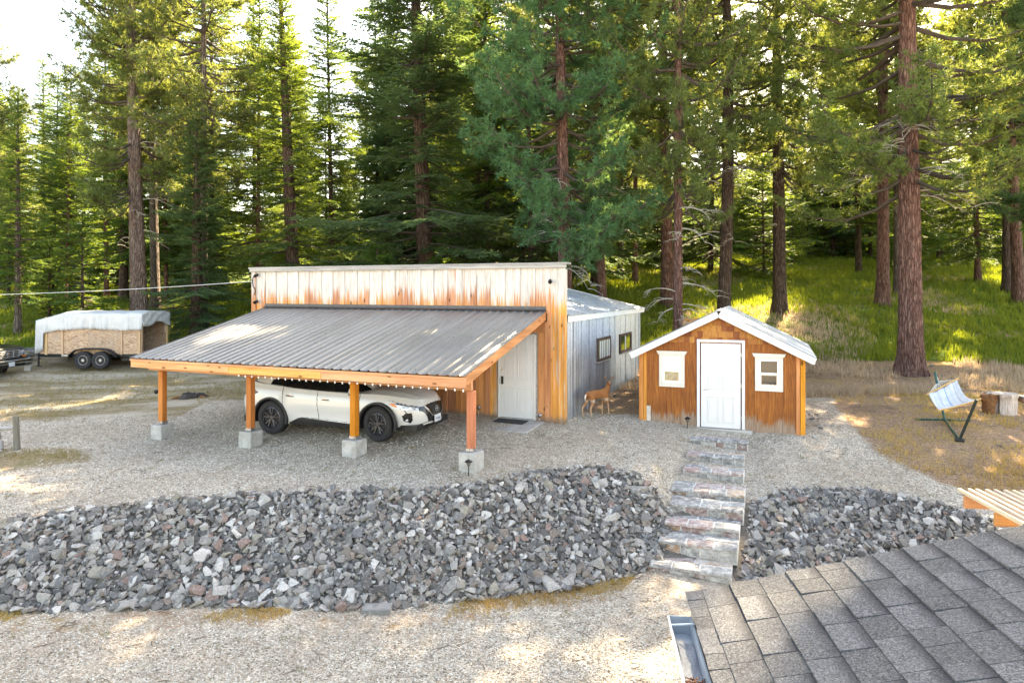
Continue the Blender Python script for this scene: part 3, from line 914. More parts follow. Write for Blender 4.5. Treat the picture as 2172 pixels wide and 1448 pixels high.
# windows
M_VINYL = plain('white_vinyl', (.84, .84, .85), .35, var=.02)
M_TAN = plain('tan_blind', (.42, .33, .20), .7, var=.35, scale=9)
M_CREAM = plain('cream_trim', (.66, .63, .56), .6, var=.08)
def shed_window(x, zc, blind):
    w, h = .62, .80
    f = MB(); t = .085
    f.box((-w / 2 + t / 2, 0, 0), (t, .03, h), ch=.004); f.box((w / 2 - t / 2, 0, 0), (t, .03, h), ch=.004)
    f.box((0, 0, -h / 2 + .05), (w - 2 * t, .03, .10), ch=.004); f.box((0, 0, h / 2 - .025), (w - 2 * t, .03, .05), ch=.004)
    wd = f.build('window', M_CREAM, shed, (x, -.018, zc))
    c = MB(); c.prism([(-.33, 0), (.33, 0), (.375, .085), (-.375, .085)], -.024, .016, 'y'); c.build('crown_trim', M_CREAM, wd, (0, -.004, h / 2 + .001))
    iw, zb, zt = w - 2 * t, -h / 2 + .10, h / 2 - .05
    s = MB(); q = .042
    s.box((-iw / 2 + q / 2, 0, (zb + zt) / 2), (q, .022, zt - zb), ch=.003); s.box((iw / 2 - q / 2, 0, (zb + zt) / 2), (q, .022, zt - zb), ch=.003)
    mid = (zb + zt) / 2 - .01
    for zz in (zb + q / 2, mid, zt - q / 2): s.box((0, 0, zz), (iw - 2 * q, .024, q), ch=.003)
    s.build('sash', M_VINYL, wd, (0, .002, 0))
    for (a, b, up) in ((zb + q, mid - q / 2, False), (mid + q / 2, zt - q, True)):
        p = MB(); p.box((0, 0, 0), (iw - 2 * q, .006, b - a)); p.build('pane', (M_VINYL if up else M_TAN) if blind else M_GLASS, wd, (0, .006, (a + b) / 2))
    p = MB(); p.box((-(iw - 2 * q) / 2 + .008, 0, 0), (.016, .012, mid - zb - q * 1.5)); p.box(((iw - 2 * q) / 2 - .008, 0, 0), (.016, .012, mid - zb - q * 1.5)); p.box((0, 0, -(mid - zb - q * 1.5) / 2 + .01), (iw - 2 * q - .034, .012, .02)); p.box((0, 0, (mid - zb - q * 1.5) / 2 - .01), (iw - 2 * q - .034, .012, .02))
    p.build('screen_frame', M_STEEL, wd, (0, -.006, (zb + q + mid - q / 2) / 2))
shed_window(-1.146, 1.205, True)
shed_window(1.105, 1.215, False)
# roof: two slopes of corrugated sheets, rake and eave boards
FO = .20; SDP = SD + .25 + FO
M_SROOF = _galv('shed_roof_metal', .18, ((.56, .59, .62), (.70, .73, .76)))
for s_ in (1, -1):
    Ls = math.hypot(EX, RZ - EZ) + .02
    me_s = corr(SDP / 5 + .02, Ls, .0762, .008, 1, M_SROOF, 'roof_sheet')
    za = Vector((-s_ * EX, 0, RZ - EZ)).normalized(); xa = Vector((0, 1, 0)); ya = za.cross(xa)
    mm = Matrix((xa, ya, za)).transposed()
    for i in range(5):
        link('roof_sheet', me_s, shed, (RX + s_ * (EX + .02), -FO - .015 + i * SDP / 5, EZ + .018 + (.003 if i % 2 else 0)), mm.to_euler())
    m = MB(); m.bar((RX + s_ * EX * .998, -FO, EZ - .078), (RX + s_ * .014, -FO, RZ - .080 ), .032, .155, up=(0, 0, 1)); m.build('rake_board', M_WHITE, shed)
    m = MB(); m.bar((RX + s_ * EX * .998, SD + .24, EZ - .078), (RX + s_ * .014, SD + .24, RZ - .080 ), .03, .14); m.build('rake_board', M_WHITE, shed)
    m = MB(); m.box((0, 0, 0), (.03, SDP - .05, .13), ch=.004); m.build('eave_board', M_WHITE, shed, (RX + s_ * (EX - .02), SDP / 2 - FO, EZ - .072))
    m = MB(); m.bar((RX + s_ * EX * .97, SDP / 2 - FO, EZ - .022), (RX + s_ * .02, SDP / 2 - FO, RZ - .036), SDP - .08, .022); m.build('roof_deck', M_GREYWOOD, shed)
m = MB(); m.bar((RX, -FO - .02, RZ + .012), (RX, SD + .25, RZ + .012), .14, .012); m.tube([(RX, -FO - .025, RZ + .02), (RX, SD + .25, RZ + .02)], .022, 8); m.build('ridge_cap', M_SROOF, shed)

# ---------------------------------------------------------------- stone steps
def _stone(name, cols, white=.45):
    n = NT(name, .8, 0, .25); o = n.rvec()
    a = n.noise(o, 14, 6, .75, .8)
    t = n.rnd()
    c = n.ramp(t, cols, 'CONSTANT')
    c = n.hsv(c, .5, 1, n.rng(a, .3, .7, .5, 1.4))
    w = n.noise(n.map(o, (5, 6, 6)), 1.6, 7, .75, .5)
    c = n.mix(n.rng(w, .47, .62, 0, white), c, (.62, .60, .57))
    n.col(c); n.bump(n.noise(o, 22, 5, .7), .8, .02); return n.m
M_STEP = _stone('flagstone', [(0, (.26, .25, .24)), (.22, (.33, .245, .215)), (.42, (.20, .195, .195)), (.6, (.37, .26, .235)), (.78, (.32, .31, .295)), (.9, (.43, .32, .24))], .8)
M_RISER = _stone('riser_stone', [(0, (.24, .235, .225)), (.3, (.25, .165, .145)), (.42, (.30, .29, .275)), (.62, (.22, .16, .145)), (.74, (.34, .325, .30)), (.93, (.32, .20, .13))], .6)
M_MORTAR = plain('pale_mortar', (.60, .58, .54), .95, var=.2, scale=20, bump=.4)
ST = [(1524, 934, 15.6, 1.29, .46, 'top stone step right below the shed door sill'),
      (1517, 968, 14.8, 1.22, .44, 'second stone step below the shed door, with whitewashed left end'),
      (1512, 1000, 14.0, 1.22, .46, 'third stone step below the shed door, with a white patch in the middle'),
      (1500, 1043, 13.1, 1.40, .62, 'fourth stone step from the shed, broad slab cracked on its left'),
      (1497, 1075, 12.5, 1.33, .56, 'fifth stone step from the shed, first one deep between the rocks'),
      (1487, 1115, 12.0, 1.30, .54, 'sixth stone step from the shed, reddish slabs with grey risers'),
      (1478, 1155, 11.5, 1.32, .54, 'seventh stone step from the shed, next to last before the drive'),
      (1462, 1207, 11.05, 1.32, .60, 'bottom stone step at the gravel drive, whitish with red streaks')]
rt = random.Random(11)
def stone_block(m, x0, x1, y0, y1, z0, z1, j=.012):
    r_ = lambda: rt.uniform(-j, j)
    c = .012
    b = [(x0 + r_(), y0 + r_(), z0), (x1 + r_(), y0 + r_(), z0), (x1 + r_(), y1 + r_(), z0), (x0 + r_(), y1 + r_(), z0)]
    t = [(p[0], p[1], z1 - c) for p in b]
    cx, cy = (x0 + x1) / 2, (y0 + y1) / 2
    u = [(p[0] + (c if p[0] < cx else -c), p[1] + (c if p[1] < cy else -c), z1 + rt.uniform(-.004, .004)) for p in b]
    m.add(b + t + u, [(3, 2, 1, 0), (0, 1, 5, 4), (1, 2, 6, 5), (2, 3, 7, 6), (3, 0, 4, 7), (4, 5, 9, 8), (5, 6, 10, 9), (6, 7, 11, 10), (7, 4, 8, 11), (8, 9, 10, 11)])
for i, (u, v, Yf, w, dp, lab) in enumerate(ST):
    p = at(u, v, Yf)
    st = thing('stone_step', lab, 'step', (p.x, p.y, p.z), SA + R(rt.uniform(-1.5, 1.5)), 'stone steps down from the shed')
    hgt = .26
    m = MB(); m.box((0, dp / 2 + .012, -hgt / 2 - .012), (w - .02, dp - .024, hgt), ch=.01); m.build('mortar_bed', M_MORTAR, st)
    nf = 4 if i < 4 else 3
    def cuts(n_, a, b):
        t = sorted([0] + [(k + rt.uniform(-.25, .25)) / n_ for k in range(1, n_)] + [1]); return [a + (b - a) * q for q in t]
    # riser stones, set back under the tread slabs
    xs = cuts(nf + 1, -w / 2 + .012, w / 2 - .012)
    for a, b in zip(xs[:-1], xs[1:]):
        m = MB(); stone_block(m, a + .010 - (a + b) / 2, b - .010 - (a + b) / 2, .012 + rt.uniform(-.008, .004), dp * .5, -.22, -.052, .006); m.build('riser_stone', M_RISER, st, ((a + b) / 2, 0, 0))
    xs = cuts(nf, -w / 2, w / 2); yf = dp * rt.uniform(.45, .6)
    for a, b in zip(xs[:-1], xs[1:]):
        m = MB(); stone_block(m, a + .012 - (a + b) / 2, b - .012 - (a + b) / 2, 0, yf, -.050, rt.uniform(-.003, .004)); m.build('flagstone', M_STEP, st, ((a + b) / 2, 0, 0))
    xs = cuts(nf - 1, -w / 2, w / 2)
    for a, b in zip(xs[:-1], xs[1:]):
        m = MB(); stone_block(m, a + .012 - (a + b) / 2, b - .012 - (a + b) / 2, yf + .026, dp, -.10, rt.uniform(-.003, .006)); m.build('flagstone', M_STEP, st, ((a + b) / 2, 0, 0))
# ---------------------------------------------------------------- near house roof with gutter
HA = R(-6.7)
HE = at(1460, 1260, 3.5)
house = thing('house', 'house corner with grey asphalt shingle roof and metal gutter in the foreground', 'house', HE, HA)
PIT = R(14.5)
def _asphalt():
    n = NT('asphalt_shingle', .95, 0, .15); o = n.rvec()
    gr = n.noise(o, 230, 2, .5); sp = n.sep(n.voro(o, 190, 'Color'))[0]
    c = n.ramp(sp, [(0, (.045, .046, .048)), (.35, (.088, .089, .092)), (.7, (.118, .119, .122)), (1, (.19, .19, .192))])
    c = n.mix(n.rng(n.noise(o, 3, 4, .6), .35, .7, 0, .35), c, (.10, .10, .102))
    c = n.hsv(c, .5, .8, n.rng(n.rnd(), 0, 1, .8, 1.2))
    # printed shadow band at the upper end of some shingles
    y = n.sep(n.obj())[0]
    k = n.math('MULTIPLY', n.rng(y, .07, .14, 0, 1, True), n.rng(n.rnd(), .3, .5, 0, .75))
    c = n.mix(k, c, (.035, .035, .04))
    n.col(c); n.bump(gr, .7, .003); return n.m
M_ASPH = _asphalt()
def rp(s, y, h=0):            # point on roof: s up the slope, y along the eave, h above
    return (s * math.cos(PIT) - h * math.sin(PIT), y, s * math.sin(PIT) + h * math.cos(PIT))
# deck and the rest of the roof
SLOPE = 4.4; RD = 7.5
m = MB(); m.add([rp(.01, -.01, -.004), rp(SLOPE, -.01, -.004), rp(SLOPE, -RD, -.004), rp(.01, -RD, -.004), rp(.01, -.01, -.03), rp(SLOPE, -.01, -.03), rp(SLOPE, -RD, -.03), rp(.01, -RD, -.03)],
                [(0, 1, 2, 3), (4, 7, 6, 5), (0, 4, 5, 1), (1, 5, 6, 2), (2, 6, 7, 3), (3, 7, 4, 0)])
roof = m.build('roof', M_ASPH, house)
top = rp(SLOPE, 0)
m = MB(); b0 = Vector(top)
m.add([(b0.x, -.01, b0.z), (b0.x + 4.2, -.01, b0.z - 1.09), (b0.x + 4.2, -RD, b0.z - 1.09), (b0.x, -RD, b0.z), (b0.x, -.01, b0.z - .03), (b0.x + 4.2, -.01, b0.z - 1.12), (b0.x + 4.2, -RD, b0.z - 1.12), (b0.x, -RD, b0.z - .03)],
      [(0, 1, 2, 3), (4, 7, 6, 5), (0, 4, 5, 1), (1, 5, 6, 2), (2, 6, 7, 3), (3, 7, 4, 0)])
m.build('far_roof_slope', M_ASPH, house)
rh = random.Random(21)
EXPO = .143
def shingle(s0, s1, ya, yb, hb):
    m = MB(); L = s1 - s0; w = yb - ya
    def p(s, y, h):
        q = rp(s, y, h); o_ = rp(0, 0, 0); return q
    j = lambda: rh.uniform(-.0025, .0025)
    v = [(0 + j(), 0, hb), (0 + j(), w, hb), (L, w, .0015), (L, 0, .0015), (0 + j(), 0, .0), (0 + j(), w, .0), (L, w, 0), (L, 0, 0)]
    v[4] = (v[0][0], 0, -.001); v[5] = (v[1][0], w, -.001)
    m.add(v, [(0, 1, 2, 3), (4, 7, 6, 5), (0, 4, 5, 1), (1, 5, 6, 2), (2, 6, 7, 3), (3, 7, 4, 0)])
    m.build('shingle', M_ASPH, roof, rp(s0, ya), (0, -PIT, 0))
nsh = 0
s = -.012; i = 0
while s < 2.75:
    e = .085 if i == 0 else EXPO
    y = .012
    yend = -1.25 - .0 * s
    y -= 0
    first = True
    while y > yend:
        w = rh.uniform(.10, .25) * (rh.uniform(.4, 1) if first else 1)
        first = False
        shingle(s, s + e + .022, y - w + .004, y, rh.choice((.0075, .0085, .0135, .0145)))
        y -= w; nsh += 1
    # remainder of the course out of view, one long strip
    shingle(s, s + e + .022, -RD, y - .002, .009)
    s += e; i += 1
# fascia and walls
M_HWALL = plain('house_siding', (.34, .30, .25), .7, var=.15)
m = MB(); m.box((.02, -RD / 2, -.115), (.03, RD - .1, .17)); m.build('fascia_board', M_HWALL, house)
m = MB(); m.add([rp(.05, -.02, -.035), rp(SLOPE, -.02, -.035), rp(SLOPE, -.02, -.20), rp(.05, -.02, -.20), rp(.05, -.05, -.035), rp(SLOPE, -.05, -.035), rp(SLOPE, -.05, -.20), rp(.05, -.05, -.20)],
                [(0, 1, 2, 3), (4, 7, 6, 5), (0, 4, 5, 1), (1, 5, 6, 2), (2, 6, 7, 3), (3, 7, 4, 0)]); m.build('rake_board', M_HWALL, house)
m = MB()
zb = -1.7 - HE.z
m.prism([(.55, zb), (7.9, zb), (7.9, -.05), (b0.x, b0.z - .06), (.55, rp(.57, 0)[2] - .05)], -.45, -RD + .3, 'y'); m.build('wall', M_HWALL, house)
# gutter
M_GUT = plain('gutter_paint', (.36, .40, .44), .4, .2, var=.1, scale=12)
M_GUTIN = plain('gutter_inside', (.16, .20, .25), .6, .2, var=.35, scale=18)
g = MB(); g0, gl = -.165, -RD + .2
prof = [(-.004, -.035), (-.006, -.125), (-.088, -.125), (-.108, -.085), (-.122, -.045), (-.122, -.033), (-.112, -.033), (-.112, -.046), (-.100, -.083), (-.083, -.117), (-.014, -.117), (-.012, -.035)]
n_ = len(prof)
vs = [(x, g0, z) for x, z in prof] + [(x, gl, z) for x, z in prof]
g.add(vs, [(k, n_ + k, n_ + (k + 1) % n_, (k + 1) % n_) for k in range(n_)])
gut = g.build('gutter', [M_GUT], house, (-.002, 0, -.004))
c = MB(); c.prism([(-.004, -.033), (-.006, -.126), (-.089, -.126), (-.109, -.086), (-.123, -.045), (-.123, -.033)], g0 + .001, g0 + .005, 'y'); c.build('end_cap', M_GUT, gut)
c = MB(); c.tube([(-.118, g0 - .085, -.037), (-.06, g0 - .085, -.032), (-.002, g0 - .085, -.026)], .0055, 8); c.build('hanger', M_GUT, gut)
M_SILT = plain('gutter_silt', (.20, .22, .25), .9, var=.3, scale=60, bump=.8)
c = MB(); rg = random.Random(4)
rows = []
for j in range(40):
    yy = g0 - .10 - j * .05
    rows.append([(-.088 + .072 * k / 5, yy, -.104 + .012 * math.sin(k * 1.3 + j) * .6 + rg.uniform(-.004, .004)) for k in range(6)])
vs = [q for r_ in rows for q in r_]
c.add(vs, [(j * 6 + k, j * 6 + k + 1, (j + 1) * 6 + k + 1, (j + 1) * 6 + k) for j in range(39) for k in range(5)])
setp(c.build('silt', M_SILT, gut, smooth=True), kind='stuff')
M_LEAF = plain('dead_needles', (.09, .035, .018), .8, var=.5, scale=40)
c = MB()
for j in range(150):
    yy = g0 - .55 - abs(rg.gauss(0, .12)) + .07; x = rg.uniform(-.095, -.02); zz = rg.uniform(-.10, -.055)
    a = rg.uniform(0, PI); l = rg.uniform(.012, .035)
    d = Vector((math.cos(a) * l, math.sin(a) * l, rg.uniform(-.01, .015)))
    c.bar(Vector((x, yy, zz)) - d / 2, Vector((x, yy, zz)) + d / 2, .005, .003)
setp(c.build('dead_leaves', M_LEAF, gut), kind='stuff')

# ---------------------------------------------------------------- pergola by the house
pp = at(2043, 1050, 9.5)
perg = thing('pergola', 'pergola top of pale slats over orange beams beside the rocks', 'pergola', (pp.x, pp.y, 0), HA)
M_PB = wood('pergola_beam_wood', 'x', (.62, .27, .06), (.42, .15, .03), hue_var=.1)
M_PS = wood('pergola_slat_wood', 'y', (.70, .56, .42), (.50, .34, .22), hue_var=.1, knots=False)
zt = pp.z
gz = H1(pp.x + 1, pp.y - .4)
for j, yy in enumerate((-.02, -.74, -1.9)):
    m = MB(); m.box((0, 0, 0), (2.6, .05, .17), ch=.005); m.build('beam', M_PB, perg, (1.3, yy, zt - .085))
for j in range(20):
    m = MB(); m.box((0, 0, 0), (.042, 2.25, .05), ch=.004); m.build('slat', M_PS, perg, (.045 + j * .118, -.94, zt + .027), (0, 0, R(rh.uniform(-.6, .6))))
for x in (.9, 2.5):
    for yy in (-.02, -1.9):
        q = Vector((pp.x, pp.y, 0)) + Matrix.Rotation(HA, 3, 'Z') @ Vector((x, yy, 0)); g_ = H1(q.x, q.y)
        m = MB(); m.box((0, 0, 0), (.09, .09, zt - .17 - g_ + .1), ch=.005); m.build('post', M_PB, perg, (x, yy, (zt - .17 + g_ - .1) / 2))
# ---------------------------------------------------------------- wheels shared by the vehicles
M_TYRE = plain('tyre_rubber', (.022, .022, .023), .8, var=.25, scale=14, bump=.3)
M_RIMD = plain('dark_alloy', (.085, .085, .095), .3, .85, var=.1)
M_RIMS = plain('rusty_steel_rim', (.46, .44, .42), .5, .6, var=.3, scale=20)
def make_wheel(parent, loc, Rr, w, rim_r, side, kind='alloy', name='wheel', steer=0.0):
    """axle along local y, outer face towards side*y"""
    rot = Matrix.Rotation(R(-90) * side, 3, 'X')       # lathe z -> side*y
    m = MB(); hw = w / 2
    prof = [(rim_r * .97, -hw * .8), (rim_r * 1.03, -hw), (Rr * .93, -hw), (Rr, -hw * .72), (Rr, hw * .72), (Rr * .93, hw), (rim_r * 1.08, hw), (rim_r, hw * .86), (rim_r * .97, hw * .5)]
    m.lathe(prof, 40, rot)
    # tread blocks
    for k in range(44):
        a = 2 * PI * k / 44
        c = Vector((math.cos(a), math.sin(a), 0)) * (Rr + .001)
        q = Matrix.Rotation(a, 3, 'Z')
        for zz in (-hw * .45, hw * .45):
            m.box(rot @ (c + Vector((0, 0, zz))), (.014, Rr * .10, hw * .62), rot @ q)
    wh = m.build(name, M_TYRE, parent, loc, (0, 0, steer), smooth=35)
    m = MB()
    mat = M_RIMD if kind == 'alloy' else M_RIMS
    m.lathe([(rim_r * .985, -hw * .6), (rim_r * .985, hw * .80), (rim_r * .93, hw * .84), (rim_r * .90, hw * .74), (rim_r * .90, -hw * .4)], 40, rot)
    if kind == 'alloy':
        m.lathe([(.0, hw * .72), (.045, hw * .72), (.06, hw * .62), (.06, hw * .3), (0, hw * .3)], 20, rot)
        for k in range(5):
            for d in (-.14, .14):
                a = 2 * PI * k / 5 + PI / 2 + d
                a2 = 2 * PI * k / 5 + PI / 2 + d * 1.55
                p0 = rot @ Vector((math.cos(a) * .05, math.sin(a) * .05, hw * .62)); p1 = rot @ Vector((math.cos(a2) * rim_r * .93, math.sin(a2) * rim_r * .93, hw * .70))
                m.bar(p0, p1, .036, .03, .006, up=rot @ Vector((0, 0, 1)))
    else:
        m.lathe([(0, hw * .75), (.055, hw * .75), (.06, hw * .35), (rim_r * .5, hw * .5), (rim_r * .72, hw * .30), (rim_r * .91, hw * .25)], 28, rot)
    m.build('rim', mat, wh, smooth=30)
    m = MB(); m.lathe([(0, -hw * .2), (rim_r * .88, -hw * .2), (rim_r * .88, -hw * .3), (0, -hw * .3)], 28, rot)
    if kind == 'alloy': m.build('brake_disc', plain('brake_disc', (.10, .10, .10), .45, .7), wh, smooth=30)
    else:
        m = MB()
        for k in range(8):
            a = 2 * PI * k / 8; c = rot @ Vector((math.cos(a) * rim_r * .62, math.sin(a) * rim_r * .62, hw * .40)); m.lathe([(.017, 0), (.017, .012), (0, .012)], 10, rot, c)
        m.build('rim_holes', M_BLACKP, wh)
    return wh

# ---------------------------------------------------------------- white crossover under the carport
def pearl():
    n = NT('white_car_paint', .28, 0.0, .5); o = n.obj()
    n.col(n.hsv((.57, .57, .56), .5, 1, n.rng(n.noise(o, 1.5, 3), .3, .7, .96, 1.04)))
    n.b.inputs['Coat Weight'].default_value = .8; n.b.inputs['Coat Roughness'].default_value = .06
    return n.m
M_PEARL = pearl()
M_CARGLASS = plain('car_glass', (.006, .007, .008), .06, 0, .6, var=.1)
M_CHROME = plain('chrome', (.72, .72, .73), .14, 1.0, var=.03)
M_GLOSSB = plain('gloss_black', (.010, .010, .011), .12, 0, .5, var=.1)
def _lamp():
    n = NT('headlamp_lens', .08, .35, .6); o = n.obj()
    v = n.noise(n.map(o, (18, 18, 30)), 1, 3, .6)
    n.col(n.ramp(v, [(.35, (.06, .06, .065)), (.5, (.35, .36, .38)), (.6, (.80, .82, .85))])); return n.m
M_LAMP = _lamp()
M_AMBER = plain('amber_lens', (.75, .22, .02), .15, var=.1)
M_RED = plain('red_lens', (.10, .006, .008), .12, var=.2)

CAR_A = R(-20.0)
fw = at(806, 938, 14.95)                       # near front wheel contact
cz = H1(fw.x, fw.y)
ex = Vector((math.cos(CAR_A), math.sin(CAR_A), 0)); ey = Vector((-math.sin(CAR_A), math.cos(CAR_A), 0))
TR = .815                                       # half track
c0 = Vector((fw.x, fw.y, 0)) + ey * TR          # ground below the front axle centre
cr = c0 - ex * 2.825
zr_ = (H1(*(cr - ey * TR)[:2]) + H1(*(cr + ey * TR)[:2])) / 2; zf_ = (H1(*(c0 - ey * TR)[:2]) + H1(*(c0 + ey * TR)[:2])) / 2
cpitch = math.atan2(zr_ - zf_, 2.825)
car = thing('car', 'white crossover car parked under the carport roof', 'car', (c0.x, c0.y, zf_ - .004))
car.rotation_euler = Matrix.Rotation(CAR_A, 3, 'Z').to_4x4().to_3x3().to_euler()
car.rotation_euler = (Matrix.Rotation(CAR_A, 3, 'Z') @ Matrix.Rotation(cpitch, 3, 'Y')).to_euler()

NS, NTL = 960, 66
tx = np.linspace(0, 1, NTL)
def ip(t, a): a = np.array(a); return np.interp(t, a[:, 0], a[:, 1])
def smooth_ip(t, a):
    # smoothed piecewise interpolation
    return sum(ip(np.clip(t + d, -9, 9), a) for d in (-.06, -.03, 0, .03, .06)) / 5
TOPL = [(-4.2, 1.13), (-3.95, 1.13), (-3.4, 1.17), (-2.7, 1.12), (-2.2, 1.07), (-1.5, 1.035), (-.6, 1.01), (-.2, 1.02), (.2, 1.0), (.55, .945), (.8, .875), (.93, .80), (1.05, .76)]
BOTL = [(-4.2, .34), (-3.6, .30), (-3.2, .26), (.4, .25), (.75, .22), (1.05, .21)]
def body_pt(t):
    w = smooth_ip(t, [(0, .875), (.08, .905), (.3, .945), (.45, .953), (.62, .950), (.80, .935), (.93, .905), (1, .865)])
    xf = smooth_ip(t, [(0, .86), (.12, .955), (.35, .985), (.6, .985), (.8, .955), (1, .86)])
    xr = smooth_ip(t, [(0, -3.72), (.15, -3.90), (.4, -3.95), (.65, -3.92), (.85, -3.80), (1, -3.68)])
    return w, xf, xr
# outline parameter fixed at mid height, equal arc steps
th = np.linspace(0, 2 * PI, 20001)
def outline(w, xf, xr, th):
    c, s_ = np.cos(th), np.sin(th)
    xc = -1.4
    a = np.where(c > 0, xf - xc, xc - xr)
    nf = np.where(c > 0, 4.6, 5.5)
    px = np.sign(c) * np.abs(c) ** (2 / nf)
    py = np.sign(s_) * np.abs(s_) ** (2 / np.where(c > 0, 2.7, 4.0))
    return xc + a * px, w * py
w5, xf5, xr5 = body_pt(np.array([.45]))
ox, oy = outline(w5[0], xf5[0], xr5[0], th)
arc = np.concatenate([[0], np.cumsum(np.hypot(np.diff(ox), np.diff(oy)))])
PER = arc[-1]
ths = np.interp(np.linspace(0, PER, NS, endpoint=False), arc, th)
sarc = np.linspace(0, PER, NS, endpoint=False); dn = np.where(sarc > PER / 2, sarc - PER, sarc)    # signed distance from the nose, + left side
P = np.zeros((NTL, NS, 3))
for j, t in enumerate(tx):
    w_, xf_, xr_ = [q[0] for q in body_pt(np.array([t]))]
    x, y = outline(w_, xf_, xr_, ths)
    zt = ip(x, TOPL); zb = ip(x, BOTL)
    # crease along the haunches
    P[j, :, 0] = x; P[j, :, 1] = y; P[j, :, 2] = zb + (zt - zb) * t
    side = np.abs(y) > .6
    # concave door flank above the sill
    fl = np.exp(-((P[j, :, 2] - .50) / .14) ** 2) * sstep(-2.35, -1.9, x) * (1 - sstep(-.75, -.35, x))
    P[j, :, 1] -= np.sign(y) * .035 * fl * side
    # swelling fenders
    for xc_ in (0, -2.825):
        P[j, :, 1] += np.sign(y) * .018 * np.exp(-((x - xc_) / .42) ** 2) * np.exp(-((P[j, :, 2] - .72) / .22) ** 2) * side
I = np.arange(NTL * NS).reshape(NTL, NS)
In = np.roll(I, -1, axis=1)
F = np.stack([I[:-1], In[:-1], In[1:], I[1:]], -1).reshape(-1, 4)
cen = P.reshape(-1, 3)[F].mean(1)
fdn = np.broadcast_to(dn[None, :], (NTL - 1, NS)).ravel()
WZ, WR, ARCH = .378, .378, .435
inarch = ((np.abs(cen[:, 1]) > .55) & ((np.hypot(cen[:, 0], cen[:, 2] - WZ) < ARCH) | (np.hypot(cen[:, 0] + 2.825, cen[:, 2] - WZ) < ARCH)))
def inpoly(px, py, poly):
    r_ = np.zeros(len(px), bool); n_ = len(poly)
    for i in range(n_):
        x1, y1 = poly[i]; x2, y2 = poly[(i + 1) % n_]
        cond = ((y1 > py) != (y2 > py)) & (px < (x2 - x1) * (py - y1) / (y2 - y1 + 1e-12) + x1)
        r_ ^= cond
    return r_
ad = np.abs(fdn); zc_ = cen[:, 2]
PO = {}
def region(name, poly, mat, front=True):
    PO[name] = (inpoly(ad, zc_, poly) & (cen[:, 0] > 0) if front else inpoly(cen[:, 0], zc_, poly) & (np.abs(cen[:, 1]) > .5), mat)
region('grille', [(0, .775), (.30, .765), (.42, .735), (.36, .66), (.25, .54), (.20, .50), (0, .50)], M_GLOSSB)
region('front_trim', [(.43, .74), (.60, .735), (.60, .655), (.50, .62), (.40, .52), (.36, .40), (0, .40), (0, .495), (.22, .495), (.38, .655)], M_GLOSSB)
region('headlight', [(.52, .745), (.70, .775), (.92, .83), (1.13, .885), (1.32, .915), (1.05, .84), (1.30, .835), (1.15, .765), (.98, .695), (.60, .665)], M_LAMP)
region('fog_lamp_surround', [(.77, .62), (.90, .62), (.99, .565), (.95, .455), (.80, .40), (.75, .47)], M_GLOSSB)
region('lower_grille', [(0, .345), (.40, .345), (.62, .29), (.66, .245), (0, .245)], M_BLACKP)
region('chin_trim', [(0, .375), (.38, .375), (.62, .335), (.80, .295), (1.25, .285), (1.25, .318), (.80, .328), (.60, .365), (.36, .40), (0, .40)], M_CHROME)
region('lower_bumper', [(.66, .26), (.80, .285), (1.25, .275), (1.45, .275), (1.45, .15), (0, .15), (0, .235), (.66, .235)], M_BLACKP)
region('sill_trim', [(-2.32, .30), (-2.05, .42), (-1.85, .435), (-1.2, .40), (-.5, .36), (-.42, .33), (-.42, .20), (-2.4, .20)], M_BLACKP, False)
region('tail_lamp', [(-3.95, .84), (-3.30, .90), (-3.18, .95), (-3.40, 1.02), (-3.95, 1.05)], M_RED, False)
amber = inpoly(ad, zc_, [(1.13, .825), (1.30, .838), (1.15, .765), (1.05, .735)]) & (cen[:, 0] > 0)
amber_side = amber
lamp_black = inpoly(ad, zc_, [(.60, .745), (.92, .80), (1.05, .84), (1.13, .825), (.95, .79), (.60, .72)]) & (cen[:, 0] > 0)
lab = np.zeros(len(F), int); names = []
for k, (nm, (msk, mat)) in enumerate(PO.items()):
    lab[msk & (lab == 0)] = k + 1; names.append((nm, mat))
lab[amber & (lab > 0)] = 90
lab[lamp_black & (lab > 0)] = 91
# seams: dark narrow gaps between panels
sm = np.zeros(len(F), bool)
for xs_ in (-.42, -1.52, -2.46):
    sm |= (np.abs(cen[:, 0] - (xs_ - .06 * np.maximum(zc_ - .5, 0))) < .0075) & (np.abs(cen[:, 1]) > .5) & (zc_ > .40) & ((zc_ > .62) | (xs_ > -2.4))
sm |= (np.abs(cen[:, 0] - (.60 - .5 * (zc_ - .66))) < .009) & (np.abs(cen[:, 1]) > .5) & (zc_ < .70) & (zc_ > .55)
lab[sm & (lab == 0)] = 92
keep = ~inarch
Pv = P.reshape(-1, 3)
def sub(mask, name, mat, parent, off=0.0):
    f_ = F[mask]
    if len(f_) == 0: return None
    used, inv = np.unique(f_, return_inverse=True)
    v_ = Pv[used].copy()
    if off:
        rr = v_ - np.array([-1.4, 0, .6]); rr[:, 2] = 0
        rr = v_ * np.array([0, 1, 0]); 
        v_ = v_ + off * rr / (np.linalg.norm(rr, axis=1, keepdims=True) + 1e-6)
    return link(name, np_mesh(name, v_, inv.reshape(-1, 4), mat, True), parent)
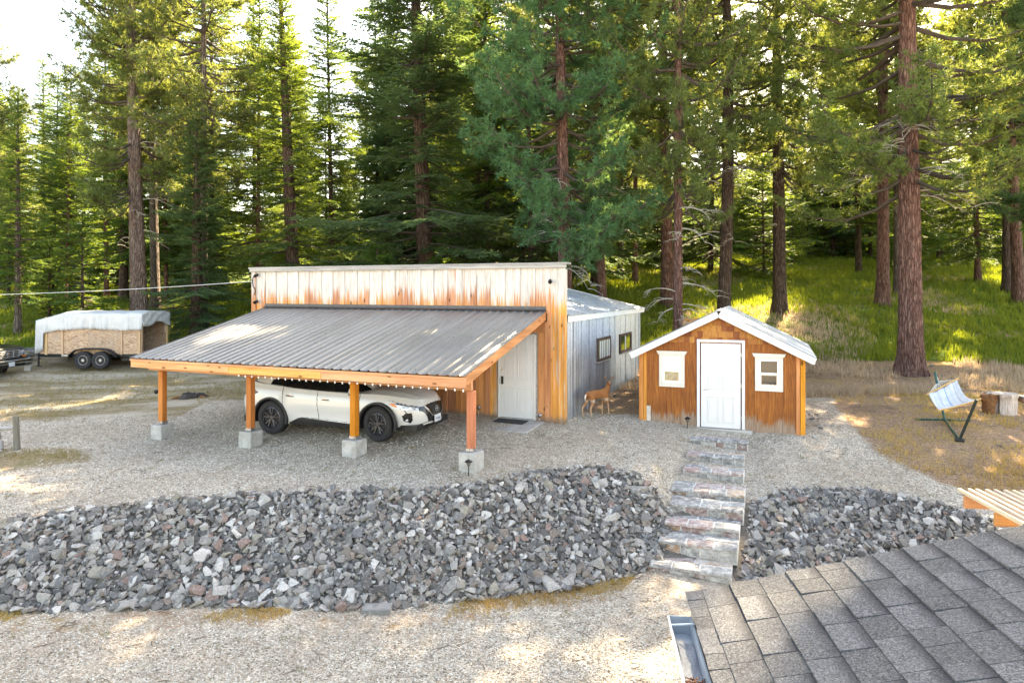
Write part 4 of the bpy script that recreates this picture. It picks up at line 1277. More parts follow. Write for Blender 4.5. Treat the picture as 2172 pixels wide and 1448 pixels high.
# top deck rings towards the centre line (bonnet)
rings = [Pv[I[-1]]]
nr = 14
for q in range(1, nr + 1):
    f_ = 1 - q / nr
    e = Pv[I[-1]].copy()
    crown = np.where(e[:, 0] > -.3, ip(e[:, 0], [(-.4, .11), (0, .12), (.4, .105), (.7, .06), (.87, .012)]), .10)
    yn = np.abs(e[:, 1]).copy(); rel = f_
    e[:, 1] *= f_
    lift = crown * (1 - (rel ** 2.2))
    # bonnet edge ridge
    lift += .012 * np.exp(-((rel - .72) / .12) ** 2) * (e[:, 0] > -.3)
    e[:, 2] += lift * np.clip(yn / .3, 0, 1)
    rings.append(e)
TV = np.concatenate(rings); J = np.arange((nr + 1) * NS).reshape(nr + 1, NS); Jn = np.roll(J, -1, axis=1)
TF = np.stack([J[:-1], Jn[:-1], Jn[1:], J[1:]], -1).reshape(-1, 4)
body = sub(keep & (lab == 0), 'body', M_PEARL, car)
link('bonnet', np_mesh('bonnet', TV, TF, M_PEARL, True), body)
for k, (nm, mat) in enumerate(names):
    for sd_ in (-1, 1):
        ms = keep & (lab == k + 1)
        if nm in ('grille', 'front_trim', 'lower_grille', 'lower_bumper', 'chin_trim'):
            if sd_ == 1: continue
            sub(ms, nm, mat, car)
        else:
            sub(ms & (np.sign(cen[:, 1]) == sd_), nm, mat, car)
for sd_ in (-1, 1):
    sub(keep & (lab == 90) & (np.sign(cen[:, 1]) == sd_), 'turn_signal', M_AMBER, car)
    sub(keep & (lab == 91) & (np.sign(cen[:, 1]) == sd_), 'headlight_bezel', M_GLOSSB, car)
sub(keep & (lab == 92), 'panel_gaps', M_BLACKP, car)
# underside
m = MB(); m.box((-1.42, 0, .30), (4.6, 1.55, .12)); m.build('underbody', M_BLACKP, car)
m = MB(); m.box((-1.42, 0, .45), (2.0, 1.6, .30)); m.build('floor_pan', M_BLACKP, car)
# arches: liner and cladding
for xc_ in (0, -2.825):
    for sd_ in (-1, 1):
        yo = .93 if xc_ == 0 else .94
        m = MB(); nn = 40
        ring = []
        for k in range(nn + 1):
            a = R(-14) + (R(180 + 28)) * k / nn
            for (rr, yy) in ((ARCH - .012, .62), (ARCH - .012, yo + .022), (ARCH + .012, yo + .040), (ARCH + .046, yo + .034), (ARCH + .052, yo - .02)):
                ring.append((xc_ + rr * math.cos(a), sd_ * yy, WZ + rr * math.sin(a)))
        m.add(ring, [(k * 5 + q, k * 5 + q + 1, (k + 1) * 5 + q + 1, (k + 1) * 5 + q) for k in range(nn) for q in range(4)])
        m.build('wheel_arch', M_BLACKP, car, smooth=40)
        m = MB(); m.box((xc_, sd_ * .66, .50), (.80, .06, .52)); m.build('arch_liner', M_BLACKP, car)
        make_wheel(car, (xc_, sd_ * (TR + .0), WR), WR, .235, .245, sd_, 'alloy', steer=R(-7) if xc_ == 0 else 0)
# greenhouse
gh = []
GT = 18
for j in range(GT + 1):
    t = j / GT
    w_ = .855 - .24 * t - .05 * t * t; xf_ = -.02 - 1.02 * t ** .85; xr_ = -3.66 + .52 * t
    x, y = outline(w_, 0, 0, ths[::4]) if False else (None, None)
    thq = np.linspace(0, 2 * PI, 160, endpoint=False)
    c, s_ = np.cos(thq), np.sin(thq); xm = (xf_ + xr_) / 2; al = (xf_ - xr_) / 2
    x = xm + al * np.sign(c) * np.abs(c) ** .5; y = w_ * np.sign(s_) * np.abs(s_) ** .45
    zb = ip(x, TOPL) + .0 ; zt = 1.60 - .035 * ((x + 1.9) / 1.2) ** 2
    gh.append(np.stack([x, y, (zb - .02) + (zt - zb + .02) * t], 1))
gv = np.concatenate(gh); K = np.arange((GT + 1) * 160).reshape(GT + 1, 160); Kn = np.roll(K, -1, 1)
gf = np.stack([K[:-1], Kn[:-1], Kn[1:], K[1:]], -1).reshape(-1, 4)
gc = gv[gf].mean(1)
tlev = np.repeat(np.arange(GT) / GT, 160)
pill = ((np.abs(gc[:, 1]) > .3) & (gc[:, 0] < -2.55 - 1.1 * (1 - tlev) * .0) & (gc[:, 0] < -2.50 - .45 * (1 - tlev) + .9 * tlev * 0)) | (tlev > .86)
pill |= (np.abs(gc[:, 0] - (-.10 - .98 * tlev ** .85)) < .05) & (np.abs(gc[:, 1]) > .35)
link('windows', np_mesh('windows', gv, gf[~pill], M_CARGLASS, True), car)
used, inv = np.unique(gf[pill], return_inverse=True)
link('roof_pillars', np_mesh('roof_pillars', gv[used], inv.reshape(-1, 4), M_PEARL, True), car)
tr = [gh[-1]]
for q in range(1, 7):
    e = gh[-1].copy(); f_ = 1 - q / 6; e[:, 1] *= f_; e[:, 2] += .05 * (1 - f_ * f_); tr.append(e)
tv = np.concatenate(tr); K = np.arange(7 * 160).reshape(7, 160); Kn = np.roll(K, -1, 1)
link('roof_panel', np_mesh('roof_panel', tv, np.stack([K[:-1], Kn[:-1], Kn[1:], K[1:]], -1).reshape(-1, 4), M_PEARL, True), car)
# mirrors, handles, badge, plate, logo
for sd_ in (-1, 1):
    m = MB(); m.lathe([(0, -.105), (.05, -.10), (.085, -.06), (.095, 0), (.085, .06), (.05, .10), (0, .105)], 20, Matrix.Scale(.62, 3, (1, 0, 0)) @ Matrix.Rotation(R(90), 3, 'X') @ Matrix.Scale(.85, 3, (0, 1, 0)))
    mir = m.build('mirror', M_PEARL, car, (-.56, sd_ * 1.02, 1.10), smooth=60)
    m = MB(); m.bar((0, 0, -.05), (.02, -sd_ * .16, -.08), .05, .03); m.box((0, 0, -.075), (.11, .19, .02), ch=.008); m.build('mirror_base', M_GLOSSB, mir)
    for xh in (-1.32, -2.28):
        m = MB(); m.tube([(-.10, 0, 0), (-.07, sd_ * .022, .004), (.07, sd_ * .022, -.004), (.10, 0, -.006)], .014, 8); m.box((-.02, -sd_ * .004, .002), (.20, .012, .065), ch=.004)
        m.build('door_handle', M_CHROME, car, (xh, sd_ * .935, .875 + (-.02 if xh > -2 else .025)), smooth=40)
    # chrome V beside the grille
    m = MB()
    pts = []
    for (d_, z_) in ((.42, .745), (.36, .67), (.28, .57), (.22, .515), (.12, .500), (0, .497)):
        k = int(np.argmin(np.abs(dn - sd_ * d_))); j = int(np.argmin(np.abs(P[:, k, 2] - z_))); pts.append(Vector(P[j, k]) + Vector((.012, 0, 0)))
    m.tube(pts, .013, 8); m.build('grille_chrome', M_CHROME, car, smooth=True)
    # sill brightwork
    m = MB(); pts = []
    for x_, z_ in ((-1.85, .425), (-1.2, .395), (-.6, .36), (-.45, .35)): pts.append((x_, sd_ * (.935), z_))
    m.tube(pts, .010, 6); m.build('sill_brightwork', M_CHROME, car, smooth=True)
    k = int(np.argmin(np.abs(dn - sd_ * .88))); j = int(np.argmin(np.abs(P[:, k, 2] - .47))); q = P[j, k]
    m = MB(); m.lathe([(0, .03), (.03, .025), (.04, 0)], 16, Matrix.Rotation(R(90), 3, 'Y')); m.build('fog_lamp', M_LAMP, car, (q[0] + .002, q[1] + sd_ * .0, q[2]), (0, 0, sd_ * R(35)))
nose = P[:, 0, :]
def nose_x(z): return float(np.interp(z, nose[:, 2], nose[:, 0]))
m = MB()
for k in range(24):
    a0, a1 = 2 * PI * k / 24, 2 * PI * (k + 1) / 24
    m.bar((0, .058 * math.cos(a0), .058 * math.sin(a0)), (0, .058 * math.cos(a1), .058 * math.sin(a1)), .014, .012, up=(1, 0, 0))
m.box((.004, 0, 0), (.012, .15, .026), ch=.003)
m.build('badge', M_CHROME, car, (nose_x(.635) + .014, 0, .635))
tc = bpy.data.curves.new('badge_letters', 'FONT'); tc.body = 'NISSAN'; tc.size = .024; tc.align_x = 'CENTER'; tc.align_y = 'CENTER'; tc.extrude = .001
def text_mesh(body_, size, mat, name, parent, loc, rot, ext=.001):
    tc = bpy.data.curves.new(name, 'FONT'); tc.body = body_; tc.size = size; tc.align_x = 'CENTER'; tc.align_y = 'CENTER'; tc.extrude = ext
    to = bpy.data.objects.new(name, tc); COL.objects.link(to)
    dg = bpy.context.evaluated_depsgraph_get(); me = bpy.data.meshes.new_from_object(to.evaluated_get(dg))
    bpy.data.objects.remove(to); me.materials.clear(); me.materials.append(mat)
    return link(name, me, parent, loc, rot)
text_mesh('NISSAN', .026, M_GLOSSB, 'badge_lettering', car, (nose_x(.635) + .0225, 0, .635), (R(90), 0, R(90)))
M_PLATE = plain('number_plate_white', (.62, .66, .72), .4, var=.08)
m = MB(); m.box((0, 0, 0), (.008, .31, .155), ch=.003); pl = m.build('number_plate', M_PLATE, car, (nose_x(.44) + .022, 0, .425))
text_mesh('7Y6066', .075, plain('plate_ink', (.02, .03, .08), .5), 'plate_lettering', pl, (.0055, 0, -.012), (R(90), 0, R(90)))
m = MB(); m.box((0, 0, 0), (.012, .34, .185), ch=.004); m.build('plate_frame', M_BLACKP, car, (nose_x(.44) + .012, 0, .425))
bpy.data.curves.remove(bpy.data.curves['badge_letters']) if 'badge_letters' in bpy.data.curves else None
# ---------------------------------------------------------------- box trailer under a tarp
tg = H1(-16.3, 26.9)
trl = thing('trailer', 'plywood-sided tandem axle trailer under a white tarp', 'trailer', (-18.45, 26.6, tg), R(-1.0))
TLn, TWd = 4.07, 2.0
def _osb():
    n = NT('weathered_plywood', .85, 0, .2); o = n.rvec()
    g = n.noise(n.map(o, (3, 3, 9)), 1.3, 6, .7, 2.5)
    c = n.ramp(g, [(.32, (.11, .055, .032)), (.44, (.36, .22, .14)), (.58, (.56, .40, .28)), (.8, (.66, .52, .40))])
    c = n.mix(n.rng(n.noise(o, 1.3, 3), .5, .7, 0, .6), c, (.40, .31, .25))
    c = n.mix(n.rng(n.noise(n.map(o, (2, 2, .6)), 1.5, 4, .7), .6, .75, 0, .6), c, (.17, .085, .05))
    c = n.hsv(c, .5, 1, n.rng(n.rnd(), 0, 1, .8, 1.2))
    n.col(c); n.bump(g, .4, .005); return n.m
M_OSB = _osb()
M_TFR = plain('trailer_black', (.012, .013, .015), .45, .2, var=.3)
m = MB()
for y in (.03, TWd - .03): m.box((TLn / 2 + .15, y, .50), (TLn + .3, .06, .12), ch=.006)
for k in range(6): m.box((.1 + k * (TLn - .2) / 5, TWd / 2, .50), (.06, TWd - .12, .08))
m.bar((.05, .1, .50), (-.95, TWd / 2 - .03, .48), .06, .11); m.bar((.05, TWd - .1, .50), (-.95, TWd / 2 + .03, .48), .06, .11)
m.build('frame', M_TFR, trl)
m = MB(); m.box((0, 0, 0), (TLn, TWd - .12, .04)); m.build('floor', M_OSB, trl, (TLn / 2, TWd / 2, .58))
zs0, zs1 = .56, 1.98
def side_top(x): return 1.80 + .26 * min(1, max(0, x) / .9)
xs = [0, .95, 1.95, 2.95, 3.95]
for a, b in zip(xs[:-1], xs[1:]):
    for y in (.0, TWd):
        m = MB(); cx = (a + b) / 2
        m.prism([(a - cx + .003, zs0), (b - cx - .003, zs0), (b - cx - .003, side_top(b)), (a - cx + .003, side_top(a))], -.010, .010, 'y'); m.build('side_panel', M_OSB, trl, (cx, y, 0))
m = MB(); m.box((0, 0, 0), (.02, TWd - .03, 1.2)); m.build('front_panel', M_OSB, trl, (.012, TWd / 2, zs0 + .6))
M_STUD = wood('trailer_stud', 'z', (.55, .36, .20), (.36, .20, .10), hue_var=.15)
for x in (.32, .96, 1.0 + 2.28, 3.97):
    m = MB(); m.box((0, 0, 0), (.085 if x < 3.9 else .10, .035, 1.46), ch=.004); m.build('stud', M_STUD, trl, (x, -.028, zs0 + .70))
for y in (.06, TWd - .06):
    m = MB(); m.box((0, 0, 0), (.06, .09, 1.5)); m.build('rear_post', M_STUD, trl, (TLn - .04, y, zs0 + .75))
# tarp: draped sheet with folds
M_TARP = NT('white_tarp', .5, 0, .4); _o = M_TARP.rvec()
M_TARP.col(M_TARP.mix(M_TARP.rng(M_TARP.noise(_o, 2.5, 5, .7), .4, .7, 0, .5), (.56, .565, .57), (.36, .365, .375)))
_n1 = M_TARP.noise(M_TARP.map(_o, (7, 7, 1.5)), 1, 4, .6, 1.0); M_TARP.bump(_n1, .8, .05); M_TARP = M_TARP.m
NXT = 120
def tarp_z(x): return side_top(x) + .06
rows = []
def fold(x, k): return .034 * math.sin(x * 11 + 2 * math.sin(x * 3.1)) * k + .020 * math.sin(x * 27 + 3 * math.sin(x * 5)) * k
cols = []
X0, X1 = -.06, TLn + .03
for i in range(NXT + 1):
    x = X0 + (X1 - X0) * i / NXT
    zt = tarp_z(x)
    drop = .62 + .03 * math.sin(x * 2.3) if x > .9 else .62 - .06 * (1 - max(x, 0) / .9)
    if x < .28: drop = 1.28 - .35 * max(x, 0)
    col = []
    for q in range(7):                    # near skirt, bottom to top
        t = q / 6; col.append((x, -.055 - .03 * (1 - t) + fold(x, (1 - t) + .15), zt - drop * (1 - t)))
    for q in range(1, 12):
        t = q / 12; col.append((x, -.05 + (TWd + .10) * t, zt + .10 * math.sin(PI * t) + .012 * math.sin(x * 7 + t * 5)))
    for q in range(7):
        t = q / 6; col.append((x, TWd + .055 + fold(x + 1, t), zt - .55 * t))
    cols.append(col)
nv = len(cols[0])
m = MB(); m.add([p for c in cols for p in c], [(i * nv + k, (i + 1) * nv + k, (i + 1) * nv + k + 1, i * nv + k + 1) for i in range(NXT) for k in range(nv - 1)])
# rear and front flaps
def flap(x, drop, sg):
    g = []
    for i in range(25):
        y = -.055 + (TWd + .11) * i / 24; t0 = i / 24
        zt = tarp_z(x) + .10 * math.sin(PI * min(1, max(0, t0)))
        g.append([(x + sg * (.03 * (q / 6) + .02 * math.sin(y * 9 + 1.5 * q)), y, zt - (drop + .06 * math.sin(y * 4)) * q / 6) for q in range(7)])
    m.add([p for c in g for p in c], [(i * 7 + k, (i + 1) * 7 + k, (i + 1) * 7 + k + 1, i * 7 + k + 1) for i in range(24) for k in range(6)])
flap(X1, .50, 1); flap(X0, 1.25, -1)
tp = m.build('tarp', M_TARP, trl, smooth=True)
tp.modifiers.new('thickness', 'SOLIDIFY').thickness = .004
m = MB(); m.tube([(X1 + .05, 1.55, 1.62), (X1 + .06, 1.56, 1.45), (X1 + .05, 1.55, 1.32)], .008, 6); m.build('tie_cord', M_TRIM, tp)
wxs = (1.90, 2.58)
for x in wxs:
    for (y, sd_) in ((-.17, -1), (TWd + .17, 1)): make_wheel(trl, (x, y, .335), .335, .20, .19, sd_, 'steel')
for y, sg in ((-.17, 1), (TWd + .17, 1)):
    m = MB(); pr = [(1.35, .42), (1.42, .60), (1.62, .755), (1.90, .80), (2.58, .80), (2.86, .755), (3.10, .60), (3.24, .46)]
    v = [(px, y - .13, pz) for px, pz in pr] + [(px, y + .13, pz) for px, pz in pr]; k = len(pr)
    m.add(v, [(i, i + 1, k + i + 1, k + i) for i in range(k - 1)])
    v2 = [(px, y - .13, pz - .045) for px, pz in pr]
    m.add(v[:k] + v2, [(i, i + 1, k + i + 1, k + i) for i in range(k - 1)])
    fe = m.build('fender', M_TFR, trl, smooth=30); fe.modifiers.new('thickness', 'SOLIDIFY').thickness = .008
m = MB(); m.tube([(1.9, -.1, .335), (1.9, TWd + .1, .335)], .035, 10); m.tube([(2.58, -.1, .335), (2.58, TWd + .1, .335)], .035, 10); m.build('axle', M_TFR, trl)
m = MB(); m.tube([(.02, -.02, .60), (.02, -.02, .10)], .035, 10); m.box((.02, -.02, .09), (.14, .14, .02)); m.build('jack', M_TFR, trl)
m = MB(); m.box((1.05, -.02, .50), (.26, .02, .08), ch=.004); m.build('reflector', M_STEEL, trl)
m = MB(); m.box((3.55, .6, .34), (.7, 1.0, .12)); m.build('axle_springs', M_TFR, trl)
m = MB()
for sx in (-1, 1): m.box((sx * .095, 0, 0), (.03, .19, .19), ch=.006)
m.box((0, -.08, 0), (.16, .03, .19)); m.box((0, .08, 0), (.16, .03, .19)); m.box((0, 0, 0), (.16, .03, .19))
o = m.build('cinder_block', M_CONC, None, (-18.75, 26.45, H1(-18.75, 26.45) + .085), (0, 0, .3)); setp(o, 'grey cinder block on the ground under the trailer front corner', 'block')

# ---------------------------------------------------------------- pickup at the left edge
tk = thing('pickup_truck', 'dark pickup truck with wide chrome grille at the left edge by the trailer', 'truck', (-18.75, 25.35, H1(-19.5, 25.3)), R(2))
def _tpaint():
    n = NT('dark_truck_paint', .3, .1, .5); n.col((.018, .020, .022)); n.b.inputs['Coat Weight'].default_value = .6; return n.m
M_TPAINT = _tpaint()
HWt = .98
m = MB()           # side profile prism with rounded edges
prof = [(-.02, .52), (-.02, 1.06), (-.10, 1.13), (-1.35, 1.22), (-1.45, 1.24), (-5.25, 1.24), (-5.30, .55)]
m.prism(prof, -HWt, HWt, 'y')
bd_ = m.build('body', M_TPAINT, tk); bv = bd_.modifiers.new('bevel', 'BEVEL'); bv.width = .05; bv.segments = 3
m = MB(); m.prism([(-1.40, 1.20), (-2.05, 1.74), (-3.05, 1.76), (-3.20, 1.20)], -HWt + .12, HWt - .12, 'y'); o = m.build('cab_glass', M_CARGLASS, tk)
m = MB(); m.prism([(-2.0, 1.73), (-2.1, 1.80), (-3.0, 1.81), (-3.08, 1.74)], -HWt + .10, HWt - .10, 'y'); m.build('cab_roof', M_TPAINT, tk)
m = MB()
for y in (-HWt + .13, HWt - .13):
    m.bar((-1.40, y, 1.22), (-2.05, y, 1.76), .07, .07); m.bar((-3.12, y, 1.22), (-3.02, y, 1.78), .07, .10); m.bar((-2.35, y, 1.22), (-2.35, y, 1.78), .06, .08)
m.build('cab_pillars', M_TPAINT, tk)
M_GRL = plain('grille_grey', (.36, .37, .38), .4, .4, var=.1)
m = MB()
for z in (.74, .80, .87, .93, .99): m.box((.025, 0, z), (.03, 1.24, .022), ch=.004)
for y in (-.6, -.3, 0, .3, .6): m.box((.028, y, .865), (.03, .03, .27), ch=.004)
m.build('grille', M_GRL, tk)
m = MB(); m.box((-.005, 0, .865), (.03, 1.26, .28)); m.build('grille_backing', M_BLACKP, tk)
m = MB(); m.lathe([(0, .02), (.075, .016), (.085, .0)], 20, Matrix.Rotation(R(90), 3, 'Y') @ Matrix.Scale(.45, 3, (1, 0, 0))); m.build('grille_emblem', M_CHROME, tk, (.04, 0, .87))
for y in (-.80, .80):
    m = MB(); m.box((.012, y, .875), (.05, .30, .21), ch=.012); m.build('headlight', M_LAMP, tk)
    m = MB(); m.box((.008, y + (.11 if y > 0 else -.11), .745), (.06, .14, .07), ch=.01); m.build('turn_signal', M_AMBER, tk)
m = MB(); m.box((.10, 0, .58), (.14, 2.0, .15), ch=.03); m.build('front_bumper', M_CHROME, tk)
m = MB(); m.box((.09, 0, .665), (.12, 1.98, .035), ch=.01); m.build('bumper_pad', M_BLACKP, tk)
m = MB(); m.box((.06, 0, .45), (.10, 1.7, .12), ch=.02); m.build('lower_valance', M_BLACKP, tk)
m = MB(); m.box((.178, 0, .505), (.01, .31, .155), ch=.003); tpl = m.build('number_plate', M_PLATE, tk)
for x in (-.95, -4.3):
    for sd_ in (-1, 1):
        make_wheel(tk, (x, sd_ * .83, .36), .36, .24, .20, sd_, 'steel')
        m = MB()
        pts = []
        for k in range(21):
            a = PI * k / 20
            for rr, yy in ((.42, .86), (.42, HWt + .012), (.47, HWt + .012)): pts.append((x + rr * math.cos(a), sd_ * yy, .42 + rr * math.sin(a)))
        m.add(pts, [(k * 3 + q, k * 3 + q + 1, (k + 1) * 3 + q + 1, (k + 1) * 3 + q) for k in range(20) for q in range(2)])
        m.build('wheel_arch', M_BLACKP, tk)

# ---------------------------------------------------------------- hammock on a stand
def hz(u, v, Yd): return at(u, v, Yd)
A = Vector((10.42, 16.45, 0)); A.z = H1(A.x, A.y) + .03
B = Vector((9.82, 14.98, 0)); B.z = H1(B.x, B.y) + .03
hm = thing('hammock', 'white and blue striped hammock on a green metal stand beside the big pine', 'hammock', (A.x, A.y, A.z - .03))
O = Vector(hm.location)
M_HGREEN = plain('green_metal', (.02, .075, .058), .4, .3, var=.25)
topA = hz(1983, 789, 17.0); topB = hz(2071, 848, 14.72)
dAB = (B - A).normalized(); per = Vector((-dAB.y, dAB.x, 0))
m = MB(); m.tube([A - O, B - O], .028, 10); m.build('base_tube', M_HGREEN, hm)
m = MB(); m.tube([A - O, A + (topA - A) * .08 - O, topA - O], .03, 10); m.build('far_arm', M_HGREEN, hm)
m = MB(); m.tube([B - O, B + (topB - B) * .1 - O, topB - O], .03, 10); m.build('near_arm', plain('dark_metal', (.018, .03, .028), .4, .3), hm)
lf = hz(1942, 893, 16.55); rf = hz(2058, 900, 16.35); lf.z = H1(lf.x, lf.y) + .025; rf.z = H1(rf.x, rf.y) + .025
m = MB(); m.tube([lf - O, A - O, rf - O], .025, 10); m.build('cross_foot', M_HGREEN, hm)
n1 = B + per * .35; n2 = B - per * .35; n1.z = H1(n1.x, n1.y) + .03; n2.z = H1(n2.x, n2.y) + .03
m = MB(); m.tube([n1 * .25 + B * .75 - O, B - O, n2 * .25 + B * .75 - O], .045, 10); m.build('corner_joint', M_BLACKP, hm)
F1, F2 = hz(1969, 835, 16.5), hz(2029, 804, 16.45)
N1, N2 = hz(1999, 868, 15.3), hz(2077, 846, 15.05)
hook = hz(1990, 808, 16.98)
M_ROPE = plain('white_rope', (.72, .70, .66), .8, var=.1)
M_BAMB = plain('spreader_wood', (.55, .33, .13), .5, var=.2, scale=20)
m = MB(); e = (F2 - F1).normalized() * .05; m.tube([F1 - e - O, F2 + e - O], .020, 10); m.build('spreader_bar', M_BAMB, hm)
e = (N2 - N1).normalized() * .04
m = MB(); m.tube([N1 - e - O, (N1 + N2) / 2 + Vector((0, 0, -.03)) - O, N2 + e - O], .018, 10); m.build('spreader_bar', M_BAMB, hm)
m = MB()
for k in range(10):
    p = F1 + (F2 - F1) * (k + .3) / 9.6
    m.tube([hook - O, p - O], .006, 5)
m.tube([topA - O, hook - O], .012, 6)
m.build('suspension_ropes', M_ROPE, hm)
m = MB()
for k in range(8):
    p = N1 + (N2 - N1) * (k + .3) / 7.6
    m.tube([topB - O, p - O], .006, 5)
m.build('suspension_ropes', M_ROPE, hm)
n = NT('striped_canvas', .8, 0, .2)
uvn = n.n('UVMap'); ux = n.sep(uvn.outputs[0])[0]
st = n.ramp(ux, [(0, (.58, .60, .63)), (.13, (.30, .36, .45)), (.145, (.58, .60, .63)), (.24, (.54, .57, .62)), (.30, (.30, .34, .40)), (.315, (.60, .61, .63)), (.46, (.45, .50, .58)), (.47, (.60, .61, .63)), (.53, (.24, .38, .58)), (.57, (.60, .61, .63)), (.68, (.50, .55, .66)), (.72, (.60, .61, .63)), (.83, (.25, .30, .38)), (.845, (.60, .61, .63)), (.93, (.45, .50, .58)), (.94, (.58, .60, .63))], 'CONSTANT')
n.col(n.hsv(st, .5, 1, n.rng(n.noise(n.pos(), 9, 4, .6), .3, .7, .88, 1.08))); n.bump(n.noise(n.pos(), 60, 3), .2, .004)
NU, NVV = 24, 24
gv_ = []; guv = []
for j in range(NVV + 1):
    t = j / NVV
    for i in range(NU + 1):
        s_ = i / NU
        p = (F1 * (1 - s_) + F2 * s_) * (1 - t) + (N1 * (1 - s_) + N2 * s_) * t
        ed = 1 - .10 * math.sin(PI * t)
        c = (F1 + F2) / 2 * (1 - t) + (N1 + N2) / 2 * t
        p = c + (p - c) * ed
        p.z -= .17 * math.sin(PI * t) + .10 * math.sin(PI * s_) * math.sin(PI * min(1, t + .1)) - .012 * math.sin(s_ * 19 + t * 4)
        gv_.append(p - O); guv.append((s_, t))
gf_ = [(j * (NU + 1) + i, j * (NU + 1) + i + 1, (j + 1) * (NU + 1) + i + 1, (j + 1) * (NU + 1) + i) for j in range(NVV) for i in range(NU)]
me = bpy.data.meshes.new('canvas'); me.from_pydata(gv_, [], gf_); me.materials.append(n.m)
ul = me.uv_layers.new(name='UVMap')
for lp in me.loops: ul.data[lp.index].uv = guv[lp.vertex_index]
me.polygons.foreach_set('use_smooth', [True] * len(me.polygons))
cv_ = link('canvas', me, hm); cv_.modifiers.new('thickness', 'SOLIDIFY').thickness = .006

# ---------------------------------------------------------------- log seat and plank bench
lp_ = on(2128, 872, .12); lg = H1(lp_.x, lp_.y)
log = thing('log_seat', 'pale barkless log seat with a split rotten side by the hammock', 'log', (lp_.x, lp_.y, lg))
def _logm():
    n = NT('bare_log_wood', .85, 0, .2); o = n.obj()
    g = n.noise(n.map(o, (11, 11, 1.6)), 1, 5, .7, .8)
    c = n.ramp(g, [(.3, (.20, .14, .10)), (.5, (.46, .38, .33)), (.7, (.62, .56, .51))]); n.col(c); n.bump(g, .7, .02); return n.m
M_LOG = _logm()
M_ROT = plain('rotten_wood', (.17, .075, .03), .95, var=.6, scale=18, bump=.9)
m = MB(); rl = random.Random(8); NA = 44
def lr(a, z):
    r_ = .30 + .012 * math.sin(3 * a + 1) + .008 * math.sin(7 * a) + .01 * math.sin(13 * a + z * 9) - .03 * z
    d = (a - 3.6 + PI) % (2 * PI) - PI
    r_ -= .13 * math.exp(-(d / .16) ** 2) * (1 if z < .45 else .6)
    if z > .40: r_ += .03
    return r_
zz = [-.05, .02, .1, .2, .3, .38, .42, .47, .50]
vs = []
for z in zz:
    for k in range(NA):
        a = 2 * PI * k / NA; r_ = lr(a, z); vs.append((r_ * math.cos(a), r_ * math.sin(a), z))
vs.append((0, 0, .485))
fs = [(i * NA + k, i * NA + (k + 1) % NA, (i + 1) * NA + (k + 1) % NA, (i + 1) * NA + k) for i in range(len(zz) - 1) for k in range(NA)]
fs += [((len(zz) - 1) * NA + k, (len(zz) - 1) * NA + (k + 1) % NA, len(vs) - 1) for k in range(NA)]
m.add(vs, fs); m.build('log', M_LOG, log, smooth=50)
m = MB(); vs = []
for z in (-.05, .1, .22, .34, .42, .48, .52):
    for k in range(16):
        a = 2 * PI * k / 16; sx = .13 + .06 * (z > .3); vs.append((-.40 + sx * math.cos(a) * (1 + .15 * math.sin(3 * a + z * 8)) - .10 * max(0, z - .3), -.05 + .17 * math.sin(a), z - .06 * (math.cos(a) < -.3) * (z > .4)))
m.add(vs, [(i * 16 + k, i * 16 + (k + 1) % 16, (i + 1) * 16 + (k + 1) % 16, (i + 1) * 16 + k) for i in range(6) for k in range(16)] + [tuple(6 * 16 + k for k in range(16))])
m.build('split_slab', M_ROT, log, smooth=50)
m = MB(); vs = []
for (r0, z) in ((0, .535), (.16, .53), (.26, .515), (.27, .50)):
    for k in range(20):
        a = 2 * PI * k / 20; vs.append((-.34 + (r0 + .03 * math.sin(2 * a)) * math.cos(a) * .95, -.02 + r0 * .8 * math.sin(a), z + (-.05 if math.cos(a) < -.4 else 0) * (r0 > .1)))
m.add(vs, [(i * 20 + k, i * 20 + (k + 1) % 20, (i + 1) * 20 + (k + 1) % 20, (i + 1) * 20 + k) for i in range(3) for k in range(20)]); o = m.build('bark_cap', M_LOG, log, smooth=50)
o.modifiers.new('thickness', 'SOLIDIFY').thickness = .03
b0_ = Vector((lp_.x + .46, lp_.y + .06, lg + .34)); b1_ = b0_ + Vector((1.7, -.62, .02))
bn = thing('plank_bench', 'dark heavy plank bench end beside the log seat at the right edge', 'bench', ((b0_.x + b1_.x) / 2, (b0_.y + b1_.y) / 2, H1((b0_.x + b1_.x) / 2, (b0_.y + b1_.y) / 2)))
bo = Vector(bn.location)
M_DPLANK = wood('dark_plank', 'x', (.16, .09, .07), (.07, .04, .035), hue_var=.1, knots=False)
m = MB(); m.bar(b0_ - bo, b1_ - bo, .34, .15, .012); m.build('seat_plank', M_DPLANK, bn)
m = MB(); m.bar(b0_ - bo + Vector((0, 0, .078)), b1_ - bo + Vector((0, 0, .078)), .33, .01); m.build('bleached_seat_top', M_GREYWOOD, bn)
for t in (.22, .8):
    q = b0_.lerp(b1_, t); g_ = H1(q.x, q.y)
    m = MB(); m.box((q.x - bo.x, q.y - bo.y, (g_ - .03 + q.z - .075) / 2 - bo.z), (.22, .26, q.z - .075 - g_ + .03), ch=.02); m.build('support_block', M_ROT, bn)

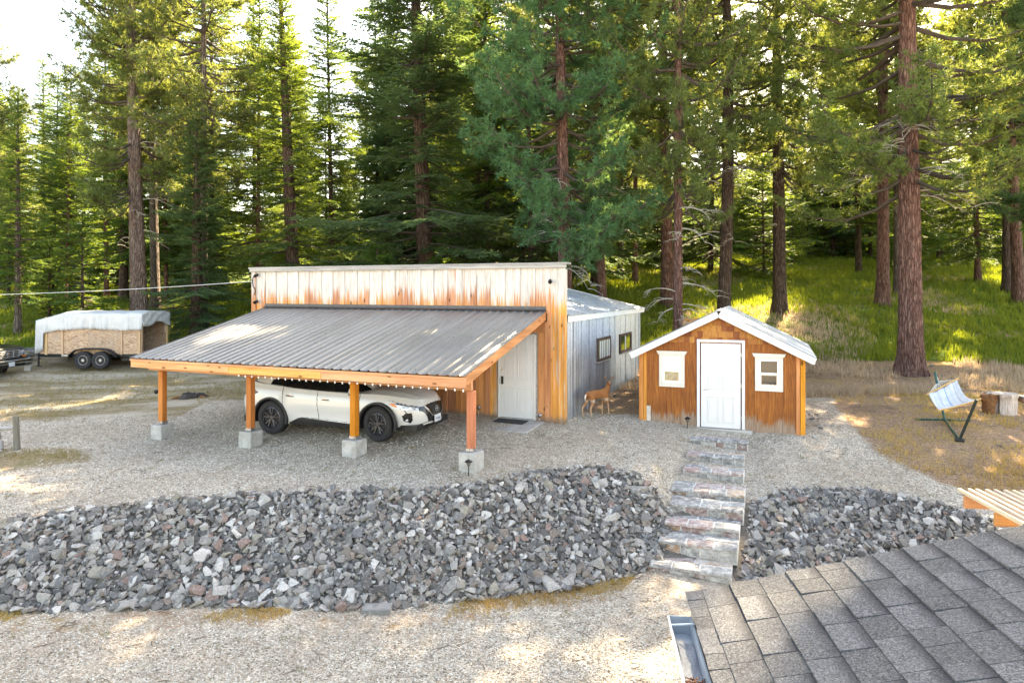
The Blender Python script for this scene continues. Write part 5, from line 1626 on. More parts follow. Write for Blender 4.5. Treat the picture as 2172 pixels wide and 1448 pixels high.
# ---------------------------------------------------------------- fence stub on the left
fp = on(35, 957, -.45); fg = H1(fp.x, fp.y)
fe_ = thing('rail_fence', 'weathered grey round-pole fence with one post at the left edge', 'fence', (fp.x, fp.y, fg))
m = MB(); m.tube([(.03, 0, -.25), (.0, 0, .3), (-.02, 0, .76)], [.068, .064, .066], 14); m.build('post', M_GREYPOST, fe_, smooth=50)
m = MB(); m.tube([(-.045, -.03, .50), (-1.2, -.2, .475), (-2.6, -.42, .47)], [.042, .048, .05], 12); m.build('rail', M_GREYWOOD, fe_, smooth=50)
m = MB(); m.tube([(-2.6, -.42, -.3), (-2.6, -.42, .72)], .065, 12); m.build('post', M_GREYPOST, fe_, smooth=50)
dw = thing('driftwood', 'gnarled grey driftwood root lying below the fence rail', 'driftwood', (fp.x - .30, fp.y - .10, fg))
m = MB(); m.tube([(-.5, .0, .10), (-.25, .02, .22), (-.06, 0, .33), (-.02, -.02, .44)], [.10, .12, .09, .03], 10); m.tube([(-.2, 0, .2), (.02, -.03, .16), (.08, -.05, .05)], [.10, .09, .04], 10); m.tube([(-.4, -.05, .02), (-.05, -.1, .03), (.12, -.12, .01)], [.07, .08, .03], 10)
m.build('root', plain('driftwood_grey', (.27, .25, .24), .9, var=.5, scale=9, bump=.8), dw, smooth=50)
m = MB(); m.tube([(-.3, -.05, .24), (-.24, -.09, .38), (-.27, -.12, .46)], [.05, .035, .008], 8); m.build('branch_stub', M_GREYPOST, dw, smooth=50)

# ---------------------------------------------------------------- garden lights, conduit, cable
def path_light(p, h, label, dark=True):
    g_ = H1(p[0], p[1])
    t = thing('path_light', label, 'path light', (p[0], p[1], g_), 0, 'small solar path lights')
    m = MB(); m.tube([(0, 0, -.05), (0, 0, h - .10)], .010, 8); m.build('stake', M_STEEL if not dark else M_BLACK, t)
    m = MB(); m.lathe([(.018, h - .11), (.038, h - .075), (.045, h - .03)], 14); m.build('lens', plain('smoked_lens', (.12, .105, .08), .2), t, smooth=True)
    m = MB(); m.lathe([(.075, h - .032), (.062, h - .008), (.03, h + .008), (.012, h + .022), (0, h + .026)], 16); m.build('cap', M_BLACK if dark else M_STEEL, t, smooth=35)
path_light(at(994, 997, 12.72)[:2], .30, 'dark solar path light before the rightmost carport footing')
path_light(sw(-.74, -.26)[:2], .26, 'dark solar path light left of the shed door sill')
path_light(bw(-1.0, -.16)[:2], .26, 'thin silver path light against the wall left of the barn door', False)
path_light(bw(.66, -.20)[:2], .22, 'thin silver path light beside the slab right of the barn door', False)
cq = bw(BX1 + .045, 1.78); g_ = H1(cq.x, cq.y)
cd = thing('conduit', 'grey electrical conduit with small box on the corrugated barn wall', 'conduit', (cq.x, cq.y, g_), BA)
m = MB(); m.tube([(0, 0, -.05), (0, 0, .36)], .016, 8); m.build('pipe', plain('grey_pvc', (.42, .46, .50), .5), cd)
m = MB(); m.box((0, 0, .42), (.055, .08, .15), ch=.008); m.build('junction_box', plain('grey_box', (.30, .34, .38), .5), cd)
# overhead cable
wa = bw(BX0 + .04, -.06, 3.46); wb = Vector((-46, 26, 4.6))
pts = []
for i in range(41):
    t = i / 40; p = wa.lerp(wb, t); p.z -= 4 * .95 * t * (1 - t) * (1 - .0 * t); pts.append(p)
wr = thing('overhead_cable', 'thin pale overhead cable running from the barn to the left', 'cable', tuple(wa))
m = MB(); m.tube([p - wa for p in pts], .009, 6); m.build('cable', plain('pale_cable', (.55, .56, .58), .5), wr)
m = MB(); m.tube([(0, 0, 0), (.0, .03, .01)], .03, 8); m.build('wall_anchor', M_BLACK, wr)
up_ = thing('utility_pole', 'wooden utility pole carrying the overhead cable', 'pole', (wb.x, wb.y, H1(wb.x, wb.y)))
m = MB(); m.tube([(0, .16, -.5), (0, .16, 6.2)], [.16, .12], 14); m.build('pole', M_GREYPOST, up_, smooth=50)
m = MB(); m.box((0, .02, wb.z - up_.location.z), (.08, .10, .12), ch=.01); m.build('insulator', M_CONC, up_)

# ---------------------------------------------------------------- old stump, planter box, small stones, block
sp_ = on(408, 842, -.1)
os_ = thing('old_stump', 'low rotted black tree stump in the worn turf left of the carport', 'stump', (sp_.x, sp_.y, H1(sp_.x, sp_.y)))
m = MB(); vs = []; r2 = random.Random(5)
prof = [(.44, -.05), (.38, .04), (.32, .09), (.25, .11), (.17, .05), (.07, .02)]
for (r_, z) in prof:
    for k in range(30):
        a = 2 * PI * k / 30; q = r_ * (1 + .22 * math.sin(3 * a + 1) + r2.uniform(-.08, .08)); vs.append((q * math.cos(a), q * .75 * math.sin(a), z + (r2.uniform(-.04, .05) if z > .05 else 0)))
m.add(vs, [(i * 30 + k, i * 30 + (k + 1) % 30, (i + 1) * 30 + (k + 1) % 30, (i + 1) * 30 + k) for i in range(5) for k in range(30)])
m.build('rotten_rim', plain('charred_wood', (.05, .042, .038), .95, var=.5, scale=12, bump=.9), os_)
m = MB(); m.tube([(.3, -.1, .03), (.5, -.18, .01), (.65, -.2, -.02)], [.06, .04, .02], 8); m.tube([(-.3, -.15, .03), (-.52, -.22, .0)], [.05, .02], 8); m.build('root', M_ROT, os_)
bx = at(1470, 668, 30.0); bgz = H1(bx.x, bx.y)
pb = thing('wooden_box', 'low open orange wooden box in the grass behind the shed ridge', 'box', (bx.x, bx.y, bgz), R(-20))
M_PBX = wood('planter_wood', 'x', (.55, .25, .09), (.36, .14, .05))
for (c, d) in (((0, -.35, .22), (1.0, .04, .46)), ((0, .35, .22), (1.0, .04, .46)), ((-.48, 0, .22), (.04, .66, .46)), ((.48, 0, .22), (.04, .66, .46))):
    m = MB(); m.box((0, 0, 0), d, ch=.006); m.build('side_board', M_PBX, pb, c)
cb = on(800, 1292, -1.53)
m = MB(); m.box((0, 0, 0), (.42, .20, .12), ch=.012); o = m.build('concrete_block', plain('old_block', (.22, .21, .20), .95, var=.3, scale=9, bump=.6), None, (cb.x, cb.y, H1(cb.x, cb.y) + .02), (R(4), R(-3), R(-4))); setp(o, 'flat grey concrete block at the foot of the rock bank', 'block')

# ---------------------------------------------------------------- deer between barn and shed
dq = on(1268, 882, .0); dgz = H1(dq.x, dq.y)
deer = thing('deer', 'young reddish deer standing beside the corrugated barn wall, looking back', 'deer', (dq.x, dq.y, dgz), R(38))
dv = []; de = []; dr = []
def chain(pts, rad, start=None):
    prev = start
    for p, r_ in zip(pts, rad):
        dv.append(p); dr.append(r_); k = len(dv) - 1
        if prev is not None: de.append((prev, k))
        prev = k
    return prev
# pelvis root, trunk, neck
chain([(-.30, 0, .600)], [(.105, .125)])
chain([(-.16, 0, .590), (-.02, 0, .575), (.13, 0, .570), (.27, 0, .585)], [(.105, .125), (.105, .130), (.105, .135), (.090, .115)], 0)
nb_ = len(dv) - 1
hd = Vector((math.cos(R(-128)), math.sin(R(-128)), 0))      # the head is turned towards the camera
nk = chain([(.345, 0, .685), (.385, 0, .785)], [(.062, .075), (.045, .055)], nb_)
hb = Vector((.40, -.005, .865))
chain([tuple(hb), tuple(hb + hd * .075 + Vector((0, 0, -.012))), tuple(hb + hd * .145 + Vector((0, 0, -.042))), tuple(hb + hd * .185 + Vector((0, 0, -.055)))], [(.056, .062), (.050, .052), (.030, .032), (.022, .022)], nk)
chain([(-.40, 0, .615), (-.445, 0, .54), (-.45, 0, .47)], [(.05, .05), (.028, .022), (.012, .012)], 0)   # tail
for sy, dx in ((-1, .0), (1, -.13)):
    h_ = chain([(-.29 + dx * .2, sy * .075, .50), (-.235 + dx * .5, sy * .085, .40), (-.335 + dx, sy * .082, .275), (-.325 + dx, sy * .08, .13), (-.30 + dx, sy * .08, .055), (-.265 + dx, sy * .08, .008)],
               [(.085, .095), (.052, .058), (.027, .028), (.0175, .0175), (.019, .019), (.017, .014)], 0)
for sy, dx in ((-1, .07), (1, -.03)):
    chain([(.24, sy * .065, .46), (.245 + dx * .4, sy * .07, .36), (.255 + dx * .8, sy * .07, .25), (.25 + dx, sy * .068, .12), (.265 + dx, sy * .068, .05), (.29 + dx, sy * .068, .008)],
          [(.060, .075), (.036, .040), (.022, .023), (.0155, .0155), (.018, .018), (.016, .013)], nb_)
me = bpy.data.meshes.new('body'); me.from_pydata(dv, de, [])
db = link('body', me, deer)
sk = db.modifiers.new('skin', 'SKIN'); sk.use_smooth_shade = True
lay = me.skin_vertices[0].data
for i, r_ in enumerate(dr): lay[i].radius = r_; lay[i].use_root = (i == 0)
ss = db.modifiers.new('subdiv', 'SUBSURF'); ss.levels = 2; ss.render_levels = 2
n = NT('deer_coat', .8, 0, .2); o_ = n.obj(); sx_, sy_, sz_ = n.sep(o_)
c = n.mix(n.rng(n.noise(o_, 26, 4, .7), .35, .7), (.34, .135, .048), (.21, .08, .03))
c = n.mix(n.rng(sz_, .22, .42, .9, 0, True), c, (.46, .31, .20))
k = n.math('MULTIPLY', n.rng(sz_, .50, .455, 0, 1, True), n.rng(sz_, .38, .42, 0, 1, True)); c = n.mix(n.math('MULTIPLY', k, .6), c, (.62, .52, .42))
k = n.math('MULTIPLY', n.rng(sx_, -.425, -.45, 0, 1, True), n.rng(sz_, .4, .45, 0, 1)); c = n.mix(k, c, (.7, .65, .6))
c = n.mix(n.math('MULTIPLY', n.rng(sz_, .80, .86, 0, .6, True), n.rng(sx_, .2, .3, 0, 1)), c, (.26, .145, .085))
c = n.mix(n.rng(sz_, .03, .015, 0, 1), c, (.03, .02, .018))
n.col(c); M_DEER = n.m
me.materials.append(M_DEER)
hp = Vector((-hd.y, hd.x, 0))
for s_ in (-1, 1):
    eb = hb + hp * s_ * .042 + Vector((0, 0, .04)) - hd * .005
    tip = eb + hp * s_ * .085 + Vector((0, 0, .10)) - hd * .01
    m = MB(); vs = []
    ax = (tip - eb); nrm = hd
    wv = ax.cross(nrm).normalized()
    for t, w in ((0, .012), (.25, .026), (.55, .030), (.8, .018), (1, .002)):
        c_ = eb + ax * t
        vs += [c_ - wv * w, c_ - nrm * .010 * (1 - t), c_ + wv * w, c_ + nrm * .004]
    m.add(vs, [(i * 4 + k, i * 4 + (k + 1) % 4, (i + 1) * 4 + (k + 1) % 4, (i + 1) * 4 + k) for i in range(4) for k in range(4)]); m.build('ear', plain('deer_ear', (.20, .13, .09), .8, var=.3, scale=40), deer, smooth=True)
    m = MB(); m.lathe([(0, -.011), (.008, -.008), (.011, 0), (.008, .008), (0, .011)], 10, c=hb + hd * .062 + hp * s_ * .046 + Vector((0, 0, .012))); m.build('eye', M_GLOSSB, deer, smooth=True)
m = MB(); m.lathe([(0, -.014), (.012, -.010), (.016, 0), (.012, .010), (0, .014)], 10, c=hb + hd * .196 + Vector((0, 0, -.05))); m.build('nose', M_GLOSSB, deer, smooth=True)
# ---------------------------------------------------------------- rock banks
def _rockmat():
    n = NT('broken_rock', .85, 0, .25)
    o = n.rvec()
    t = n.math('FRACT', n.math('ADD', n.math('MULTIPLY', n.rnd(), 7.31), n.math('MULTIPLY', n.island(), 3.77)))
    c = n.ramp(t, [(0, (0.097, 0.092, 0.086)), (.12, (0.165, 0.151, 0.137)), (.26, (0.227, 0.208, 0.184)), (.40, (0.145, 0.140, 0.138)), (.52, (0.290, 0.266, 0.239)), (.64, (0.193, 0.154, 0.126)), (.74, (0.348, 0.323, 0.293)), (.84, (0.223, 0.145, 0.117)), (.88, (0.464, 0.435, 0.401)), (.95, (0.261, 0.230, 0.180))], 'CONSTANT')
    a = n.noise(o, 9, 5, .7, .5)
    c = n.hsv(c, .5, .9, n.rng(a, .3, .7, .6, 1.28))
    w = n.noise(o, 4.5, 5, .7, .6)
    c = n.mix(n.rng(w, .56, .68, 0, .55), c, (.48, .465, .45))
    n.col(c); n.bump(n.noise(o, 30, 5, .7), .45, .01); return n.m
M_ROCK = _rockmat()
rr_ = random.Random(31)
def rock_proto(seed):
    r_ = random.Random(seed)
    bm = bmesh.new()
    ex_, ey_, ez_ = 1.0, r_.uniform(.55, .9), r_.uniform(.24, .48)
    n_ = r_.randint(9, 13)
    for k in range(n_):
        # points near a box surface give flat broken faces
        p = [r_.uniform(-1, 1) for _ in range(3)]; a = r_.randrange(3); p[a] = math.copysign(1, p[a]) * r_.uniform(.8, 1)
        bm.verts.new((p[0] * ex_ / 2, p[1] * ey_ / 2, p[2] * ez_ / 2))
    res = bmesh.ops.convex_hull(bm, input=bm.verts)
    for v in [v for v in bm.verts if not v.link_faces]: bm.verts.remove(v)
    me = bpy.data.meshes.new('rock'); bm.to_mesh(me); bm.free(); me.materials.append(M_ROCK); me.update()
    return me
PROT = [rock_proto(100 + k) for k in range(16)]
PV = [(np.array([v.co[:] for v in me.vertices]), [tuple(p.vertices) for p in me.polygons]) for me in PROT]
M_SOIL = plain('bank_soil', (.12, .105, .09), .95, var=.4, scale=20, bump=.8)
def bank(xa, xb, step, seed, name, nbig):
    """rocks tipped over the bank between the upper and lower edges"""
    r_ = random.Random(seed)
    # soil sheet just over the ground
    xs = np.arange(xa, xb + .01, .15); tt = np.linspace(0, 1, 14)
    yu = np.interp(xs, UP[:, 0], UP[:, 1]); yl = np.interp(xs, LO[:, 0], LO[:, 1])
    XX = np.repeat(xs[:, None], len(tt), 1); YY = yl[:, None] + (yu - yl)[:, None] * tt[None, :]
    ZZ = height(XX.ravel(), YY.ravel()) + .012
    V = np.stack([XX.ravel(), YY.ravel(), ZZ], 1); I_ = np.arange(len(V)).reshape(XX.shape)
    Fq = np.stack([I_[:-1, :-1].ravel(), I_[1:, :-1].ravel(), I_[1:, 1:].ravel(), I_[:-1, 1:].ravel()], 1)
    bk = link(name, np_mesh(name, V, Fq, M_SOIL, True)); setp(bk, kind='structure')
    cand = []
    x = xa
    for layer, (st_, smin, smax, lift) in enumerate(((step, .11, .20, .00), (step * .95, .085, .19, .026), (step * 1.2, .10, .235, .048), (step * .62, .035, .085, .04))):
        x = xa
        while x < xb:
            yu = float(np.interp(x, UP[:, 0], UP[:, 1])); yl = float(np.interp(x, LO[:, 0], LO[:, 1]))
            L = math.hypot(yu - yl, float(np.interp(x, UP[:, 0], UP[:, 2]) - np.interp(x, LO[:, 0], LO[:, 2])))
            nk = max(2, int(L / st_))
            for k in range(nk + 1):
                f = (k + r_.uniform(-.45, .45)) / nk
                px = x + r_.uniform(-.5, .5) * st_
                yu_ = float(np.interp(px, UP[:, 0], UP[:, 1])); yl_ = float(np.interp(px, LO[:, 0], LO[:, 1]))
                py = yl_ + (yu_ - yl_) * f + .03 * math.sin(px * 5)
                # leave the steps free
                sx = float(np.interp(py, [11.05, 12.0, 13.1, 14.8], [3.02, 3.45, 3.88, 4.50]))
                if abs(px - sx) < (.72 if layer < 3 else .66): continue
                s = smin + (smax - smin) * r_.random() ** 1.6
                if layer == 2 and r_.random() < .06: s *= 1.45
                if f < .12 and layer < 3: s *= 1.2
                cand.append((px, py, s, lift, layer, f))
            x += st_
    P_ = np.array([(c[0], c[1]) for c in cand]); hz_ = height(P_[:, 0], P_[:, 1])
    placed = []
    for (px, py, s, lift, layer, f), z in zip(cand, hz_):
        k = r_.randrange(len(PROT))
        sl_ = .62 if .02 < f < .98 else .1
        rot = Matrix.Rotation(sl_, 3, 'X') @ Matrix.Rotation(r_.gauss(0, .33), 3, 'X') @ Matrix.Rotation(r_.gauss(0, .38), 3, 'Y') @ Matrix.Rotation(r_.uniform(0, 6.28), 3, 'Z')
        edge = 0.4 if (f < .06 or f > .94) else 1.0
        placed.append((Vector((px, py - lift * .5 * edge, z + lift * edge + s * .10)), rot, s, k, layer))
    # the ones that show largest become objects of their own
    score = sorted(range(len(placed)), key=lambda i: -(placed[i][2] * (1.6 if placed[i][4] == 2 else 1.0 if placed[i][4] == 1 else .5) / placed[i][0].y + (-1 if abs(placed[i][0].x / placed[i][0].y) > .74 else 0)))
    big = set(score[:nbig])
    vs = []; fs = []
    for i, (p, rot, s, k, layer) in enumerate(placed):
        if i in big:
            o = bpy.data.objects.new('rock', PROT[k]); COL.objects.link(o); o.parent = bk
            o.location = p; o.rotation_euler = rot.to_euler(); o.scale = (s, s * r_.uniform(.85, 1.1), s * r_.uniform(.8, 1.2))
        else:
            pv, pf = PV[k]; M3 = np.array(rot) * s
            b_ = len(vs); vs.extend((pv @ M3.T + np.array(p)).tolist()); fs.extend([tuple(b_ + q for q in f_) for f_ in pf])
    me = bpy.data.meshes.new('smaller_rocks'); me.from_pydata(vs, [], fs); me.materials.append(M_ROCK); me.update()
    o = link('smaller_rocks', me, bk); setp(o, kind='stuff')
    return bk
bank(-9.6, 3.3, .126, 41, 'rock_bank', 300)
bank(3.6, 10.6, .126, 42, 'rock_bank', 240)
# loose stones
def loose(cells, label, group, mat=None):
    for (x, y, s) in cells:
        o = bpy.data.objects.new('stone', PROT[rr_.randrange(16)]); COL.objects.link(o)
        o.location = (x, y, H1(x, y) + s * .12); o.rotation_euler = (rr_.uniform(-.4, .4), rr_.uniform(-.4, .4), rr_.uniform(0, 6)); o.scale = (s, s, s)
        setp(o, label, 'stone', group)
cells = []
for k in range(24):
    q = at(rr_.uniform(42, 84), 745, 28.2); cells.append((q.x + rr_.uniform(-.3, .3), 28.2 + rr_.uniform(-1.0, .8), rr_.uniform(.18, .5)))
loose(cells, 'one of the pale rubble stones heaped behind the truck and trailer', 'rubble stones behind the trailer')
cells = []
for k in range(16):
    q = sw(SX1 + .14 + rr_.uniform(0, .28), rr_.uniform(-.4, 1.9)); cells.append((q.x, q.y, rr_.uniform(.07, .16)))
loose(cells, 'one of the small stones strewn along the right wall of the shed', 'stones along the shed wall')
cells = []
for k in range(12):
    q = bw(BX1 + .14 + rr_.uniform(0, .15), rr_.uniform(3.2, 7.8)); cells.append((q.x, q.y, rr_.uniform(.08, .16)))
loose(cells, 'one of the stones along the foot of the corrugated barn wall', 'stones along the barn wall')
cells = []
for (u, v) in ((1965, 770), (1985, 778), (1998, 800), (2010, 812), (2035, 818), (2052, 795), (2120, 905), (1975, 790), (2005, 770), (1940, 800)):
    q = on(u, v, .25); cells.append((q.x, q.y, rr_.uniform(.10, .22)))
loose(cells, 'one of the pale stones on the bare ground by the big pine and hammock', 'stones around the big pine')

# ---------------------------------------------------------------- loose gravel and litter over the yard
rgR = np.random.default_rng(51)
def _pebbles():
    n = NT('gravel_stones', .9, 0, .2); t = n.island()
    n.col(n.ramp(t, [(0, (.16, .13, .10)), (.2, (.30, .255, .20)), (.45, (.42, .365, .30)), (.7, (.52, .47, .40)), (.9, (.62, .58, .52))])); return n.m
OCT_F = np.array([(0, 2, 4), (2, 1, 4), (1, 3, 4), (3, 0, 4), (2, 0, 5), (1, 2, 5), (3, 1, 5), (0, 3, 5)])
def pebble_field(n_, y0, y1, u0, u1, s0, s1):
    Yd = y0 * (y1 / y0) ** rgR.uniform(0, 1, n_); u = rgR.uniform(u0, u1, n_); x = (u - 1086) / FPX * Yd
    g, d, b = zones(x, Yd); yu = np.interp(x, UP[:, 0], UP[:, 1]); yl = np.interp(x, LO[:, 0], LO[:, 1])
    k = ((Yd > yu + .05) | (Yd < yl - .05)) & (np.maximum(np.maximum(g, d * 1.2), b) < rgR.uniform(.2, .9, n_)) & ~(np.abs(x - np.interp(Yd, [11.05, 12.0, 13.1, 14.8, 15.6], [3.02, 3.45, 3.88, 4.50, 4.80])) < .7)
    lx = (x - BL.x) * math.cos(BA) + (Yd - BL.y) * math.sin(BA); ly = -(x - BL.x) * math.sin(BA) + (Yd - BL.y) * math.cos(BA)
    k &= ~((lx > BX0) & (lx < BX1) & (ly > -.1)); k &= ~((lx > -1.3) & (lx < .8) & (ly > -1.3))
    lx = (x - SLO.x) * math.cos(SA) + (Yd - SLO.y) * math.sin(SA); ly = -(x - SLO.x) * math.sin(SA) + (Yd - SLO.y) * math.cos(SA)
    k &= ~((lx > SX0) & (lx < SX1) & (ly > -.05) & (ly < SD))
    x, Yd = x[k], Yd[k]; m_ = len(x); z = height(x, Yd)
    s = rgR.uniform(s0, s1, m_) * (.7 + Yd / 30)
    base = np.array([(1, 0, 0), (-1, 0, 0), (0, 1, 0), (0, -1, 0), (0, 0, 1), (0, 0, -1)], float)[None] * rgR.uniform(.6, 1.25, (m_, 6, 1))
    a = rgR.uniform(0, 6.28, m_); c_, s_ = np.cos(a), np.sin(a)
    V = np.stack([base[:, :, 0] * c_[:, None] - base[:, :, 1] * s_[:, None], base[:, :, 0] * s_[:, None] + base[:, :, 1] * c_[:, None], base[:, :, 2] * .62], -1) * s[:, None, None]
    V += rgR.normal(0, .12, V.shape) * s[:, None, None]
    V += np.stack([x, Yd, z + .15 * s], -1)[:, None, :]
    F_ = OCT_F[None] + (np.arange(m_) * 6)[:, None, None]
    return V.reshape(-1, 3), F_.reshape(-1, 3)
V1, F1_ = pebble_field(62000, 7.9, 19, -40, 2200, .010, .021)
o = link('gravel', np_mesh('gravel', V1, F1_, _pebbles())); setp(o, kind='stuff')
lt = MB(); rr2 = random.Random(61)
for k in range(420):
    Yd = rr2.uniform(8, 22); u = rr2.uniform(-40, 2200); x = (u - 1086) / FPX * Yd; yu = float(np.interp(x, UP[:, 0], UP[:, 1])); yl = float(np.interp(x, LO[:, 0], LO[:, 1]))
    if yl - .1 < Yd < yu + .1 or (Yd > 15.5 and x < 8.5) : continue
    a = rr2.uniform(0, PI); l = rr2.uniform(.04, .16); z = H1(x, Yd) + .008
    lt.tube([(x - math.cos(a) * l, Yd - math.sin(a) * l, z), (x, Yd, z + .006), (x + math.cos(a + .3) * l, Yd + math.sin(a + .3) * l, z)], [.003, .005, .003], 4)
setp(lt.build('twig_litter', plain('twig_litter', (.12, .075, .05), .9, var=.5), None, fix=False), kind='stuff')
# ---------------------------------------------------------------- trees
def _needle(name, a, b, tr, yellow=.35):
    n = NT(name, .55, 0, .25)
    t = n.island(); o = n.rnd()
    c = n.mix(n.rng(t, 0, 1), a, b)
    p = n.obj()
    cl = n.noise(p, 1.1, 3, .6)
    c = n.hsv(c, .5, 1.0, n.rng(cl, .3, .7, .65, 1.35))
    c = n.hsv(c, n.rng(o, 0, 1, .485, .512), n.rng(o, 0, 1, .9, 1.1), n.rng(o, 0, 1, .85, 1.15))
    n.col(c)
    out = n.t.nodes['Material Output']
    trn = n.n('BsdfTranslucent'); n.put(trn.inputs['Color'], n.mix(cl, tr, tuple(x * .7 for x in tr)))
    mx = n.n('MixShader'); mx.inputs[0].default_value = yellow
    n.l(n.b.outputs[0], mx.inputs[1]); n.l(trn.outputs[0], mx.inputs[2]); n.l(mx.outputs[0], out.inputs['Surface'])
    return n.m
M_FIR = _needle('fir_needles', (.036, .092, .034), (.072, .140, .040), (.32, .42, .05), .42)
M_FIRB = _needle('blue_fir_needles', (.044, .100, .058), (.080, .150, .070), (.24, .34, .08), .42)
M_PINE = _needle('pine_needles', (.054, .102, .040), (.102, .152, .054), (.38, .42, .08), .42)
M_PINEB = _needle('bright_pine_needles', (.044, .118, .062), (.080, .165, .080), (.24, .38, .09), .42)
M_DEADN = _needle('dead_fir_needles', (.28, .13, .06), (.40, .22, .12), (.4, .2, .08))
def _bark(name, cols, sc=1.0):
    n = NT(name, .9, 0, .15); o = n.rvec()
    wv = n.n('TexNoise'); n.l(n.map(o, (3, 3, 1.2)), wv.inputs['Vector']); wv.inputs['Scale'].default_value = 2.0; wv.inputs['Detail'].default_value = 4
    v = n.vadd(n.map(o, (7 * sc, 7 * sc, 1.0 * sc)), n.map(wv.outputs['Color'], (1.6, 1.6, 1.6)))
    d = n.voro(v, 1.0, 'Distance', 'DISTANCE_TO_EDGE'); a = n.noise(n.map(o, (9, 9, 2.5)), 1.2, 5, .7, .6)
    c = n.ramp(a, [(.3, cols[0]), (.5, cols[1]), (.7, cols[2])])
    c = n.mix(n.rng(d, .01, .13, .6, 0), c, tuple(x * .3 for x in cols[0]))
    n.col(c); n.bump(n.math('ADD', n.rng(d, 0, .2), n.math('MULTIPLY', a, .5)), .9, .05); return n.m
M_BARKR = _bark('red_pine_bark', ((.09, .046, .038), (.18, .096, .078), (.29, .185, .155)), 2.2)
M_BARKG = _bark('grey_brown_bark', ((.065, .048, .040), (.135, .105, .090), (.22, .18, .155)), 2.0)
M_BARKD = _bark('dark_bark', ((.045, .030, .024), (.095, .064, .050), (.16, .115, .092)), 2.0)
M_BARKP = _bark('pink_grey_bark', ((.10, .07, .06), (.21, .15, .13), (.33, .26, .235)), 2.2)
M_TWIG = plain('dead_twig', (.34, .31, .27), .9, var=.35, scale=3)
M_LIMB = plain('limb_bark', (.060, .047, .038), .9, var=.35, scale=3)

def blades(org, dirs, nrm, ln, wd):
    """one narrow triangle per needle spray"""
    side = np.cross(dirs, nrm); side /= (np.linalg.norm(side, axis=1, keepdims=True) + 1e-9)
    a = org - side * wd[:, None] * .5; b = org + side * wd[:, None] * .5; c = org + dirs * ln[:, None]
    V = np.stack([a, b, c], 1).reshape(-1, 3); Fi = np.arange(len(V)).reshape(-1, 3)
    return V, Fi
def unit(a): return a / (np.linalg.norm(a, axis=-1, keepdims=True) + 1e-9)

def fir_crown(seed, H, Rm, clear, dens=1.0, bright=None, lean_low=0.0):
    rg = np.random.default_rng(seed)
    ORG, DIR, NRM, LN, WD = [], [], [], [], []
    limb = MB()
    z = clear * H
    while z < H * .985:
        f = (z - clear * H) / (H * (1 - clear))
        nb = rg.integers(4, 7)
        a0 = rg.uniform(0, 6.28)
        for k in range(nb):
            prof = (1 - f) ** .68 * (.60 + .40 * min(1, f / .2 + .2))
            if rg.random() < .13: continue
            L = Rm * prof * rg.uniform(.40, 1.22) * (1 + .22 * math.sin(z * 1.1 + a0 * 0 + 2.0 * math.sin(a0 * .3 + seed)) ) + .25
            if rg.random() < .10: L *= .5
            a = a0 + 6.283 * k / nb + rg.normal(0, .22)
            pit = R(34) * f + R(-12) * (1 - f) + rg.normal(0, .09)
            droop = .30 * (1 - f) * rg.uniform(.3, 1.6)
            up = .20 * (1 - f)
            h = np.array([math.cos(a), math.sin(a), 0.0]); sd = np.array([-h[1], h[0], 0])
            nn = max(4, int(L / .20 * dens))
            t = np.linspace(.26, 1, nn)
            zb = z + rg.normal(0, .10)
            pz = zb + L * (math.sin(pit) * t - droop * t ** 1.6 + up * t ** 3)
            pts = h[None] * (L * t * math.cos(pit))[:, None]; pts[:, 2] = pz
            pts += sd[None] * (L * .06 * rg.normal() * t ** 2)[:, None]
            tan = unit(np.gradient(pts, axis=0))
            if L > .7:
                limb.tube([(0, 0, zb)] + [tuple(p) for p in pts[::max(1, nn // 4)]], list(np.linspace(.018 + .010 * L, .005, len(pts[::max(1, nn // 4)]) + 1)), 4, False)
            for s in (-1, 1):
                tl = (L * .36 * (1 - t) ** .8 + .16) * rg.uniform(.6, 1.2, nn)
                td = unit(tan * .75 + sd[None] * s * .9 + np.array([0, 0, -.16]) + rg.normal(0, .12, (nn, 3)))
                for i in range(nn):
                    m_ = max(1, int(tl[i] / .15 * dens))
                    q = np.linspace(.1, 1, m_)
                    o = pts[i][None] + td[i][None] * (tl[i] * q)[:, None] + np.array([0, 0, -.10]) * (q ** 2)[:, None] * tl[i]
                    for s2 in (-1, 0, 1):
                        lat = np.cross(td[i], [0, 0, 1.])
                        d = unit(td[i][None] * .8 + lat[None] * s2 * .75 + rg.normal(0, .16, (m_, 3)) + np.array([0, 0, -.05]))
                        ORG.append(o); DIR.append(d); NRM.append(unit(np.array([[0, 0, 1.]]) + rg.normal(0, .45, (m_, 3))))
                        LN.append(rg.uniform(.14, .26, m_)); WD.append(rg.uniform(.045, .075, m_))
            # leading shoot along the branch
            d = unit(tan + rg.normal(0, .1, (nn, 3))); ORG.append(pts); DIR.append(d); NRM.append(unit(np.array([[0, 0, 1.]]) + rg.normal(0, .4, (nn, 3)))); LN.append(np.full(nn, .24)); WD.append(np.full(nn, .06))
        z += rg.uniform(.30, .46) * (1 - .35 * f) / dens ** .3
    V, Fi = blades(np.concatenate(ORG), np.concatenate(DIR), np.concatenate(NRM), np.concatenate(LN), np.concatenate(WD))
    return V, Fi, limb

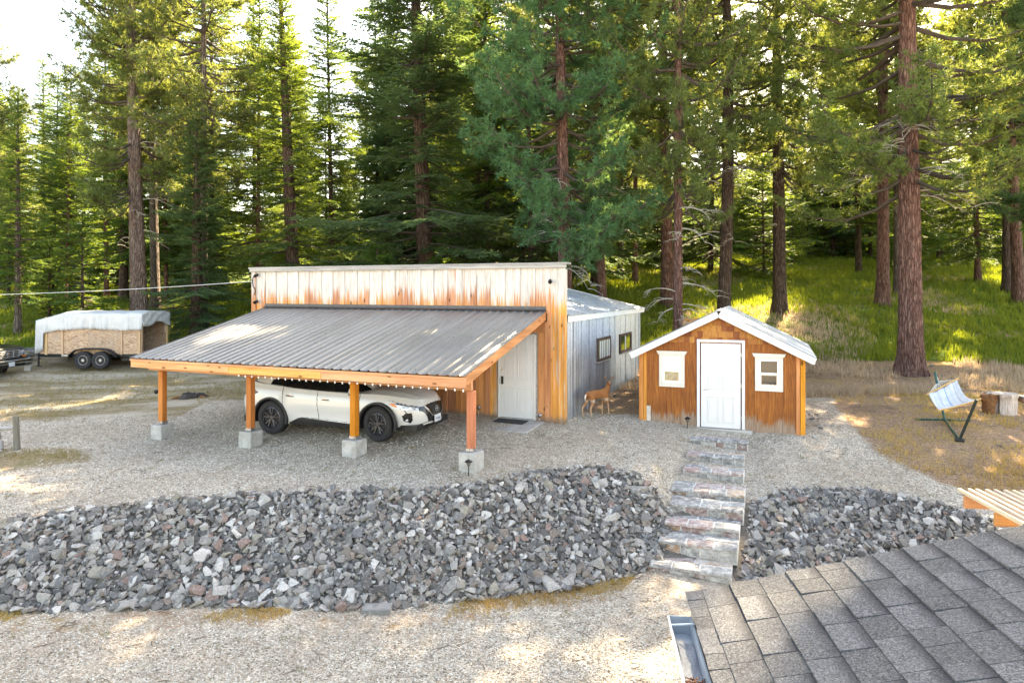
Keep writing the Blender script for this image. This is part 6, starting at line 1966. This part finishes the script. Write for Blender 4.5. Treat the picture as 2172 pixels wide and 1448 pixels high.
def pine_crown(seed, H, Rm, clear, dens=1.0):
    rg = np.random.default_rng(seed)
    tufts = []; tdir = []
    limb = MB()
    z = clear * H
    while z < H * .985:
        f = (z - clear * H) / (H * (1 - clear))
        for k in range(rg.integers(2, 5)):
            prof = (1 - f ** 2.2) * (.65 + .35 * min(1, f / .25))
            L = Rm * prof * rg.uniform(.45, 1.1) + .35
            a = rg.uniform(0, 6.283)
            pit = R(-8) + R(45) * f + rg.normal(0, .14)
            h = np.array([math.cos(a), math.sin(a), 0.0]); sd = np.array([-h[1], h[0], 0])
            zb = z + rg.normal(0, .15)
            nn = 9; t = np.linspace(0, 1, nn)
            pts = h[None] * (L * t * math.cos(pit))[:, None]
            pts[:, 2] = zb + L * (math.sin(pit) * t - .16 * np.sin(PI * t) * (1 - f) + .16 * t ** 3)
            pts += sd[None] * (L * rg.normal(0, .10) * np.sin(t * 2.2))[:, None]
            limb.tube([tuple(p) for p in pts[::2]], list(np.linspace(.025 + .014 * L, .008, 5)), 5, False)
            # sub-branches carrying tufts
            nsub = max(3, int(L * 3.4 * dens))
            for q in range(nsub):
                tq = rg.uniform(.28, 1.0); b = np.array([np.interp(tq, t, pts[:, c]) for c in range(3)])
                dd = unit(h * rg.uniform(.2, 1.0) + sd * rg.normal(0, .85) + np.array([0, 0, rg.normal(.18, .35)]))
                sl = rg.uniform(.25, .85) * min(1, L / 2 + .35) * (1.15 - .4 * tq)
                e = b + dd * sl + np.array([0, 0, .06])
                if sl > .35: limb.tube([tuple(b), tuple((b + e) / 2 - np.array([0, 0, .03])), tuple(e)], [.012, .009, .005], 3, False)
                nt = max(2, int(sl / .19))
                for w in range(nt):
                    u = 1 - w * .7 / nt
                    p = b + (e - b) * u + rg.normal(0, .05, 3)
                    tufts.append(p); tdir.append(unit(dd + rg.normal(0, .35, 3) + np.array([0, 0, .25])))
            for w in range(3): tufts.append(pts[-1] + rg.normal(0, .08, 3)); tdir.append(unit(h + np.array([0, 0, .5]) + rg.normal(0, .3, 3)))
        z += rg.uniform(.34, .62) / dens ** .3
    T = np.array(tufts); D = np.array(tdir); nB = 15
    o = np.repeat(T, nB, 0); d0 = np.repeat(D, nB, 0)
    dirs = unit(d0 * rg.uniform(.1, 1.1, (len(o), 1)) + rg.normal(0, .62, (len(o), 3)))
    V, Fi = blades(o + dirs * .015, dirs, unit(rg.normal(0, 1, (len(o), 3))), rg.uniform(.16, .28, len(o)), rg.uniform(.026, .042, len(o)))
    return V, Fi, limb

KINDS = {}
def proto(key, V, Fi, limb, mat, Hn):
    KINDS[key] = (np_mesh('crown', V, Fi, mat), limb.mesh('limbs', M_LIMB, False, False), Hn)
proto('firA', *fir_crown(1, 24, 3.3, .08, 1.25), M_FIR, 24)
proto('firB', *fir_crown(2, 24, 4.0, .05, 1.3), M_FIRB, 24)
proto('firC', *fir_crown(3, 20, 2.6, .14, 1.2), M_FIR, 20)
proto('young', *fir_crown(4, 6, 1.6, .04, 1.5), M_FIR, 6)
proto('pineA', *pine_crown(5, 24, 3.5, .25, 2.0), M_PINE, 24)
proto('pineB', *pine_crown(6, 24, 4.1, .19, 2.6), M_PINEB, 24)
proto('pineC', *pine_crown(7, 22, 2.9, .30, 2.0), M_PINE, 22)
proto('pineD', *pine_crown(8, 28, 5.3, .24, 2.1), M_PINE, 28)

def trunk_mesh(H, r0, seed, mat, seg=14, fine=False, bend=0.0, flare=1.45):
    rg = random.Random(seed)
    nz = 60 if fine else 16; ns_ = 40 if fine else seg
    V = []
    ph = [rg.uniform(0, 6.28) for _ in range(6)]
    for i in range(nz + 1):
        t = (i / nz) ** (1.6 if fine else 1.25); z = -.5 + (H + .5) * t
        r_ = r0 * (1 - .93 * max(0, z) / H) ** .8 * (1 + (flare - 1) * math.exp(-max(z, 0) / .55)) + .01
        cx = bend * math.sin(z / H * 5 + ph[0]) * min(1, z / 3 if z > 0 else 0); cy = bend * math.sin(z / H * 4 + ph[1]) * min(1, z / 3 if z > 0 else 0)
        for k in range(ns_):
            a = 2 * PI * k / ns_
            lob = 1 + .05 * math.sin(3 * a + ph[2]) + .04 * math.sin(5 * a + ph[3] + z * .3)
            lob += .16 * math.exp(-max(z, 0) / .4) * math.sin(5 * a + ph[4])
            if fine: lob += .035 * math.sin(17 * a + 2.2 * math.sin(z * 1.7 + ph[5])) * (1 if z > .1 else 1.5) + rg.uniform(-.015, .015)
            V.append((cx + r_ * lob * math.cos(a), cy + r_ * lob * math.sin(a), z))
    I_ = np.arange(len(V)).reshape(nz + 1, ns_); In_ = np.roll(I_, -1, 1)
    Fq = np.stack([I_[:-1], In_[:-1], In_[1:], I_[1:]], -1).reshape(-1, 4)
    return np_mesh('trunk', np.array(V), Fq, mat, True)

def dead_branches(parent, seed, z0, z1, n_, L, r0, mat=M_TWIG, droop=.5, up=False):
    rg = random.Random(seed)
    for k in range(n_):
        m = MB(); z = rg.uniform(z0, z1); a = rg.uniform(0, 6.28); l = L * rg.uniform(.5, 1.1)
        def arm(p, a_, l_, r_, dep):
            pts = [p]; el = rg.uniform(.0, .5)
            q = Vector(p)
            for i in range(6):
                a_ += rg.gauss(0, .22); el -= droop * rg.uniform(.15, .5)
                q = q + Vector((math.cos(a_) * math.cos(el), math.sin(a_) * math.cos(el), math.sin(el))) * l_ / 6
                pts.append(tuple(q))
                if dep < 2 and i > 0 and rg.random() < .75: arm(tuple(q), a_ + rg.choice((-1, 1)) * rg.uniform(.5, 1.2), l_ * rg.uniform(.3, .55), r_ * .5, dep + 1)
            m.tube(pts, [r_ * (1 - .8 * i / 6) for i in range(7)], 4, False)
        arm((math.cos(a) * r0 * .8, math.sin(a) * r0 * .8, z), a, l, .028, 0)
        m.build('dead_branch', mat, parent, fix=False)

tseed = [500]
def tree(kind, x, y, H, r0, label, group=None, bark=None, name='pine_tree', width=1.0, lean=(0, 0), fine=False, bend=0.0, rz=None, zoff=0.0, dead=None, sparse=None):
    tseed[0] += 1
    rg = random.Random(tseed[0])
    z = H1(x, y)
    t = thing(name, label, 'tree', (x, y, z), 0, group)
    t.rotation_euler = (lean[1], lean[0], 0)
    cr_, lm, Hn = KINDS[kind]
    s = H / Hn
    link('trunk', trunk_mesh(H, r0, tseed[0], bark or M_BARKG, fine=fine, bend=bend), t)
    rz = rg.uniform(0, 6.28) if rz is None else rz
    link('crown', cr_, t, (0, 0, zoff), (0, 0, rz), (s * width, s * width, s))
    link('limbs', lm, t, (0, 0, zoff), (0, 0, rz), (s * width, s * width, s))
    if dead: dead_branches(t, tseed[0] + 9, *dead)
    return t
def px(u, Yd): return (u - 1086) / FPX * Yd
# the ones that stand out, left to right
tree('firC', px(38, 31), 31, 11, .13, 'slender grey-trunked fir at the far left behind the pickup', name='fir_tree', bark=M_BARKG)
tree('pineA', px(-70, 34), 34, 19, .25, 'pine at the far left edge reaching over the sky', width=1.05)
tree('pineA', px(296, 32.5), 32.5, 24.9, .36, 'tall pine with thick grey-pink trunk right behind the tarp-covered trailer', bark=M_BARKP, lean=(-.03, 0), fine=True, dead=(4, 9, 12, 1.8, .3))
tree('pineC', px(330, 35), 35, 25, .22, 'thin pine beside the thick trunk behind the trailer', bark=M_BARKG, lean=(-.02, 0))
tree('firB', px(417, 30), 30, 10.5, .27, 'dark fir with full low branches between trailer and carport', name='fir_tree', bark=M_BARKD, width=1.15)
tree('pineC', px(432, 31.5), 31.5, 24, .18, 'thin pine with sparse top above the dark fir', bark=M_BARKG)
tree('firC', px(262, 40), 40, 19.2, .24, 'dark-trunked fir in shade left of the thick pine', name='fir_tree', bark=M_BARKD)
tree('young', px(175, 31.5), 31.5, 5.4, .07, 'young bushy fir just behind the trailer tarp', name='fir_tree', bark=M_BARKD, width=1.15)
tree('young', px(105, 33), 33, 4.2, .06, 'smallest young fir left of the bushy one', name='fir_tree', bark=M_BARKD, width=1.0)
tree('firA', px(628, 31), 31, 17, .34, 'broad fir rising behind the left half of the false front', name='fir_tree', bark=M_BARKD, width=1.05, lean=(-.045, 0))
tree('firB', px(907, 29.5), 29.5, 23, .38, 'largest blue-green fir behind the middle of the barn', name='fir_tree', bark=M_BARKD, width=1.25, lean=(-.035, 0), fine=True)
tree('young', px(800, 26.6), 26.6, 4.8, .07, 'bright young fir peeking over the middle of the false front', name='fir_tree', bark=M_BARKD, width=1.5)
tree('young', px(925, 26.8), 26.8, 4.2, .07, 'short bright young fir behind the barn cap right of the middle', name='fir_tree', bark=M_BARKD, width=1.3)
tree('pineB', px(1202, 25.6), 25.6, 24, .27, 'pine with dense bright tufts right behind the barn corner', bark=M_BARKR, lean=(-.02, 0), fine=True, dead=(3.5, 7, 10, 1.7, .25), width=1.0)
tree('pineC', px(1280, 32), 32, 26, .21, 'leaning thin red-barked pine right of the barn roof', bark=M_BARKR, lean=(-.05, 0), dead=(4, 8, 6, 1.4, .2))
tree('pineC', px(1417, 34), 34, 28, .30, 'red-trunked pine behind the two thin trunks left of the shed ridge', bark=M_BARKR, lean=(-.02, 0), dead=(3, 8, 7, 1.8, .25))
tree('pineA', px(1438, 24.5), 24.5, 25, .17, 'thin straight pine with orange foot just behind the left shed roof', bark=M_BARKR, dead=(1.5, 6, 16, 1.3, .15), width=.85)
tree('pineA', px(1535, 29.5), 29.5, 28, .27, 'crooked dark pine behind the shed ridge', bark=M_BARKD, bend=.22, dead=(3.5, 7, 9, 1.7, .25))
tree('pineA', px(1654, 32.5), 32.5, 28, .29, 'straight brown pine in the grass right of the shed ridge', bark=M_BARKD, lean=(-.012, 0), fine=True, dead=(4, 7, 4, 1.2, .25))
tree('pineC', px(1873, 34), 34, 27, .29, 'reddish pine casting a shadow left of the big trunk', bark=M_BARKR)
tree('pineC', px(1901, 37), 37, 20.1, .13, 'thin pine close left of the big trunk', bark=M_BARKG)
tree('pineD', px(1932, 23.6), 23.6, 28, .37, 'biggest pine with massive red-brown trunk right of the shed', bark=M_BARKR, lean=(-.015, .01), fine=True, dead=(5.6, 8.6, 12, 2.2, .36), width=1.05)
tree('pineC', px(2162, 34.5), 34.5, 25, .26, 'leaning red pine at the right edge', bark=M_BARKR, lean=(-.05, 0))
tree('pineC', px(2136, 38), 38, 26, .22, 'dark pine second from the right edge', bark=M_BARKD)
tree('pineB', px(2300, 27), 27, 25, .3, 'pine just outside the right edge hanging tufts into view', bark=M_BARKR)
# filler forest, told apart from the named ones but not from one another
rf_ = random.Random(77)
taken = [(t.location.x, t.location.y) for t in bpy.data.objects if t.get('category') == 'tree']
GL = {'fir': ('one of the dim firs filling the forest behind the clearing', 'firs filling the forest behind'),
      'pine': ('one of the slim pines filling the forest behind the clearing', 'pines filling the forest behind'),
      'under': ('one of the small understory firs in the forest shade', 'understory firs in the forest shade')}
cnt = 0
def filler(n_, y0, y1, kinds, tries=4000, mind=2.4, urange=(-250, 2420), under=False):
    global cnt
    got = 0
    for _ in range(tries):
        if got >= n_: break
        Yd = math.sqrt(rf_.uniform(y0 * y0, y1 * y1)); u = rf_.uniform(*urange); x = px(u, Yd)
        if Yd < 30 and x > -9: continue
        if any((x - a) ** 2 + (Yd - b) ** 2 < mind * mind for a, b in taken): continue
        if u > 1250 and Yd < 62 and not under and rf_.random() < .68: continue
        # the sky shows at the upper left: lower trees there
        gap = (u < 215 and rf_.random() < .9) or (450 < u < 520 and rf_.random() < .5) or (670 < u < 760 and rf_.random() < .6)
        k = 'young' if under else rf_.choice(kinds)
        if under: H = rf_.uniform(3.0, 6.0) + .06 * Yd
        else: H = rf_.uniform(17, 24) + (.04 * Yd if u > 780 else 0)
        if gap and not under: H = min(H, max(8, (615 - rf_.uniform(140, 330)) / FPX * Yd + HC - 2.0))
        fam = 'under' if under else ('fir' if k.startswith('fir') else 'pine')
        tree(k, x, Yd, H, H * rf_.uniform(.0055, .0088), GL[fam][0], GL[fam][1], bark=rf_.choice((M_BARKD, M_BARKG, M_BARKR, M_BARKD)), name='fir_tree' if fam != 'pine' else 'pine_tree', width=rf_.uniform(.9, 1.25), lean=(rf_.gauss(0, .012), rf_.gauss(0, .012)))
        taken.append((x, Yd)); got += 1
    cnt += got
filler(26, 36, 48, ['firA', 'firC', 'pineA', 'pineC', 'firB', 'firC'], mind=2.2)
filler(50, 48, 72, ['firA', 'firC', 'pineA', 'firB', 'firC', 'pineA'], mind=2.4)
filler(85, 72, 125, ['firA', 'firC', 'firB', 'firA'], mind=2.4)
filler(70, 60, 120, [], under=True, mind=1.3, urange=(1150, 2300))
filler(75, 42, 100, [], under=True, mind=1.3)
# ---------------------------------------------------------------- grasses
rgG = np.random.default_rng(9)
def blade_field(name, X_, Y_, h, w, per, spread, mat, lean=.35):
    n_ = len(X_)
    Zb = height(X_, Y_)
    o = np.repeat(np.stack([X_, Y_, Zb - .01], 1), per, 0); hh = np.repeat(h, per) * rgG.uniform(.55, 1.15, n_ * per)
    a = rgG.uniform(0, 2 * PI, n_ * per); r_ = rgG.uniform(0, spread, n_ * per)
    o[:, 0] += r_ * np.cos(a); o[:, 1] += r_ * np.sin(a)
    d = np.stack([np.cos(a) * rgG.uniform(0, lean, len(a)), np.sin(a) * rgG.uniform(0, lean, len(a)), np.ones(len(a))], 1); d = unit(d)
    b = rgG.uniform(0, 2 * PI, len(a)); nrm = np.stack([np.cos(b), np.sin(b), np.zeros(len(b))], 1)
    V, Fi = blades(o, d, nrm, hh, rgG.uniform(.7, 1.3, len(a)) * np.repeat(w, per) if hasattr(w, '__len__') else rgG.uniform(.7, 1.3, len(a)) * w)
    o_ = link(name, np_mesh(name, V, Fi, mat)); setp(o_, kind='stuff'); return o_
def _grass(name, a, b, tr):
    n = NT(name, .6, 0, .2); p = n.pos()
    c = n.mix(n.island(), a, b)
    c = n.hsv(c, n.rng(n.noise(p, .5, 3), .3, .7, .485, .515), 1, n.rng(n.noise(p, .9, 3), .3, .7, .75, 1.25))
    n.col(c); out = n.t.nodes['Material Output']; t = n.n('BsdfTranslucent'); n.put(t.inputs['Color'], tr)
    mx = n.n('MixShader'); mx.inputs[0].default_value = .40
    n.l(n.b.outputs[0], mx.inputs[1]); n.l(t.outputs[0], mx.inputs[2]); n.l(mx.outputs[0], out.inputs['Surface']); return n.m
M_GRS = _grass('green_grass_blades', (.060, .100, .012), (.125, .170, .026), (.30, .34, .03))
M_DRYG = _grass('dry_grass_blades', (.38, .27, .19), (.52, .41, .31), (.45, .33, .20))
M_GOLD = _grass('golden_grass_blades', (.40, .26, .08), (.54, .39, .15), (.5, .34, .10))
def sample(n_, y0, y1, u0=-80, u1=2260, pw=1.0):
    Yd = y0 * (y1 / y0) ** rgG.uniform(0, 1, n_) ** pw; u = rgG.uniform(u0, u1, n_); return (u - 1086) / FPX * Yd, Yd
def inside_any(x, y):
    lx = (x - BL.x) * math.cos(BA) + (y - BL.y) * math.sin(BA); ly = -(x - BL.x) * math.sin(BA) + (y - BL.y) * math.cos(BA)
    m1 = (lx > BX0 - .1) & (lx < BX1 + .1) & (ly > -.2) & (ly < BD + .15)
    lx = (x - SLO.x) * math.cos(SA) + (y - SLO.y) * math.sin(SA); ly = -(x - SLO.x) * math.sin(SA) + (y - SLO.y) * math.cos(SA)
    m2 = (lx > SX0 - .1) & (lx < SX1 + .1) & (ly > -.1) & (ly < SD + .1)
    return m1 | m2
X_, Y_ = sample(60000, 23, 75)
g, d, b = zones(X_, Y_); k = (g > .45) & (vnoise(X_, Y_, .45, 21) < .34 + .2 * rgG.random(len(X_))) & ~inside_any(X_, Y_)
X_, Y_ = X_[k], Y_[k]
blade_field('green_grass', X_, Y_, .10 + .13 * (vnoise(X_, Y_, 1.2, 4) + .5) + .004 * Y_, .022 + .0009 * Y_, 4, .13, M_GRS)
X_, Y_ = sample(52000, 20, 52)
g, d, b = zones(X_, Y_); k = (((vnoise(X_, Y_, .45, 21) > .10) & (g > .3) & (rgG.random(len(X_)) < .8)) | ((d > .5) & (g < .6) & (vnoise(X_, Y_, 1.0, 23) > .05) & (Y_ > 19.5))) & ~inside_any(X_, Y_)
X_, Y_ = X_[k], Y_[k]
blade_field('dry_grass', X_, Y_, .20 + .10 * rgG.random(len(X_)), .012 + .0007 * Y_, 4, .12, M_DRYG, .5)
# golden grass round the hammock and along the foot of the bank
X_, Y_ = sample(26000, 11.2, 21, 1560, 2260)
g, d, b = zones(X_, Y_); k = (d > .5) & (vnoise(X_, Y_, 1.3, 25) * .6 + .32 > rgG.random(len(X_))) & ~inside_any(X_, Y_) & (vnoise(X_, Y_, 3.3, 26) > -.3)
k &= ~((Y_ > 15.8) & (X_ < 10.5) & (rgG.random(len(X_)) < .7))
X_, Y_ = X_[k], Y_[k]
blade_field('golden_grass', X_, Y_, .08 + .09 * rgG.random(len(X_)), .012, 4, .07, M_GOLD, .7)
xx = rgG.uniform(-8.5, 2.7, 5200); yy = np.interp(xx, LO[:, 0], LO[:, 1]) - np.abs(rgG.normal(0, .26, len(xx))) - .03
k = vnoise(xx, yy, 1.7, 28) > .22; xx, yy = xx[k], yy[k]
blade_field('golden_grass', xx, yy, .05 + .06 * rgG.random(len(xx)), .009, 4, .05, M_GOLD, .8)
# thin turf on the left yard and stray tufts in the gravel
X_, Y_ = sample(16000, 14.5, 28.5, -60, 900)
g, d, b = zones(X_, Y_); k = (b > .5) & (g < .5) & (vnoise(X_, Y_, .9, 31) > -.1) & ~inside_any(X_, Y_)
blade_field('turf', X_[k], Y_[k], .05 + .05 * rgG.random(k.sum()), .012, 4, .08, _grass('turf_blades', (.22, .17, .065), (.34, .27, .12), (.32, .26, .07)), .7)
cx = rgG.uniform(-9, 9, 90); cy = rgG.uniform(8.2, 17, 90); xs_ = []; ys_ = []
for a, b_ in zip(cx, cy):
    n_ = rgG.integers(4, 16); xs_.append(a + rgG.normal(0, .07, n_)); ys_.append(b_ + rgG.normal(0, .05, n_))
xs_ = np.concatenate(xs_); ys_ = np.concatenate(ys_)
k = ~inside_any(xs_, ys_) & ((ys_ > np.interp(xs_, UP[:, 0], UP[:, 1]) + .1) | (ys_ < np.interp(xs_, LO[:, 0], LO[:, 1]) - .1)); xs_, ys_ = xs_[k], ys_[k]
blade_field('weed_tufts', xs_, ys_, .03 + .04 * rgG.random(len(xs_)), .008, 4, .04, _grass('weed_blades', (.10, .13, .03), (.26, .20, .07), (.25, .25, .06)), .9)
